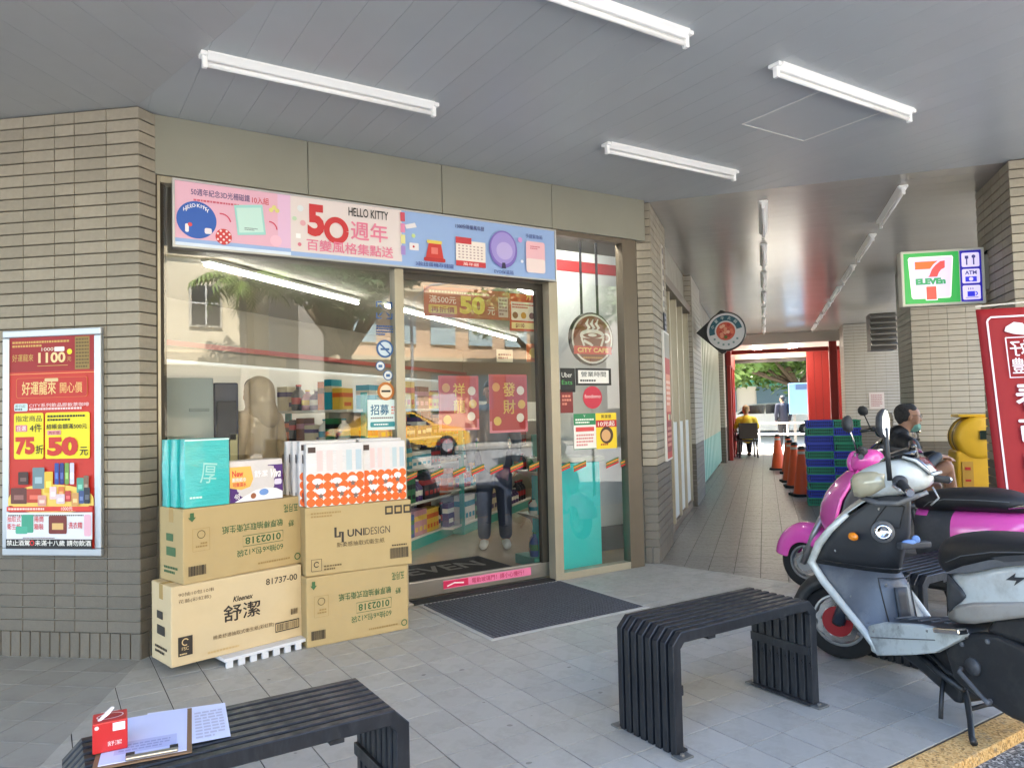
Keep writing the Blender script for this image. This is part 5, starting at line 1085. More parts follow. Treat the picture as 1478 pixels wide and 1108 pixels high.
m_bench = M('bench_metal', (30, 33, 39), .42, metal=.3, var=.25, vs_=18, rvar=.15, dirt=(78, 82, 88), dirt_amt=.35, ds=22, stretch=(1, 1, .3))
def bench(label, x0, y0, L=.86, Wd=.325, h=.455):
    t = thing('bench', label, 'bench', (x0, y0, 0)); n = 8; sw_ = .022; c = .045; th = .042
    out = [(0, 0), (0, h-c), (c, h), (L-c, h), (L, h-c), (L, 0), (L-th, 0), (L-th, h-c-th*.42), (L-c-th*.42, h-th), (c+th*.42, h-th), (th, h-c-th*.42), (th, 0)]
    fr = lambda y: (lambda v: Vector((v.x, y+v.z, v.y)))
    me = MB()
    # concave outline: build as quads strip
    o_, i_ = out[:6], [out[11], out[10], out[9], out[8], out[7], out[6]]
    def slat(y):
        b = MB(); w_ = .03
        for k in range(5):
            a0, a1, b1, b0 = o_[k], o_[k+1], i_[k+1], i_[k]
            vs = [Vector((p[0], yy, p[1])) for yy in (y, y+w_) for p in (a0, a1, b1, b0)]
            b.add(vs, [(0, 1, 2, 3), (7, 6, 5, 4), (0, 4, 5, 1), (2, 6, 7, 3)]+([(0, 3, 7, 4)] if k == 0 else [])+([(1, 5, 6, 2)] if k == 4 else []))
        return b
    sm = slat(0).mesh('slat', m_bench); pitch = (Wd-.03)/(n-1)
    for k in range(n):
        ob = inst('slat', sm, (0, k*pitch, 0), 0, t); md = ob.modifiers.new('bevel', 'BEVEL'); md.width = .003; md.segments = 1; md.limit_method = 'ANGLE'
    for x in (th+.005, L-th-.005): MB().box((x, Wd/2, .235), (.014, Wd-.01, .038)).build('cross_bar', m_bench, t, bevel=.002); MB().box((x, Wd/2, .012), (.034, Wd-.006, .01)).build('foot_rail', m_bench, t, bevel=.002)
    for x in (L*.25, L*.75): MB().box((x, Wd/2, h-th-.006), (.04, Wd-.01, .012)).build('cross_bar', m_bench, t)
    for x in (.02, L-.02):
        for y in (-.012, Wd+.012):
            p_ = MB().box((x, y, .004), (.07, .05, .008)).build('foot_plate', M('foot_plate', (110, 112, 112), .45, metal=.5), t, bevel=.002); MB().lathe([(.009, .008), (.009, .014), (.004, .016)], (x, y, 0), n=6).build('bolt', m_steel, p_)
    return t
bench('black slatted metal bench between the door mat and the white scooter', .50, -.915)
bench('black slatted metal bench carrying the clipboard and tissue box', -1.46, -.965)
bench('black slatted metal bench half hidden behind the white scooter', 2.12, -.965)

m_card = M('carton_brown', (174, 152, 108), .75, var=.04, vs_=3, bump=.1, bs=40, dirt=(164, 136, 84), dirt_amt=.25, ds=2.5)
m_card2 = M('carton_tan', (198, 178, 142), .75, var=.04, vs_=3, bump=.1, bs=40, dirt=(180, 152, 104), dirt_amt=.25, ds=2.5)
def carton(label, BL, w, h, d, yaw, m):
    t = thing('carton', label, 'carton', BL, R_(yaw), 'cartons stacked by the shop window')
    MB().box((w/2, d/2, h/2), (w, d, h)).build('carton_body', m, t, bevel=.006, seg=2)
    b = MB()
    for y in (d/2-.0012,): b.box((w/2, y, h+.0004), (w*.995, .05, .0008)); b.box((-.0004, y, h*.9), (.0008, .05, h*.19)); b.box((w+.0004, y, h*.9), (.0008, .05, h*.19))
    b.build('packing_tape', M('tape', (176, 146, 92), .25), t)
    return t
def face(t, P, w, h, flip=False, name='lettering'):
    ob = P.build(name, (0, 0, 0), (1, 0, 0), (0, 0, 1)); ob.parent = t
    ob.matrix_world = Matrix.Identity(4)
    F = frame((w, -.0008, h) if flip else (0, -.0008, 0), (-1, 0, 0) if flip else (1, 0, 0), (0, 0, -1) if flip else (0, 0, 1)); ob.matrix_local = F; return ob
def bars(P, x, y, w, h, c, seed):
    r = random.Random(seed); px = x; P.z += P.step
    while px < x+w: d = r.choice((.002, .003, .005)); P.rect(px, y, d, h, c, up=False); px += d+r.choice((.002, .003))
G = (58, 96, 58); DK = (44, 38, 34); TN = (150, 124, 76)
def side_marks(t, d, h, c):
    P = Print(.0003); P.rect(d*.3, h*.35, d*.4, h*.12, c); P.rect(d*.3, h*.55, d*.3, h*.1, c); P.lines(d*.2, h*.1, d*.6, h*.12, 2, c, 3)
    ob = P.build('side_print', (0, 0, 0), (1, 0, 0), (0, 0, 1)); ob.parent = t; ob.matrix_local = frame((-.0012, d, 0), (0, -1, 0), (0, 0, 1))
def mayflower(w, h):
    P = Print(.0003)
    P.text('60抽x6包x12袋', w*.18, h*.66, h*.10, G, w=w*.40, bold=.01); P.stroke([(w*.18, h*.47), (w*.53, h*.47), (w*.53, h*.62), (w*.18, h*.62), (w*.18, h*.47)], .003, G)
    P.text('0102318', w*.20, h*.495, h*.10, G, w=w*.31, bold=.02); P.text('敏厚棒抽取式衛生紙', w*.18, h*.30, h*.105, G, w=w*.52, bold=.015)
    P.text('五月花', w*.04, h*.10, h*.12, G, w=w*.13, bold=.02); P.text('舒', w*.08, h*.34, h*.09, G, bold=.02)
    P.lines(w*.12, h*.87, w*.47, h*.045, 1, TN, 3); P.arc(w*.05, h*.89, .017, 0, 360, .006, G)
    bars(P, w*.83, h*.77, w*.13, h*.13, DK, 3); P.stroke([(w*.80, h*.28), (w*.93, h*.28), (w*.93, h*.58), (w*.80, h*.58), (w*.80, h*.28)], .002, TN); P.arc(w*.865, h*.36, .02, 0, 360, .004, (110, 96, 60)); P.lines(w*.82, h*.46, w*.09, h*.08, 2, TN, 4)
    P.poly([(w*.92, h*.06), (w*.95, h*.06), (w*.95, h*.12), (w*.92, h*.12)], G); P.poly([(w*.905, h*.12), (w*.965, h*.12), (w*.935, h*.18)], G)
    return P
A = carton('tan tissue carton lying on the white pallet, bottom of the left stack', (-.952, 1.151, .052), .73, .405, .27, 12.8, m_card2)
P = Print(.0003); w, h = .73, .405
P.text('81737-00', w*.70, h*.80, h*.085, DK, w=w*.26, bold=.012); P.text('90抽10包10串', w*.05, h*.86, h*.05, (90, 74, 56), w=w*.25); P.text('花藝(彩虹款)', w*.05, h*.77, h*.055, (90, 74, 56), w=w*.23)
P.text('Kleenex', w*.44, h*.665, h*.07, DK, w=w*.15, bold=.02, shear=.25); P.text('舒潔', w*.37, h*.42, h*.21, DK, w=w*.28, bold=.03); P.text('棉柔舒適抽取式衛生紙(彩虹款)', w*.29, h*.22, h*.065, (100, 82, 60), w=w*.47, bold=.006)
P.rect(w*.045, h*.12, w*.10, h*.24, DK); P.arc(w*.095, h*.29, .016, 30, 300, .005, (206, 180, 132)); P.text('FSC', w*.07, h*.19, h*.04, (206, 180, 132)); P.lines(w*.055, h*.13, w*.08, h*.03, 1, (206, 180, 132), 3)
P.rect(w*.77, h*.13, w*.20, h*.13, DK); P.rect(w*.777, h*.145, w*.186, h*.10, (206, 180, 132)); bars(P, w*.785, h*.15, w*.17, h*.09, DK, 5); bars(P, w*.90, h*.33, w*.06, h*.08, (80, 66, 48), 6); P.lines(w*.25, h*.06, w*.35, h*.045, 1, (190, 162, 114), 7)
face(A, P, w, h); side_marks(A, .27, h, DK)
Bx = carton('brown tissue carton with upside down green print, bottom of the right stack', (-.242, 1.222, 0), .63, .392, .30, 1.2, m_card); face(Bx, mayflower(.63, .392), .63, .392, True)
Cx = carton('brown tissue carton with upside down green print under the teal packs', (-.893, 1.158, .458), .70, .385, .27, 16.5, m_card); face(Cx, mayflower(.70, .385), .70, .385, True); side_marks(Cx, .27, .385, G)
Dx = carton('brown carton with dark square logo under the orange dotted packs', (-.236, 1.248, .393), .645, .39, .30, -3.0, m_card)
P = Print(.0003); w, h = .645, .39
P.text('UNI', w*.38, h*.52, h*.11, (50, 44, 40), w=w*.16, bold=.02); P.text('DESIGN', w*.545, h*.52, h*.11, (70, 60, 50), w=w*.24); P.stroke([(w*.27, h*.68), (w*.27, h*.54), (w*.31, h*.54), (w*.31, h*.60), (w*.335, h*.60), (w*.335, h*.45)], .014, (50, 44, 40))
P.text('新柔感抽取式衛生紙', w*.28, h*.38, h*.075, (90, 76, 50), w=w*.45, bold=.006); P.lines(w*.05, h*.84, w*.28, h*.09, 2, TN, 3)
for k_ in range(3): P.rect(w*(.74+.09*k_), h*.80, w*.075, h*.13, DK); P.rect(w*(.755+.09*k_), h*.83, w*.045, h*.07, (170, 144, 92))
bars(P, w*.78, h*.12, w*.18, h*.16, DK, 8); P.lines(w*.8, h*.3, w*.15, h*.04, 1, (80, 66, 48), 2); P.stroke([(w*.05, h*.07), (w*.14, h*.07), (w*.14, h*.24), (w*.05, h*.24), (w*.05, h*.07)], .003, DK); P.arc(w*.095, h*.165, .014, 30, 320, .005, DK); P.lines(w*.16, h*.06, w*.16, h*.09, 2, (110, 92, 60), 3)
face(Dx, P, w, h)
# white plastic pallet
t = thing('plastic_pallet', 'white plastic pallet strip under the tan carton', 'pallet', (-.70, 1.14, 0), R_(12.8)); m_pp = M('pallet_white', (206, 208, 214), .5)
b = MB().box((.26, .14, .043), (.52, .28, .018)); b.build('deck', m_pp, t, bevel=.003)
for k_ in range(8): MB().box((.03+k_*.066, .008, .017), (.036, .016, .034)).build('foot', m_pp, t, bevel=.002)
# packs
def pack(name, label, p, w, d, h, yaw, m, group, draw=None, puff=.012, lean=0):
    t = thing(name, label, 'tissue pack', p, R_(yaw), group); b = MB(); r = random.Random(int(p[0]*1000+p[1]*777))
    nx, nz = 8, 8
    rings = []
    for j in range(nz+1):
        z = h*j/nz; k = math.sin(math.pi*min(max(j/nz, .03), .97)); ring = []
        for (x, y) in [(i/nx*w, 0) for i in range(nx)]+[(w, i/4*d) for i in range(4)]+[(w-i/nx*w, d) for i in range(nx)]+[(0, d-i/4*d) for i in range(4)]:
            ex = math.sin(math.pi*x/w) if 0 < x < w else 0; ey = math.sin(math.pi*y/d) if 0 < y < d else 0
            dy = (-1 if y == 0 else 1 if y == d else 0)*puff*.35*ex*k; dx = (-1 if x == 0 else 1 if x == w else 0)*puff*ey*k
            ring.append(Vector((x+dx+r.uniform(-.0012, .0012), y+dy+r.uniform(-.0012, .0012)+lean*z, z)))
        rings.append(ring)
    ob = b.rings(rings).build('wrapper', m, t, smooth=False, bevel=.004, auto=50)
    if draw:
        P = Print(.0003); draw(P, w, h); po = P.build('print', (0, 0, 0), (1, 0, 0), (0, 0, 1)); po.parent = t
        for v in po.data.vertices: v.co.z += puff*.35*math.sin(math.pi*min(max(v.co.x/w, 0), 1))*math.sin(math.pi*min(max(v.co.y/h, .03), .97))+.0022
        po.matrix_local = frame((0, 0, 0), (1, 0, 0), (0, lean, 1))
    return t
zt = .458+.385+.002; yC = 16.5; cu = Vector((math.cos(R_(yC)), math.sin(R_(yC)), 0)); cv = Vector((-cu.y, cu.x, 0)); c0 = Vector((-.893, 1.158, zt))
m_tp = M('teal_wrap', (46, 176, 176), .3, var=.12, vs_=9, bump=1.0, bs=22, stretch=(1, 1, 4), coat=.5)
def d_teal(P, w, h):
    c = (150, 206, 200); P.text('厚', w*.34, h*.34, h*.30, c, w=w*.36, bold=.005, rot=-.1); P.lines(w*.1, h*.12, w*.3, h*.05, 1, (190, 226, 220), 2); P.rect(w*.0, h*.975, w, h*.02, (206, 226, 224))
pw_ = (fl(312, 722, zt)-fl(253, 729, zt)).length
for k_, lb in enumerate(('teal wrapped tissue pack with a large pale character, front of the teal row', 'teal wrapped tissue pack in the middle of the teal row', 'teal wrapped tissue pack at the back of the teal row against the window')):
    p = c0+cu*(.015-.012*k_)+cv*(.008+.072*k_); pack('tissue_pack', lb, p, .235, .066, .355, yC-4*(k_ == 0), m_tp, 'teal tissue packs', d_teal if k_ == 0 else None)
m_vp = M('white_wrap', (206, 200, 200), .3, var=.05, vs_=9, bump=.6, bs=18, coat=.5)
def d_viva(P, w, h):
    pu = (74, 34, 110); P.rect(0, 0, w, h*.86, pu); P.poly([(0, h*.86), (w*.38, h*.86), (w*.42, h*.55), (w*.36, h*.36), (w*.2, h*.3), (0, h*.36)], (226, 176, 86)); P.text('New', w*.04, h*.62, h*.15, (206, 60, 50), w=w*.2, bold=.03); P.text('廚房紙巾', w*.04, h*.5, h*.1, (236, 226, 226), w=w*.24, bold=.03); P.text('可撕濕水', w*.05, h*.38, h*.1, (206, 60, 60), w=w*.24, bold=.03)
    P.text('舒潔', w*.44, h*.58, h*.16, (240, 236, 240), w=w*.25, bold=.03); P.text('Viva', w*.72, h*.54, h*.22, (240, 236, 240), w=w*.23, bold=.02, shear=.2); P.poly([(w*.08, h*.01), (w*.99, h*.01), (w*.99, h*.18), (w*.86, h*.27), (w*.66, h*.31), (w*.46, h*.27), (w*.26, h*.14)], (226, 226, 230)); P.disc(w*.62, h*.2, w*.09, (110, 146, 206), ry=h*.08); P.text('48', w*.07, h*.08, h*.13, (230, 226, 230), w=w*.1); P.rect(w*.82, h*.36, w*.15, h*.14, (214, 206, 226), r=.01); P.disc(w*.42, h*.13, w*.05, (150, 90, 60))
pack('kitchen_roll_pack', 'purple and white kitchen roll pack beside the teal packs', c0+cu*.262+cv*.012, .315, .13, .225, yC-2, m_vp, None, d_viva, puff=.02)
zt = .393+.39+.002; m_op = M('pale_wrap', (206, 204, 206), .3, var=.04, vs_=9, bump=.8, bs=22, stretch=(1, 1, 4), coat=.5)
ORG = (226, 96, 30)
def d_org(P, w, h):
    for i in range(5): P.rect(w*(.18+.17*i), h*.56, w*.10, h*.33, ((222, 186, 186), (222, 190, 190), (214, 200, 200), (176, 192, 200), (170, 188, 200))[i])
    P.rect(w*.03, h*.86, w*.13, h*.09, (56, 36, 34)); P.rect(0, h*.005, w, h*.52, (226, 220, 214)); nx_ = round(w/.05); pw2 = w/nx_; ny_ = round(h*.52/pw2); ph2 = h*.52/ny_
    P.z += P.step
    for i in range(nx_):
        for j in range(ny_): P.z += .00002; P.disc(pw2*(i+.5), h*.005+ph2*(j+.5), pw2*.53, ORG, ry=ph2*.53, n=14, up=False)
    for (fx, fy, k) in ((.18, .40, 0), (.52, .40, 0), (.80, .42, 1), (.24, .24, 0), (.60, .26, 1), (.85, .22, 0)):
        P.disc(w*fx, h*fy, w*.085, (220, 224, 226), ry=h*.05, n=16)
        P.poly([(w*fx+.02*math.cos(R_(90+36*q_))*(1 if q_ % 2 == 0 else .45), h*fy-h*.075+.02*math.sin(R_(90+36*q_))*(1 if q_ % 2 == 0 else .45)) for q_ in range(10)], (110, 96, 90))
d0_ = Vector((-.236, 1.248, zt)); du_ = Vector((math.cos(R_(-3)), math.sin(R_(-3)), 0)); dv_ = Vector((-du_.y, du_.x, 0)); n_o = 0
for row, (ox, ww) in enumerate(((.012, .335), (.352, .275))):
    for k_ in range(4):
        lb = ('pale tissue pack with orange dots, front of the longer row by the kitchen rolls', 'pale tissue pack with orange dots, front of the row by the door') [row] if k_ == 0 else 'pale tissue pack with orange dots behind the front packs'
        sh_ = -.022*k_*(1 if row == 0 else 0)
        pk_ = pack('tissue_pack', lb, d0_+du_*(ox+sh_)+dv_*(.008+.068*k_+(.03 if row else 0)), ww, .06, .375 if k_ else .36, -3+(-2 if row == 0 else 0), m_op, 'orange dotted tissue packs', d_org if k_ in (0, 1) else None)
        P = Print(.0003); P.rect(.012, .25, .03, .05, (56, 36, 34)); P.rect(.008, .03, .02, .05, (70, 70, 76)); po = P.build('side_print', (0, 0, 0), (1, 0, 0), (0, 0, 1)); po.parent = pk_; po.matrix_local = frame((-.0125, .06, 0), (0, -1, 0), (0, 0, 1))
# ---- on the front bench
zb = .456
t = thing('clipboard', 'clipboard with a pale blue printed sheet on the front bench', 'clipboard', (-1.268, -.745, zb), R_(-9))
MB().box((0, 0, .002), (.225, .315, .004)).build('board', M('hardboard', (120, 92, 66), .6), t, bevel=.002); MB().box((0, .004, .0052), (.20, .297, .002)).build('paper', M('paper_blue', (196, 202, 236), .6), t)
P = Print(.0003); P.rect(-.07, -.10, .145, .075, (170, 176, 216)); P.lines(-.06, -.09, .12, .05, 3, (140, 146, 190), 3); o = P.build('print', (0, 0, 0), (1, 0, 0), (0, 1, 0)); o.parent = t; o.matrix_local = Matrix.Translation((0, 0, .0066))
c_ = MB().box((.02, -.142, .011), (.12, .02, .008)).build('clip', m_steel, t, bevel=.003); MB().box((-.03, -.128, .014), (.02, .012, .006)).box((.07, -.128, .014), (.02, .012, .006)).build('clip_spring', m_black, c_)
for k_, (xx, yy, aa) in enumerate(((-1.175, -.72, -14), (-1.165, -.735, -8))):
    o = MB(); n_ = 6
    vs_ = [Vector((-.105+.21*i/n_, -.13+.26*j/n_, .0006+.0012*k_)) for j in range(n_+1) for i in range(n_+1)]
    o.add(vs_, [(j*(n_+1)+i, j*(n_+1)+i+1, (j+1)*(n_+1)+i+1, (j+1)*(n_+1)+i) for j in range(n_) for i in range(n_)])
    ob = o.build('paper_sheet', C_((206, 210, 232), .7), smooth=True, loc=(xx, yy, zb+.001)); ob.rotation_euler.z = R_(aa); tag(ob, ('loose printed paper sheet under the clipboard on the front bench', 'upper loose printed paper sheet beside the clipboard')[k_], 'paper')
    P = Print(.0005); P.lines(.02, -.11, .075, .2, 9, (176, 176, 200), 4); po = P.build('print', (0, 0, 0), (1, 0, 0), (0, 1, 0)); po.parent = ob; po.matrix_local = Matrix.Translation((0, 0, .001+.0012*k_))
t = thing('tissue_box', 'small red cube tissue box on the clipboard', 'tissue box', (-1.355, -.765, zb+.007), R_(-4)); m_tb = M('tissue_red', (178, 30, 32), .4)
s_ = .076; MB().box((0, 0, s_/2), (s_*1.05, s_, s_)).build('box_body', m_tb, t, bevel=.003)
P = Print(.0003); P.rect(.006, .006, .028, .02, (214, 220, 224)); P.text('舒潔', -.006, -.030, .012, (232, 200, 200), w=.032); P.disc(-.03, .02, .005, (226, 190, 190)); o = P.build('front_print', (0, 0, 0), (1, 0, 0), (0, 0, 1)); o.parent = t; o.matrix_local = frame((0, -s_/2-.0008, .045), (1, 0, 0), (0, 0, 1))
P = Print(.0003); P.disc(0, 0, .03, (150, 30, 34), ry=.02); P.arc(0, 0, .03, 0, 360, .003, (226, 206, 206), ry=.02); P.text('Kleenex', 0, .03, .009, (226, 200, 200), w=.04, al='C'); o = P.build('top_print', (0, 0, 0), (1, 0, 0), (0, 1, 0)); o.parent = t; o.matrix_local = Matrix.Translation((0, 0, s_+.0008))
MB().tube([(-.028, -.02, s_-.002), (-.008, -.002, s_+.008), (.006, .012, s_+.018)], [.005, .009, .006], 6, flat=.35).build('tissue', C_((226, 216, 212), .8), t)

# ================================================================== CRATES, CONES, MACHINE
def crate_mesh(c, seed):
    b = MB(); L, W_, h = .32, .40, .098
    for y in (-W_/2, W_/2):
        b.box((0, y, .008), (L, .012, .016)); b.box((0, y, h-.008), (L, .014, .016)); b.box((0, y, h*.5), (L, .008, .010))
        for k in range(13): b.box((-L/2+.006+k*(L-.012)/12, y, h/2), (.009, .010, h-.02))
    for x in (-L/2, L/2):
        b.box((x, 0, .0078), (.012, W_-.014, .0156)); b.box((x, 0, h-.0082), (.014, W_-.016, .0156)); b.box((x, 0, h*.5), (.008, W_-.016, .0098))
        for k in range(1, 10): b.box((x, -W_/2+.006+k*(W_-.012)/10, h/2), (.010, .009, h-.02))
    b.box((0, 0, .006), (L-.02, W_-.02, .006)); b.m = 1; b.box((0, 0, h*.5), (L-.05, W_-.05, h*.8)); return b.mesh('crate', [M('crate_'+seed, c, .45, var=.06), C_(tuple(int(v*.45) for v in c), .6)])  # inner block in a darkened crate colour paints the shade behind the slots
cm = (crate_mesh((14, 124, 92), 'green'), crate_mesh((18, 42, 164), 'blue'))
k0 = cw(4.05, 1.38)
for col_ in range(2):
    for lv in range(11):
        gi = (lv+col_+(1 if lv > 7 else 0)) % 2
        p = cw(4.05+.2+rnd.uniform(-.006, .006), 1.38+.16+col_*.33+rnd.uniform(-.006, .006), .002+lv*.1)
        o = inst('plastic_crate', cm[gi], p, R_(ANG-90)+rnd.uniform(-.02, .02)); tag(o, ('green' if gi == 0 else 'blue')+' slotted plastic crate in the stack '+('beside the orange cones', 'nearer the black scooter')[col_], 'crate', 'stacked plastic crates')
m_cone = M('cone_orange', (222, 84, 34), .5, var=.06, vs_=6, dirt=(150, 70, 44), dirt_amt=.3, ds=7)
def cone(label, p, tilt=0):
    t = thing('traffic_cone', label, 'cone', p, rnd.uniform(0, 1), 'orange cones along the walkway')
    MB().prism([(-.17, -.13), (-.13, -.17), (.13, -.17), (.17, -.13), (.17, .13), (.13, .17), (-.13, .17), (-.17, .13)], 0, .035).build('base', m_rub, t, bevel=.006)
    MB().lathe([(.135, .03), (.132, .05), (.05, .66), (.042, .69), (.03, .70)], n=20).build('body', m_cone, t, auto=50)
    MB().lathe([(.062, .60), (.0605, .612), (.0585, .628), (.057, .64)], n=20, caps=False).build('reflective_band', C_((176, 170, 160), .4), t, smooth=True); MB().lathe([(.054, .665), (.056, .675), (.05, .70), (.03, .715)], n=14).build('cap', m_black, t, smooth=True); return t
for k_, (a, b_, lb) in enumerate(((5.17, 1.36, 'orange traffic cone next to the crate stack'), (6.35, 1.30, 'orange traffic cone second along from the crates'), (7.2, 1.26, 'orange traffic cone in the middle of the cone row'), (8.9, 1.28, 'orange traffic cone fourth along from the crates'), (9.8, 1.10, 'orange traffic cone at the far end of the row'))): cone(lb, cw(a, b_))
t = thing('yellow_machine', 'yellow coin machine with a round drum head and dark screen', 'machine', cw(2.5, 2.93), R_(ANG)); m_ym = M('machine_yellow', (222, 178, 40), .4, var=.05, dirt=(170, 130, 50), dirt_amt=.3, ds=4)
MB().box((0, 0, .40), (.36, .44, .80)).build('cabinet', m_ym, t, bevel=.03, seg=3)
MB().lathe([(.17, -.20), (.21, -.19), (.22, -.14), (.22, .02), (.205, .035), (.22, .05), (.22, .16), (.2, .20), (.1, .21)], (-.0, 0.0, .93), (1, 0, 0), 28).build('drum', m_ym, t, smooth=True)
MB().lathe([(.224, -.09), (.224, -.06)], (0, 0, .93), (1, 0, 0), 28, caps=False).lathe([(.224, .08), (.224, .11)], (0, 0, .93), (1, 0, 0), 28, caps=False).build('drum_band', C_((96, 80, 50), .5), t, smooth=True)
MB().box((-.215, -.06, .96), (.02, .13, .09)).build('screen', C_((24, 44, 40), .15), t, bevel=.004); MB().box((0, 0, 1.155), (.34, .36, .03)).build('lid', m_ym, t, bevel=.012)
MB().box((-.185, .12, .55), (.015, .10, .28)).build('label_panel', C_((190, 150, 60), .5), t); MB().box((-.19, .12, .62), (.015, .05, .03)).box((-.19, .12, .5), (.015, .05, .02)).build('red_button', C_((180, 40, 36), .4), t)
# ================================================================== SCOOTERS  (local: x forward, y left, z up, origin = front tyre contact)
m_dkp = M('dark_plastic', (52, 54, 58), .55, var=.15, vs_=12, dirt=(96, 96, 98), dirt_amt=.4, ds=9); m_dkp2 = M('grey_plastic', (84, 86, 90), .5, var=.12, vs_=12, dirt=(120, 118, 114), dirt_amt=.5, ds=8)
m_seat = M('seat_vinyl', (20, 20, 22), .55, var=.12, vs_=40, bump=.25, bs=160); m_eng = M('engine_black', (30, 32, 35), .5, var=.25, vs_=14, dirt=(74, 72, 68), dirt_amt=.4, ds=16); m_tyre = M('tyre', (24, 24, 25), .85, var=.12, bump=.3, bs=90)
m_ww = M('scooter_white', (186, 191, 189), .28, coat=.6, var=.03, dirt=(120, 106, 88), dirt_amt=.55, ds=6); m_chr = M('chrome', (200, 200, 202), .15, metal=1.0); m_lens = M('aged_lens', (176, 168, 142), .15, coat=1.0, var=.06, vs_=10)
m_pink = M('scooter_pink', (214, 80, 168), .22, coat=.9, var=.02); m_redhub = M('red_hub', (150, 24, 34), .4); m_amber = M('amber_lens', (222, 130, 20), .2, coat=.8)
m_mir = M('mirror_glass', (200, 206, 208), .03, metal=1.0); m_rim = M('alloy_rim', (150, 152, 154), .35, metal=.7)
def sec_loft(secs, n=20, ex=2.4, mats=None):
    """secs: (x, ztop, zbot, half width) -> superellipse rings"""
    rings = []
    for (x, zt, zb, w) in secs:
        zc, hz = (zt+zb)/2, (zt-zb)/2; r = []
        for j in range(n):
            t = 2*math.pi*j/n; c, s = math.cos(t), math.sin(t)
            r.append(Vector((x, w*math.copysign(abs(c)**(2/ex), c), zc+hz*math.copysign(abs(s)**(2/ex), s))))
        rings.append(r)
    b = MB(); b.rings(rings); return b
def wheel(t, c, r, hub, disc, steer=0.0, spokes=5):
    Rz = Matrix.Rotation(steer, 3, 'Z'); ax = Rz @ Vector((0, 1, 0)); c = Vector(c)
    w = .05
    wh = MB().lathe([(r-.075, -.032), (r-.03, -.045), (r-.008, -.030), (r, 0), (r-.008, .030), (r-.03, .045), (r-.075, .032)], c, ax, 36, caps=False).build('wheel', m_tyre, t, smooth=True)
    b = MB().lathe([(r-.082, -.034), (r-.070, -.036), (r-.066, -.03), (r-.085, -.01), (r-.085, .01), (r-.066, .03), (r-.070, .036), (r-.082, .034)], c, ax, 30, caps=False); b.build('rim', m_rim, wh, smooth=True)
    b = MB()
    for k in range(spokes):
        a = 2*math.pi*k/spokes; d = Rz @ Vector((math.cos(a), 0, math.sin(a))); b.tube([c+d*.03, c+d*(r-.08)], [.016, .011], 6)
    b.build('spokes', m_rim, wh); MB().lathe([(.02, -.05), (.04, -.045), (.045, 0), (.04, .045), (.02, .05)], c, ax, 16).build('hub', hub, wh, smooth=True)
    if disc:
        ro = []; n = 60
        for k in range(n): a = 2*math.pi*k/n; ro.append((a, disc*(1+.05*math.sin(a*10))))
        o = c+ax*.055; u = Rz @ Vector((1, 0, 0)); v = Vector((0, 0, 1))
        rg = [[o+ax*h+(u*math.cos(a)+v*math.sin(a))*(q if e else q*.74) for a, q in ro] for h, e in ((0, 0), (0, 1), (.004, 1), (.004, 0))]
        MB().rings(rg+[rg[0]], False).build('brake_disc', m_chr, wh); MB().lathe([(.0, 0), (disc*.72, 0), (disc*.72, .006), (0, .006)], o, ax, 24, caps=False).build('hub_plate', hub, wh)
    return wh
def mirror(t, base, top, face_dir, m_stem, size=(.075, .05), stem_r=.006):
    base, top = Vector(base), Vector(top)
    MB().tube([base, base+(top-base)*.5+Vector((0, 0, .0)), top], stem_r, 8).build('mirror_stem', m_stem, t, smooth=True)
    f = Vector(face_dir).normalized(); u = Vector((0, 0, 1)).cross(f).normalized(); v = f.cross(u); c = top+v*size[1]*.3
    out = [(-.9, -.7), (-.3, -1), (.5, -.95), (.95, -.4), (1, .35), (.6, .9), (-.1, 1.0), (-.8, .55), (-1, -.1)]
    P3 = lambda k, d: [c+u*x*size[0]*k+v*y*size[1]*k+f*d for x, y in out]
    h = MB().rings([P3(.3, -.035), P3(.75, -.028), P3(1, -.008), P3(1, .004), P3(.93, .004)]).build('mirror_housing', m_dkp, t, smooth=True)
    MB().add(P3(.92, .0055), [tuple(range(len(out)))]).build('mirror_glass', m_mir, h)
def grip_bar(t, c, half, back, z, steer):
    Rz = Matrix.Rotation(steer, 3, 'Z'); c = Vector(c)
    for s in (-1, 1):
        p0, p1, p2 = [c+Rz @ Vector(q) for q in ((0, s*.06, 0), (-.03, s*half*.55, .01), (-back, s*half, -.012))]
        MB().tube([p0, p1, p1+(p2-p1)*.1], .012, 8).build('handlebar', m_chr, t, smooth=True)
        MB().tube([p1, p2], [.018, .0175], 12).build('grip', m_rub, t, smooth=True); MB().tube([p2, p2+(p2-p1).normalized()*.014], [.019, .016], 10).build('bar_end', m_chr, t)
        d = Rz @ Vector((.045, 0, 0)); MB().tube([p1+d*.6-Vector((0, 0, .005)), p1+d+(p2-p1)*.35, p2+d*.8+Vector((0, 0, .004))], [.008, .006, .006], 6).build('brake_lever', M('lever', (170, 170, 172), .3, metal=.7), t, smooth=True)
        MB().ell(p1+(p1-p2)*.18, (.035, .03, .03)).build('switch_block', m_dkp, t, smooth=True)

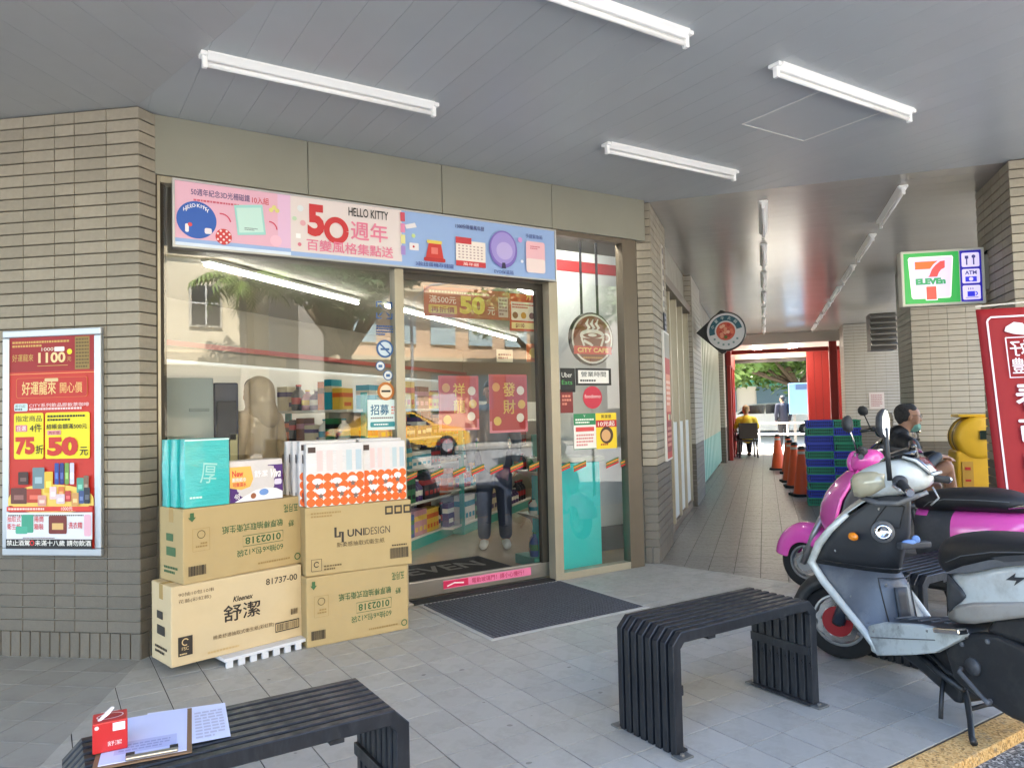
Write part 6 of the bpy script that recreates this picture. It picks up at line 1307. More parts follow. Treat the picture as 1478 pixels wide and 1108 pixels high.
# ---------------------------------------------------------------- white scooter
F0 = fl(1222, 952); WA = 71.0
t = thing('scooter', 'dusty white scooter with black seat parked on its centre stand', 'scooter', (F0.x, F0.y, 0), R_(WA)); SC = t
ST = R_(36)
wheel(t, (.03, 0, .20), .20, m_redhub, .105, ST)
Rz = Matrix.Rotation(ST, 3, 'Z')
sp = lambda x, y, z: Rz @ Vector((x-.03, y, 0))+Vector((.03, 0, z))
for s in (-1, 1):
    MB().tube([sp(.03, s*.075, .19), sp(-.03, s*.075, .34), sp(-.10, s*.07, .55)], [.024, .026, .022], 10).build('fork', m_eng, t, smooth=True)
    MB().tube([sp(.02, s*.078, .20), sp(-.02, s*.078, .33)], [.032, .028], 10).build('fork_lower', M('fork_blue', (40, 50, 66), .4), t, smooth=True)
MB().tube([(-.06, 0, .5), (-.22, 0, .9)], .03, 10).build('steering_column', m_eng, t)
MB().box(sp(-.045, .085, .27), (.05, .035, .09), Rz).build('brake_caliper', m_dkp2, t, bevel=.008)
b = MB(); rings = []
for k in range(13):
    a = R_(-8+k*14.0); r = .228
    c = [sp(.03+(r+d)*math.cos(a), y, .20+(r+d)*math.sin(a)) for y, d in ((-.062, -.05), (-.058, -.01), (-.03, .012), (0, .018), (.03, .012), (.058, -.01), (.062, -.05))]
    rings.append(c)
b.rings(rings, False, closed=False).build('front_fender', m_eng, t, smooth=True, solid=.006)
ROW = [(.885, -.37, .07, -.27, -.45), (.84, -.30, .10, -.17, -.45), (.78, -.235, .145, -.08, -.44), (.70, -.165, .19, 0, -.425), (.62, -.095, .205, .06, -.39), (.52, -.03, .205, .09, -.36), (.44, -.115, .20, .03, -.37), (.34, -.26, .19, -.12, -.385), (.26, -.375, .18, -.28, -.40), (.19, -.45, .168, -.40, -.43)]
def grid(fn, rows, nc): return [[fn(r, -1+2*j/(nc-1)) for j in range(nc)] for r in rows]
outer = lambda r, q_: Vector((r[1]+(r[3]-r[1])*(1-abs(q_)**1.7), r[2]*(1.03*q_), r[0]))
MB().rings(grid(outer, ROW[:7], 21), False, closed=False).build('front_cowl', m_ww, t, smooth=True, solid=.008, sub=1)
for s in (-1, 1):
    rg = [[outer(r, s*q_)+Vector((0, 0, 0)) for q_ in (1.0, .94, .86, .78)] for r in ROW[5:]]
    MB().rings(rg, False, closed=False).build('cowl_edge', m_ww, t, smooth=True, solid=.012, sub=1)
    rim = [outer(r, s*1.0)+Vector((-.012, 0, 0)) for r in ROW[2:]]
    MB().tube(rim, [.012, .017, .020, .021, .020, .018, .017, .016], 10).build('shield_rim', m_ww, t, smooth=True)
inner = lambda r, q_: Vector((r[1]-.02+(r[4]-r[1])*(1-abs(q_)**(1.6 if r[0] > .5 else 2.6)), r[2]*.97*q_, r[0]-.004))
MB().rings(grid(inner, ROW[:6], 21), False, closed=False).build('inner_shield', M('shield_black', (38, 40, 44), .5, var=.15, vs_=10, dirt=(80, 82, 84), dirt_amt=.3, ds=6), t, smooth=True, solid=.006)
MB().rings(grid(inner, ROW[5:], 21), False, closed=False).build('lower_shield', M('shield_grey', (80, 84, 91), .4, var=.2, vs_=9, dirt=(134, 136, 138), dirt_amt=.6, ds=5), t, smooth=True, solid=.006)  # the pale mottling paints reflections on the grey plastic into its colour
MB().rings([[Vector((x, y*.17, z-.02+.02*(1-abs(y)))) for y in (-1, -.8, -.5, 0, .5, .8, 1)] for x, z in ((-.40, .285), (-.47, .33), (-.56, .357), (-.70, .385), (-.82, .405), (-.93, .42))], False, closed=False).build('floorboard', m_dkp, t, smooth=True, solid=.02)
for k in range(5): MB().box((-.52-k*.07, .085, .358+k*.014), (.02, .10, .006), Matrix.Rotation(R_(12), 3, 'Y')).build('floor_rib', m_dkp2, t, bevel=.002)
sk_ = [(-.405, .30), (-.42, .19), (-.47, .185), (-.67, .25), (-.79, .295), (-.92, .385), (-.945, .415), (-.7, .385), (-.5, .34)]
m_wd = M('scooter_white_scuffed', (186, 191, 188), .35, coat=.4, dirt=(40, 34, 28), dirt_amt=.9, ds=7)
for s in (-1, 1):
    MB().prism(sk_, -.018, .018, fr=lambda v, s=s: Vector((v.x, s*(.172+v.z), v.y))).build('side_skirt', m_wd, t, bevel=.008, seg=3)
    MB().box((-.895, s*.205, .415), (.13, .05, .022), Matrix.Rotation(R_(12), 3, 'Y')).build('footpeg', m_chr, t, bevel=.006)
    if s > 0: MB().ell((-.30, s*.165, .683), (.03, .018, .02)).build('turn_signal', m_amber, t, smooth=True)
MB().lathe([(.0, 0), (.034, 0), (.036, .008), (.026, .014), (.024, .010), (0, .010)], (-.428, .105, .72), (-.8, .6, .15), 20, caps=False).build('key_ring', m_chr, t, smooth=True)
MB().lathe([(.0, 0), (.05, 0), (.048, .010), (0, .010)], (-.42, .10, .72), (-.8, .6, .15), 20, caps=False).build('key_bezel', m_dkp2, t, smooth=True)
MB().box((-.47, -.02, .66), (.04, .16, .03)).build('hook', m_dkp, t, bevel=.008)
MB().ell((-.468, .0, .672), (.022, .04, .014)).ell((-.472, -.03, .684), (.018, .018, .02)).build('cloth', M('blue_cloth', (110, 140, 190), .9, bump=.6), t, smooth=True)
# trim on the rider side of the shield
def on_inner(z, q_, lift=.006):
    for ra, rb in zip(ROW[:-1], ROW[1:]):
        if rb[0] <= z <= ra[0]:
            k = (ra[0]-z)/(ra[0]-rb[0]); r = tuple(a+(b_-a)*k for a, b_ in zip(ra, rb)); v = inner(r, q_); return Vector((v.x-lift, v.y, v.z))
for zz0, zz1, qa, qb in ((.50, .24, -.42, .42), (.84, .74, .18, .62)):
    path = [on_inner(zz0, qa+(qb-qa)*k/6) for k in range(7)]+[on_inner(zz0+(zz1-zz0)*k/6, qb) for k in range(1, 7)]+[on_inner(zz1, qb+(qa-qb)*k/6) for k in range(1, 7)]+[on_inner(zz1+(zz0-zz1)*k/6, qa) for k in range(1, 7)]
    MB().tube(path, .0028, 5).build('panel_seam', m_black, t)
MB().tube([on_inner(.54, -.98+.98*2*k/14, .004) for k in range(15)], .004, 6).build('shield_seam', m_black, t)
for zz, qq in ((.82, .7), (.82, -.7), (.60, .85), (.60, -.85), (.40, .85), (.30, .85), (.47, .3), (.47, -.3)):
    p_ = on_inner(zz, qq, .003); MB().lathe([(.0, 0), (.007, 0), (.006, .003), (0, .003)], p_, (-1, .25*(1 if qq > 0 else -1), 0), 8, caps=False).build('screw', m_rim, t)
MB().rings([[on_inner(zz, q_, .012) for q_ in (-.16, -.08, 0, .08, .16)] for zz in (.46, .42, .36, .30)], False, closed=False).build('glove_box_lid', m_dkp, t, smooth=True, solid=.01)
for s in (-1, 1):
    MB().tube([hr0 if False else Vector((-.40, s*.03, .90)), Vector((-.36, s*.05, .82)), Vector((-.25, s*.05, .70))], .005, 6).build('control_cable', m_black, t, smooth=True)
MB().tube([sp(-.05, .09, .30), sp(-.09, .10, .42), sp(-.08, .07, .55), sp(-.12, .05, .66)], .005, 6).build('brake_hose', m_black, t, smooth=True)
for s in (-1, 1): MB().lathe([(0, 0), (.016, 0), (.014, .006), (0, .006)], sp(-.03, s*.10, .36), (0, s, 0), 14, caps=False).build('reflector', m_amber, t, smooth=True)
for s in (-1, 1): MB().tube([(-.43, s*.192, .255), (-.60, s*.192, .298), (-.80, s*.192, .350)], .0022, 5).build('skirt_seam', m_dkp2, t)
for xx, zz in ((-.445, .285), (-.60, .345), (-.76, .375)): MB().lathe([(0, 0), (.006, 0), (.005, .003), (0, .003)], (xx, .19, zz), (0, 1, 0), 8, caps=False).build('screw', m_rim, t)
# seat, tail, engine
seat = sec_loft([(-.698, .685, .63, .03), (-.712, .72, .60, .08), (-.755, .758, .58, .118), (-.85, .787, .595, .14), (-.98, .80, .645, .15), (-1.10, .805, .70, .152), (-1.25, .815, .742, .147), (-1.42, .83, .775, .12), (-1.52, .83, .80, .06)], 22, 2.6).build('seat', m_seat, t, sub=1)
MB().tube([(-.80, .122, .655), (-.90, .146, .70), (-1.05, .152, .742), (-1.25, .148, .775)], .0022, 5).build('seat_piping', m_dkp2, seat)
b = sec_loft([(-.775, .60, .425, .06), (-.79, .612, .42, .11), (-.84, .625, .425, .135), (-.93, .655, .445, .152), (-1.05, .70, .49, .16), (-1.18, .742, .535, .16), (-1.36, .775, .60, .14), (-1.52, .795, .66, .11), (-1.66, .79, .72, .06)], 28, 4.5)
b.build('tail_body', m_ww, t, smooth=True)
TW = [(-.775, .06), (-.79, .11), (-.84, .135), (-.93, .152), (-1.05, .16), (-1.18, .16), (-1.36, .14), (-1.52, .11), (-1.66, .06)]
def tw(x):
    for (xa, wa), (xb, wb) in zip(TW[:-1], TW[1:]):
        if xb <= x <= xa: return wa+(wb-wa)*(xa-x)/(xa-xb)
    return .06
def side_panel(name, poly_top, poly_bot, m, lift=.004):
    """strip between two profile lines given as (x, z), hugging the tail sides"""
    for s in (1, -1):
        rg = []
        for (xa, za), (xb, zb) in zip(poly_top, poly_bot):
            rg.append([Vector((xa+(xb-xa)*k/4, s*(tw(min(xa, -.78)+(xb-xa)*k/4)*(1.0-.035*abs(2*k/4-1)**4)+lift), za+(zb-za)*k/4)) for k in range(5)])
        MB().rings(rg, False, closed=False).build(name, m, t, smooth=True, solid=.006)
side_panel('lower_tail_trim', [(-.80, .46), (-.88, .505), (-.96, .535), (-1.08, .565), (-1.20, .595), (-1.40, .66)], [(-.80, .428), (-.88, .436), (-.96, .455), (-1.08, .50), (-1.20, .545), (-1.40, .615)], M('tail_grey', (150, 146, 140), .35, coat=.3, dirt=(100, 92, 82), dirt_amt=.5, ds=7))
side_panel('front_tail_panel', [(-.782, .60), (-.81, .612), (-.85, .60), (-.90, .575), (-.925, .555)], [(-.782, .435), (-.81, .455), (-.85, .49), (-.90, .525), (-.925, .548)], m_dkp, .007)
MB().prism([(-.82, .615), (-.92, .665), (-1.05, .715), (-1.30, .775), (-1.30, .745), (-1.10, .70), (-.95, .645)], -.006, .006, fr=lambda v: Vector((v.x, .158+v.z, v.y))).build('seat_trim', m_dkp2, t, bevel=.003)
MB().prism([(-1.06, .725), (-1.12, .742), (-1.22, .765), (-1.22, .745), (-1.12, .72)], -.004, .004, fr=lambda v: Vector((v.x, .166+v.z, v.y))).build('side_vent', m_dkp, t)
P = Print(.0004); P.poly([(0, .02), (.05, .045), (.04, .03), (.09, .03), (.03, .0), (.045, .018)], (40, 44, 50)); o = P.build('emblem', (0, 0, 0), (1, 0, 0), (0, 0, 1)); o.parent = t; o.matrix_local = frame((-1.12, .1635, .635), (-1, 0, .2), (.2, 0, 1))
MB().prism([(-.80, .31), (-.88, .40), (-1.06, .44), (-1.34, .41), (-1.38, .27), (-1.28, .16), (-1.10, .15), (-.96, .17), (-.84, .20)], -.03, .05, fr=lambda v: Vector((v.x, .105+v.z, v.y))).build('transmission_cover', m_eng, t, bevel=.02, seg=3)
MB().prism([(-.99, .43), (-1.04, .50), (-1.16, .535), (-1.36, .56), (-1.40, .44), (-1.1, .43)], -.05, .035, fr=lambda v: Vector((v.x, .11+v.z, v.y))).build('air_filter', m_eng, t, bevel=.02, seg=3)
for bx, bz in ((-.90, .36), (-1.02, .405), (-1.20, .405), (-1.32, .36), (-1.33, .24), (-1.18, .175), (-1.02, .185), (-.90, .235)): MB().lathe([(.010, 0), (.010, .006), (.005, .008)], (bx, .155, bz), (0, 1, 0), 6).build('cover_bolt', m_dkp2, t)
MB().tube([(-.90, .165, .27), (-.91, .185, .26), (-1.02, .19, .20), (-1.06, .205, .195)], [.009, .009, .008, .010], 8).build('kick_lever', m_dkp2, t, smooth=True)
MB().lathe([(.0, 0), (.05, 0), (.046, .012), (0, .014)], (-1.26, .155, .28), (0, 1, 0), 18, caps=False).lathe([(.0, 0), (.035, 0), (.032, .012), (0, .014)], (-.95, .155, .29), (0, 1, 0), 18, caps=False).build('cover_boss', m_dkp, t, smooth=True)
b = MB().prism([(-.45, .20), (-.60, .165), (-.74, .115), (-.80, .09), (-.83, .10), (-.84, .20), (-.80, .33), (-.6, .29)], -.11, .11, fr=lambda v: Vector((v.x, v.z, v.y))); b.build('underbody', m_eng, t, bevel=.015)
MB().tube([(-.62, .12, .24), (-.74, .13, .20), (-.86, .12, .165)], .014, 8).tube([(-.70, .135, .27), (-.80, .14, .22), (-.95, .12, .20)], .008, 6).build('under_pipe', m_eng, t, smooth=True)
MB().tube([(-.75, -.12, .16), (-1.0, -.16, .20), (-1.35, -.19, .30)], [.02, .045, .05], 12).build('exhaust', m_eng, t, smooth=True)
wheel(t, (-1.24, 0, .285), .20, m_eng, 0)
sd = thing; b = MB()
b.tube([(-.80, .075, .20), (-.845, .09, .11), (-.885, .12, .055), (-.935, .165, .018), (-.965, .185, .012)], [.014, .013, .012, .012, .014], 8)
b.tube([(-.80, -.075, .20), (-.835, -.09, .10), (-.85, -.14, .04), (-.865, -.17, .014)], [.014, .013, .012, .014], 8)
b.tube([(-.855, .10, .085), (-.845, 0, .09), (-.842, -.10, .085)], .009, 8); b.build('centre_stand', m_eng, t, smooth=True)
MB().tube([(-.74, .10, .20), (-.775, .15, .09), (-.785, .165, .03)], .009, 8).build('side_stand', m_eng, t, smooth=True)
# headset (turned on the steering lock)
HC = Vector((-.37, 0, 0)); HR = Matrix.Rotation(R_(34), 3, 'Z')
hr = lambda v: HC+HR @ (Vector(v)-HC)
b = sec_loft([(-.195, .94, .90, .02), (-.21, .965, .875, .06), (-.25, .995, .862, .09), (-.31, 1.025, .862, .108), (-.38, 1.05, .872, .112), (-.45, 1.055, .885, .108), (-.51, 1.03, .91, .09), (-.545, .985, .935, .05)], 24, 3.0); b.v = [tuple(hr(v)) for v in b.v]
hd = b.build('headset_cowl', m_ww, t, sub=1)
for s in (-1, 1):
    rg = []
    for x, k0, k1, hw in ((-.20, .90, .945, .045), (-.22, .87, .97, .074), (-.26, .868, .985, .098), (-.31, .885, .99, .112), (-.37, .925, .985, .117)):
        rg.append([hr((x-.004, s*(hw*(1.02-.16*abs(2*j/4-1)**2)+.003), k0+(k1-k0)*j/4)) for j in range(5)])
    MB().rings(rg, False, closed=False).build('headlight', m_lens, hd, smooth=True, solid=.006)
b = MB(); rg = []
for x, z, w in ((-.33, 1.038, .03), (-.375, 1.07, .065), (-.44, 1.095, .08), (-.49, 1.09, .075)):
    rg.append([hr((x, y*w, z-.02*abs(y)**2)) for y in (-1, -.6, 0, .6, 1)])
b.rings(rg, False, closed=False).build('gauge_visor', M('smoked_visor', (20, 20, 22), .12, coat=1.0), hd, smooth=True, solid=.008)
MB().rings([[hr((x, y*w, z)) for y in (-1, -.5, 0, .5, 1)] for x, z, w in ((-.44, 1.07, .075), (-.50, 1.05, .08), (-.555, .985, .055))], False, closed=False).build('gauge_panel', M('gauge', (40, 44, 50), .15, coat=1.0), hd, smooth=True, solid=.006)
MB().tube([hr((-.56, y, .985+.0*y)) for y in (-.07, 0, .07)], .008, 6).tube([hr((-.445, .085, 1.06)), hr((-.50, .09, 1.045)), hr((-.55, .06, .99))], .007, 6).build('gauge_trim', m_ww, hd, smooth=True)
MB().rings([[hr((x, y*w, z)) for y in (-1, -.5, 0, .5, 1)] for x, z, w in ((-.24, .87, .07), (-.33, .845, .10), (-.42, .85, .10), (-.50, .89, .085))], False, closed=False).build('headset_underside', m_dkp2, hd, smooth=True, solid=.02)
grip_bar(t, hr((-.43, 0, .94)), .32, .10, .96, R_(34))
mirror(t, hr((-.41, .165, .96)), hr((-.405, .185, 1.195)), HR @ Vector((-.97, .12, .02)), m_eng, (.042, .066), .011)
o = MB().box((0, 0, 0), (.03, .085, .085)).build('mirror_back', M('black_gloss', (14, 14, 15), .2, coat=.6), t, bevel=.02, seg=3); o.location = hr((-.47, .0, 1.085)); o.rotation_euler = (R_(-14), R_(10), R_(50))
MB().tube([hr((-.56, .08, .93)), hr((-.585, .09, .885)), hr((-.55, .08, .85))], .004, 6).build('cable', M('pale_cable', (150, 150, 150), .4), t, smooth=True)

# ---------------------------------------------------------------- pink scooter
F1 = fl(1165, 848); t = thing('scooter', 'bright pink retro scooter with round headlamp and black seat', 'scooter', (F1.x, F1.y, 0), R_(94))
wheel(t, (-.02, 0, .19), .19, m_rim, .08, R_(6))
b = MB(); rings = []
for k in range(12):
    a = R_(8+k*13); r = .215+.02*math.sin(R_(k*14))
    rings.append([Vector((-.03+(r+d)*math.cos(a)*1.02, y, .20+(r+d)*math.sin(a))) for y, d in ((-.085, -.10), (-.085, -.05), (-.075, -.005), (-.045, .03), (0, .042), (.045, .03), (.075, -.005), (.085, -.05), (.085, -.10))])
b.rings(rings, False, closed=False).build('front_fender', m_pink, t, smooth=True, solid=.006, sub=1)
for s in (-1, 1): MB().tube([(-.02, s*.07, .19), (-.10, s*.07, .38), (-.18, s*.05, .55)], .022, 10).build('fork', m_rim, t, smooth=True)
RP = [(.86, -.45, .08, -.35, -.48), (.78, -.43, .15, -.25, -.47), (.68, -.39, .20, -.17, -.45), (.56, -.36, .215, -.12, -.43), (.44, -.37, .21, -.15, -.44), (.34, -.36, .18, -.24, -.44), (.26, -.42, .17, -.34, -.47)]
MB().rings(grid(outer, RP, 21), False, closed=False).build('leg_shield', m_pink, t, smooth=True, solid=.01, sub=1)
for s in (-1, 1): MB().tube([outer(r, s)+Vector((-.01, 0, 0)) for r in RP], .013, 8).build('shield_rim', m_pink, t, smooth=True)
MB().rings(grid(lambda r, q_: Vector((r[1]-.03+(r[4]-r[1])*(1-abs(q_)**2), r[2]*.95*q_, r[0])), RP, 15), False, closed=False).build('inner_shield', m_dkp, t, smooth=True, solid=.006)
sec_loft([(-.42, .31, .22, .12), (-.46, .32, .19, .165), (-.70, .33, .19, .17), (-.86, .34, .20, .16), (-.92, .35, .24, .1)], 16, 4).build('floorboard', m_dkp, t, smooth=True)
b = sec_loft([(-.385, .93, .86, .04), (-.40, .965, .845, .085), (-.45, 1.0, .84, .105), (-.52, 1.01, .86, .10), (-.58, .98, .89, .06)], 20, 2.3).build('headset', m_pink, t, sub=1)
MB().lathe([(.06, -.02), (.075, 0), (.072, .03), (.05, .05), (.02, .06)], (-.41, .0, .905), (1, 0, -.06), 24).build('headlamp', m_lens, b, smooth=True); MB().lathe([(.075, -.005), (.083, .005), (.083, .02), (.075, .03)], (-.41, 0, .905), (1, 0, -.06), 24, caps=False).build('headlamp_ring', m_pink, b, smooth=True)
grip_bar(t, (-.50, 0, .985), .33, .09, .98, R_(4))
mirror(t, (-.52, .20, 1.0), (-.50, .25, 1.16), (-.55, -.85, 0), m_chr, (.05, .055), .005); mirror(t, (-.52, -.20, 1.0), (-.50, -.27, 1.17), (-1, 0, 0), m_chr, (.05, .055), .005)
seat = sec_loft([(-.90, .70, .64, .05), (-.92, .735, .635, .10), (-.99, .765, .635, .135), (-1.12, .785, .645, .15), (-1.28, .80, .655, .155), (-1.42, .79, .66, .145), (-1.52, .755, .665, .11), (-1.55, .72, .67, .06)], 22, 2.6).build('seat', m_seat, t, sub=1)
MB().tube([(-.99, .131, .668), (-1.03, .146, .70), (-1.12, .154, .725), (-1.3, .158, .735), (-1.46, .14, .735)], .0025, 5).build('seat_piping', m_dkp2, seat)
b = sec_loft([(-.90, .645, .36, .06), (-.92, .65, .33, .115), (-1.0, .655, .33, .145), (-1.15, .66, .36, .165), (-1.35, .67, .42, .17), (-1.55, .675, .50, .14), (-1.68, .67, .56, .07)], 26, 2.8)
for i, f in enumerate(b.f):
    zz = sum(b.v[j][2] for j in f)/len(f); xx = sum(b.v[j][0] for j in f)/len(f); b.mi[i] = 1 if zz < .60+.45*(xx+.93)*(-1 if xx > -1.1 else 0)-(.07 if xx <= -1.1 else 0) else 0
b.build('tail_body', [m_pink, m_dkp], t, smooth=True)
MB().tube([(-1.45, .12, .70), (-1.62, .12, .735), (-1.66, 0, .74), (-1.62, -.12, .735), (-1.45, -.12, .70)], .011, 8).build('grab_rail', m_chr, t, smooth=True)
wheel(t, (-1.22, 0, .19), .19, m_eng, 0); MB().box((-1.12, .09, .25), (.36, .08, .16)).build('engine', m_eng, t, bevel=.03)
MB().tube([(-.85, .06, .2), (-.88, .12, .06), (-.90, .15, .008)], .010, 8).build('side_stand', m_eng, t)
for c in t.children:
    if c.name.split('.')[0] in ('seat', 'tail_body', 'grab_rail', 'engine', 'side_stand') or (c.name.split('.')[0] == 'wheel' and c.data.vertices[0].co.x < -.8): c.location.x += .10

# ---------------------------------------------------------------- dark scooter behind the crates
F2 = cw(3.0, 2.0); t = thing('scooter', 'black scooter with a helmet on its seat behind the crates', 'scooter', (F2.x, F2.y, 0), R_(ANG+150))
for dx in (0, -1.2): wheel(t, (dx, 0, .20), .20, m_eng, 0)
MB().rings(grid(outer, [(r[0], r[1]-.12, r[2], r[3]-.12, r[4]-.12) for r in ROW], 15), False, closed=False).build('front_cowl', M('scooter_black', (22, 22, 25), .2, coat=1.0), t, smooth=True, solid=.01)
sec_loft([(-.5, .3, .2, .12), (-.9, .32, .2, .16)], 12, 4).build('floorboard', m_dkp, t); sec_loft([(-.85, .68, .3, .1), (-1.0, .70, .35, .15), (-1.3, .72, .45, .15), (-1.6, .74, .6, .06)], 16, 2.8).build('tail_body', M('scooter_maroon', (60, 16, 26), .25, coat=.8), t, smooth=True)
sec_loft([(-.82, .72, .66, .06), (-.9, .78, .66, .13), (-1.2, .80, .7, .14), (-1.5, .80, .73, .1)], 16, 2.6).build('seat', m_seat, t, sub=1); sec_loft([(-.3, .98, .92, .05), (-.4, 1.05, .88, .13), (-.52, 1.03, .9, .12), (-.58, .98, .93, .05)], 16, 2.4).build('headset', MATS['scooter_black'], t, sub=1)
grip_bar(t, (-.45, 0, .98), .33, .1, .97, 0); mirror(t, (-.5, .2, 1.0), (-.47, .25, 1.2), (-1, .1, 0), m_eng, (.06, .06), .007); mirror(t, (-.5, -.2, 1.0), (-.47, -.27, 1.2), (-1, -.1, 0), m_eng, (.06, .06), .007)
MB().tube([(-.8, .06, .2), (-.85, .15, .01)], .012, 8).build('side_stand', m_eng, t)
hp_ = Vector((F2.x, F2.y, 0))+Matrix.Rotation(R_(ANG+150), 3, 'Z') @ Vector((-1.05, 0, .80))
h_ = thing('helmet', 'dark rounded helmet resting on the black scooter seat', 'helmet', hp_)
MB().lathe([(.12, 0), (.135, .04), (.135, .10), (.115, .17), (.07, .215), (.01, .23)], n=20).build('shell', M('helmet_grey', (46, 46, 48), .25, coat=.8), h_, smooth=True); MB().lathe([(.138, .035), (.14, .05), (.137, .065)], n=20, caps=False).build('trim', m_rub, h_, smooth=True)
# ================================================================== PEOPLE
def blob(name, caps, mat, parent, voxel=.012, smooth=6):
    """caps: (p, r, q, r2) capsules or (c, (rx,ry,rz)) ellipsoids, fused into one surface"""
    b = MB()
    for c in caps:
        if len(c) == 2: b.ell(c[0], c[1], nu=18, nv=12); continue
        p, r, q_, r2 = c; p, q_ = Vector(p), Vector(q_); d = (q_-p); L = d.length; d.normalize()
        pts, rs = [], []
        for k in range(5): a = -math.pi/2+math.pi/2*k/4.0; pts.append(p+d*r*math.sin(a)); rs.append(max(r*math.cos(a), r*.05))
        for k in range(1, 5): a = math.pi/2*k/4.0; pts.append(q_+d*r2*math.sin(a)); rs.append(max(r2*math.cos(a), r2*.05))
        pts.insert(5, q_); rs.insert(5, r2)
        b.tube(pts, rs, 14)
    o = b.build(name, mat, parent, smooth=True)
    md = o.modifiers.new('fuse', 'REMESH'); md.mode = 'VOXEL'; md.voxel_size = voxel; md.use_smooth_shade = True
    md = o.modifiers.new('soft', 'SMOOTH'); md.factor = .5; md.iterations = smooth
    return o
def chain(pts, rs): return [(pts[i], rs[i], pts[i+1], rs[i+1]) for i in range(len(pts)-1)]
def hand(w, d, n, s=1.0, curl=.5):
    """wrist w, pointing d, palm normal n"""
    w, d, n = Vector(w), Vector(d).normalized(), Vector(n).normalized(); u = d.cross(n).normalized(); out = []
    for k in (-1.5, -.5, .5, 1.5): out += chain([w+u*.008*k*s, w+d*.085*s+u*.019*k*s], [.016*s, .013*s])
    for k, L in ((-1.5, .062), (-.5, .078), (.5, .082), (1.5, .072)):
        b0 = w+d*.085*s+u*.019*k*s; d1 = (d+n*curl*.6).normalized(); d2 = (d+n*curl*1.6).normalized(); b1 = b0+d1*L*.55*s; out += chain([b0, b1, b1+d2*L*.5*s], [.0095*s, .009*s, .0075*s])
    t0 = w+d*.025*s+u*.03*s; t1 = t0+(d*.6+u*.7+n*.3).normalized()*.04*s; out += chain([w+d*.01*s+u*.01*s, t0, t1, t1+(d+n*.4).normalized()*.032*s], [.017*s, .014*s, .011*s, .009*s])
    return out
m_skin = M('skin_tan', (186, 138, 108), .5, var=.06, vs_=12); m_hair_g = M('hair_grey_black', (50, 47, 45), .8, var=.6, vs_=60, bump=.6, bs=120); m_hair = M('hair_black', (20, 18, 18), .6, var=.3, vs_=60, bump=.5, bs=120)
def head_caps(c, f, s=1.0, neck=None):
    """head centre c, facing f (unit, horizontal)"""
    c = Vector(c); f = Vector(f).normalized(); l = Vector((-f.y, f.x, 0)); up = f.cross(l)
    P = lambda x, y, z: c+f*x*s+l*y*s+up*z*s
    out = [(P(-.02, 0, .035), .086*s, P(.025, 0, .03), .078*s), (P(.035, 0, -.03), .064*s, P(.05, 0, -.075), .045*s), (P(.098, 0, .012), .011*s, P(.112, 0, -.022), .016*s), (P(.085, .0, -.055), .02*s, P(.088, 0, -.062), .02*s)]
    for y in (-1, 1): out += [(P(.07, y*.034, .035), .022*s, P(.078, y*.02, .037), .016*s), (P(-.005, y*.082, .012), .014*s, P(-.012, y*.088, -.018), .012*s), (P(.06, y*.045, -.012), .026*s, P(.05, y*.05, -.03), .026*s)]
    if neck is not None: out += [(P(-.012, 0, -.05), .056*s, Vector(neck), .06*s)]
    return out, P
def face_bits(t, P, s=1.0, glasses=False, mask=None):
    for y in (-1, 1):
        MB().ell(P(.082, y*.032, .015), (.011*s, .011*s, .009*s)).build('eye', C_((40, 32, 28), .2), t, smooth=True)
    MB().tube([P(.099, -.022, -.058), P(.105, 0, -.056), P(.099, .022, -.058)], .005*s, 6).build('mouth', C_((140, 78, 70), .5), t, smooth=True)
    if glasses:
        b = MB()
        for y in (-1, 1):
            b.tube([P(.104, y*.032+.022*math.cos(2*math.pi*k/14), .015+.016*math.sin(2*math.pi*k/14)) for k in range(15)], .002, 5); b.tube([P(.10, y*.055, .02), P(.05, y*.082, .022), P(-.005, y*.088, .018)], .002, 5)
        b.tube([P(.108, -.012, .018), P(.11, .012, .018)], .002, 5).build('glasses', C_((60, 56, 54), .3), t)
# ---- seated man
ps = cw(1.42, 2.02); fa = N2*.97+E2*.24
t = thing('person', 'seated person in black jacket and shorts, legs crossed, green mask under the chin', 'person', (ps.x, ps.y, 0), math.atan2(fa.y, fa.x))
hc = Vector((.13, 0, 1.165)); hcaps, HP = head_caps(hc, (1, -.05, -.05), 1.0, (.055, 0, .98))
rk, lk = Vector((.43, -.05, .70)), Vector((.40, .12, .50)); ra, la = Vector((.56, .10, .34)), Vector((.36, .13, .09))
body = hcaps+chain([(0, 0, .50), (.02, 0, .66), (.05, 0, .86), (.055, 0, .97)], [.145, .13, .135, .06])
body += chain([(0, -.09, .50), rk, (rk+ra)/2+Vector((.0, .0, 0)), ra], [.088, .062, .056, .036])+chain([(0, .09, .48), lk, (lk+la)/2+Vector((-.01, 0, 0)), la], [.088, .062, .056, .036])
body += chain([ra, ra+Vector((.10, .07, -.06)), ra+Vector((.15, .11, -.075))], [.036, .03, .024])+chain([la, la+Vector((.10, 0, -.055)), la+Vector((.19, 0, -.062))], [.036, .034, .026])
lh, rh = Vector((.40, .07, .80)), Vector((.36, -.10, .80))
body += chain([(.05, .19, .92), (.12, .26, .70), lh], [.05, .042, .028])+chain([(.05, -.19, .92), (.10, -.27, .70), rh], [.05, .042, .028])
body += hand(lh, (.8, -.55, -.1), (0, 0, -1), 1.0, .5)+hand(rh, (.8, .55, -.12), (0, 0, -1), 1.0, .5)
blob('body', body, m_skin, t, .0085, 4)
face_bits(t, HP, 1.0, True)
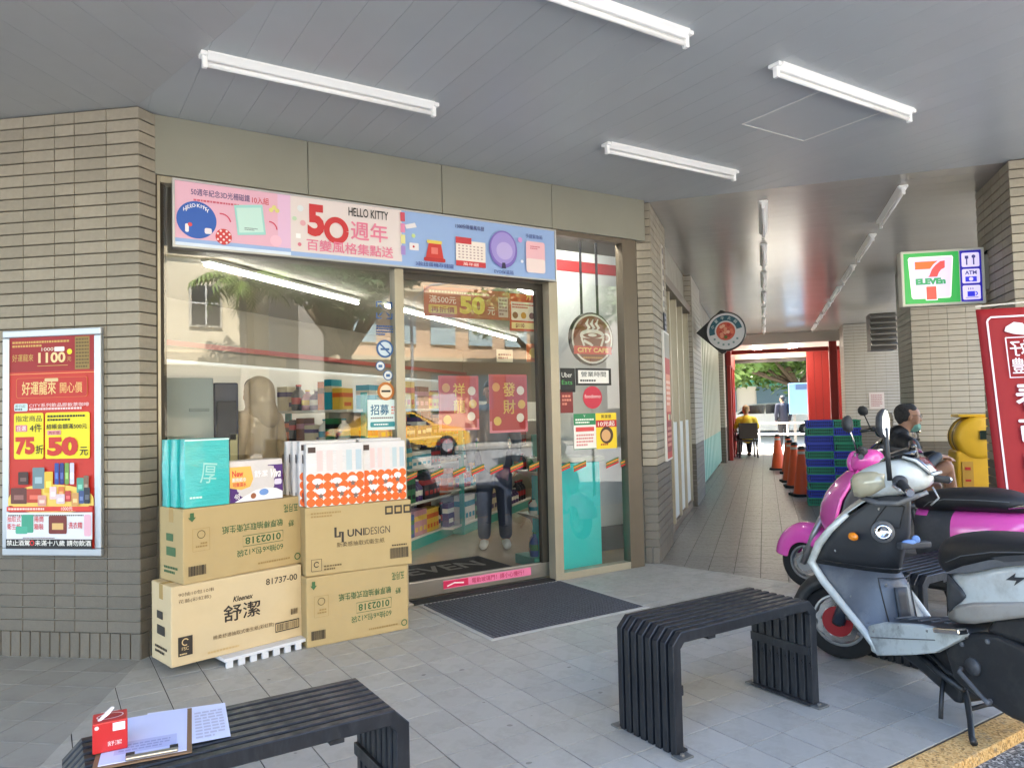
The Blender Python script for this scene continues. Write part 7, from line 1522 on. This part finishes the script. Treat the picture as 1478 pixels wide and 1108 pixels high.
blob('hair', [(HP(-.04, 0, .045), .086, HP(.005, 0, .062), .074), (HP(-.07, 0, .0), .05, HP(-.06, 0, -.035), .038)]+[(HP(-.035, y*.05, .025), .044, HP(-.045, y*.05, -.01), .03) for y in (-1, 1)], m_hair_g, t, .008, 3)
blob('face_mask', [(HP(.07, 0, -.085), .045, HP(.05, 0, -.10), .04), (HP(.06, .03, -.085), .03, HP(.06, -.03, -.085), .03)], M('mask_green', (140, 190, 170), .8), t, .008, 3)
m_jk = M('jacket_black', (24, 25, 30), .6, var=.15, vs_=9, bump=1.0, bs=9)
blob('jacket', chain([(-.01, 0, .50), (.01, 0, .66), (.04, 0, .84), (.05, 0, .93)], [.165, .155, .158, .10])+chain([(.04, .13, .92), (.05, .20, .91), (.115, .27, .70), lh-Vector((.03, -.01, 0))], [.09, .082, .066, .048])+chain([(.04, -.13, .92), (.05, -.20, .91), (.095, -.285, .70), rh-Vector((.03, .0, 0))], [.09, .082, .066, .048])+[((.02, 0, .95), .115, (.045, 0, 1.01), .088), ((.03, .10, .94), .085, (.03, -.10, .94), .085), ((.075, .045, 1.02), .04, (.075, -.045, 1.02), .04), ((-.005, .05, 1.035), .042, (-.005, -.05, 1.035), .042)], m_jk, t, .011, 5)
blob('shorts', chain([(0, 0, .48), (.0, 0, .54)], [.16, .155])+chain([(0, -.09, .50), Vector((0, -.09, .50)).lerp(rk, .45)], [.105, .09])+chain([(0, .09, .48), Vector((0, .09, .48)).lerp(lk, .5)], [.105, .092]), M('shorts_dark', (36, 38, 44), .8, bump=.6, bs=12), t, .011, 4)
for an, dv in ((la, (1, 0, -.3)), (ra, (.75, .5, -.5))):
    d_ = Vector(dv).normalized(); blob('sandal', [(an+d_*.0+Vector((0, 0, -.05)), .036, an+d_*.17+Vector((0, 0, -.048)), .036)], m_rub, t, .01, 2)
# ---- stool for him
st_ = thing('stool', 'low black stool under the seated person in the black jacket', 'stool', (ps.x, ps.y, 0), math.atan2(fa.y, fa.x))
MB().lathe([(.16, .33), (.17, .345), (.165, .37), (.1, .375)], n=20).build('seat', m_black, st_, smooth=True)
for x in (-.11, .11):
    for y in (-.11, .11): MB().tube([(x*.8, y*.8, .335), (x*1.2, y*1.2, 0)], .014, 8).build('leg', m_black, st_)
def standing(label, loc, rz, h, top, legs, hair, shoe, cap=None, arms='down', skin=m_skin, group=None):
    t = thing('person', label, 'person', loc, rz); k = h/1.72
    V = lambda x, y, z: Vector((x*k, y*k, z*k))
    hcp, HP = head_caps(V(.02, 0, 1.58), (1, 0, 0), k, V(0, 0, 1.42))
    arm = {}
    for s in (-1, 1):
        arm[s] = [V(0, s*.18, 1.38), V(-.02, s*.24, 1.10), V(.05, s*.23, .86)] if arms == 'down' else [V(0, s*.18, 1.38), V(.05, s*.25, 1.12), V(.28, s*.10, 1.16)]
    bd = hcp+chain([V(0, 0, .95), V(0, 0, 1.15), V(0, 0, 1.34), V(0, 0, 1.43)], [.14*k, .125*k, .13*k, .055*k])
    for s in (-1, 1):
        bd += chain([V(0, s*.09, .93), V(.02, s*.10, .50), V(0, s*.11, .08)], [.09*k, .06*k, .038*k])+chain([V(0, s*.11, .06), V(.15, s*.12, .035)], [.038*k, .032*k])
        bd += chain(arm[s], [.05*k, .04*k, .028*k])+hand(arm[s][2], (arm[s][2]-arm[s][1]), (0, -s, 0), k, .5)
    blob('body', bd, skin, t, .011*k, 4)
    face_bits(t, HP, k)
    blob('hair', [(HP(-.03, 0, .05), .09*k, HP(.02, 0, .065), .078*k), (HP(-.065, 0, .0), .052*k, HP(-.06, 0, -.04), .04*k)], hair, t, .011, 3)
    blob('top', chain([V(0, 0, .90), V(0, 0, 1.15), V(0, 0, 1.33), V(0, 0, 1.40)], [.165*k, .15*k, .155*k, .085*k])+[c for s in (-1, 1) for c in chain([V(0, s*.12, 1.38), arm[s][0], arm[s][1], arm[s][1].lerp(arm[s][2], .85)], [.085*k, .075*k, .06*k, .045*k])], top, t, .013, 5)
    blob('trousers', [((0, 0, .92*k), .155*k, (0, 0, .98*k), .15*k)]+[c for s in (-1, 1) for c in chain([V(0, s*.09, .92), V(.02, s*.10, .50), V(0, s*.11, .14)], [.11*k, .082*k, .068*k])], legs, t, .013, 4)
    for s in (-1, 1): blob('shoe', [(V(-.02, s*.11, .05), .045*k, V(.16, s*.12, .045), .042*k)], shoe, t, .01, 3)
    return t
p = fl(715, 790); c_ = Vector((CAMP.x-p.x, CAMP.y-p.y, 0))
standing('person in grey blue top and dark jeans with white shoes inside the shop door', (p.x, p.y, .005), math.atan2(c_.y, c_.x), 1.62, M('top_grey_blue', (104, 114, 128), .8, bump=.5, bs=10), M('jeans', (40, 50, 74), .85, var=.1), m_hair, M('shoe_white', (214, 212, 206), .6))
p = pl(372, 600, (0, 2.75), 0)
tt = standing('person in a beige padded jacket with the hood up behind the left window', (p.x, p.y, .005), R_(120), 1.60, M('jacket_beige', (176, 156, 130), .7, bump=1.0, bs=14), M('trousers_grey', (60, 60, 64), .8), m_hair, m_black)
blob('hood', [((-.02, 0, 1.50), .115, (-.03, 0, 1.38), .11), ((-.06, 0, 1.36), .10, (-.10, 0, 1.30), .09), ((-.03, .07, 1.34), .07, (-.03, -.07, 1.34), .07)], MATS['jacket_beige'], tt, .013, 4)
p = cw(18.4, 1.42); standing('person in a dark blue coat standing outside the end of the walkway', (p.x, p.y, 0), R_(ANG+20), 1.62, M('coat_navy', (24, 28, 46), .8), M('trousers_black', (26, 26, 30), .8), m_hair, m_black)
# ---- person in yellow on a chair at the end of the walkway
p = cw(13.6, .42); rz = R_(ANG+10)
ch = thing('chair', 'dark armchair holding the person in yellow', 'chair', (p.x, p.y, 0), rz); m_ch = C_((30, 26, 26), .5)
MB().box((0, 0, .43), (.46, .48, .05)).build('seat', m_ch, ch, bevel=.012); MB().box((-.23, 0, .68), (.05, .46, .40)).build('backrest', m_ch, ch, bevel=.012)
for x in (-.2, .2):
    for y in (-.2, .2): MB().tube([(x, y, .42), (x*1.15, y*1.1, 0)], .022, 8).build('leg', m_ch, ch)
for y in (-.25, .25): MB().tube([(-.22, y, .66), (.18, y, .64), (.2, y, .42)], .016, 8).build('armrest', m_ch, ch)
t = thing('person', 'person in a yellow top sitting on a dark chair at the end of the walkway', 'person', (p.x, p.y, 0), rz)
hcp, HP = head_caps((.02, 0, 1.20), (1, 0, 0), 1.0, (-.02, 0, 1.02))
bd = hcp+chain([(0, 0, .54), (-.02, 0, .75), (-.02, 0, .95), (-.02, 0, 1.03)], [.14, .125, .13, .055])
for s in (-1, 1):
    bd += chain([(0, s*.09, .53), (.42, s*.12, .52), (.44, s*.12, .08)], [.09, .062, .038])+chain([(.44, s*.12, .06), (.6, s*.12, .035)], [.036, .03])+chain([(-.02, s*.19, .97), (-.02, s*.27, .74), (.2, s*.22, .68)], [.05, .042, .028])+hand((.2, s*.22, .68), (1, 0, -.1), (0, 0, -1))
blob('body', bd, m_skin, t, .012, 4); face_bits(t, HP)
blob('hair', [(HP(-.03, 0, .05), .092, HP(.02, 0, .065), .08), (HP(-.065, 0, .0), .055, HP(-.06, 0, -.04), .045)], M('hair_fair', (150, 130, 96), .7), t, .012, 3)
blob('top', chain([(0, 0, .52), (-.02, 0, .75), (-.02, 0, .93), (-.02, 0, .99)], [.165, .15, .155, .085])+[c for s in (-1, 1) for c in chain([(-.02, s*.12, .97), (-.02, s*.19, .96), (-.02, s*.265, .78)], [.085, .075, .06])], M('top_yellow', (206, 184, 50), .8), t, .013, 4)
blob('trousers', [((0, 0, .52), .155, (0, 0, .56), .15)]+[c for s in (-1, 1) for c in chain([(0, s*.09, .53), (.42, s*.12, .52), (.44, s*.12, .14)], [.11, .085, .068])], M('trousers_black', (26, 26, 30), .8), t, .013, 4)
for s in (-1, 1): blob('shoe', [((.43, s*.12, .045), .044, (.60, s*.12, .042), .04)], m_black, t, .01, 3)
# ================================================================== WEAR ON THE PAVING
r = random.Random(77); b = MB()
for k in range(80):
    x, y = r.uniform(-1.4, 3.0), r.uniform(-1.35, 1.3); n = 9; rad = r.choice((.005, .006, .008, .011, .015)); ph = r.uniform(0, 6)
    if any(x0-.05 < x < x0+.9 and -1.0 < y < -.6 for x0 in (.5, -1.46, 2.12)) or (.6 < x < 1.9 and y > .65) or (x < .5 and y > 1.05): continue
    b.add([(x+rad*r.uniform(.55, 1.2)*math.cos(ph+2*math.pi*j/n), y+rad*r.uniform(.55, 1.2)*math.sin(ph+2*math.pi*j/n)*.8, .0012) for j in range(n)], [tuple(range(n))])
tag(b.build('floor_spots', M('gum_spot', (132, 131, 127), .8, var=.3, vs_=4)), 'small dark gum spots trodden into the pale floor tiles', 'stain', kind='stuff')
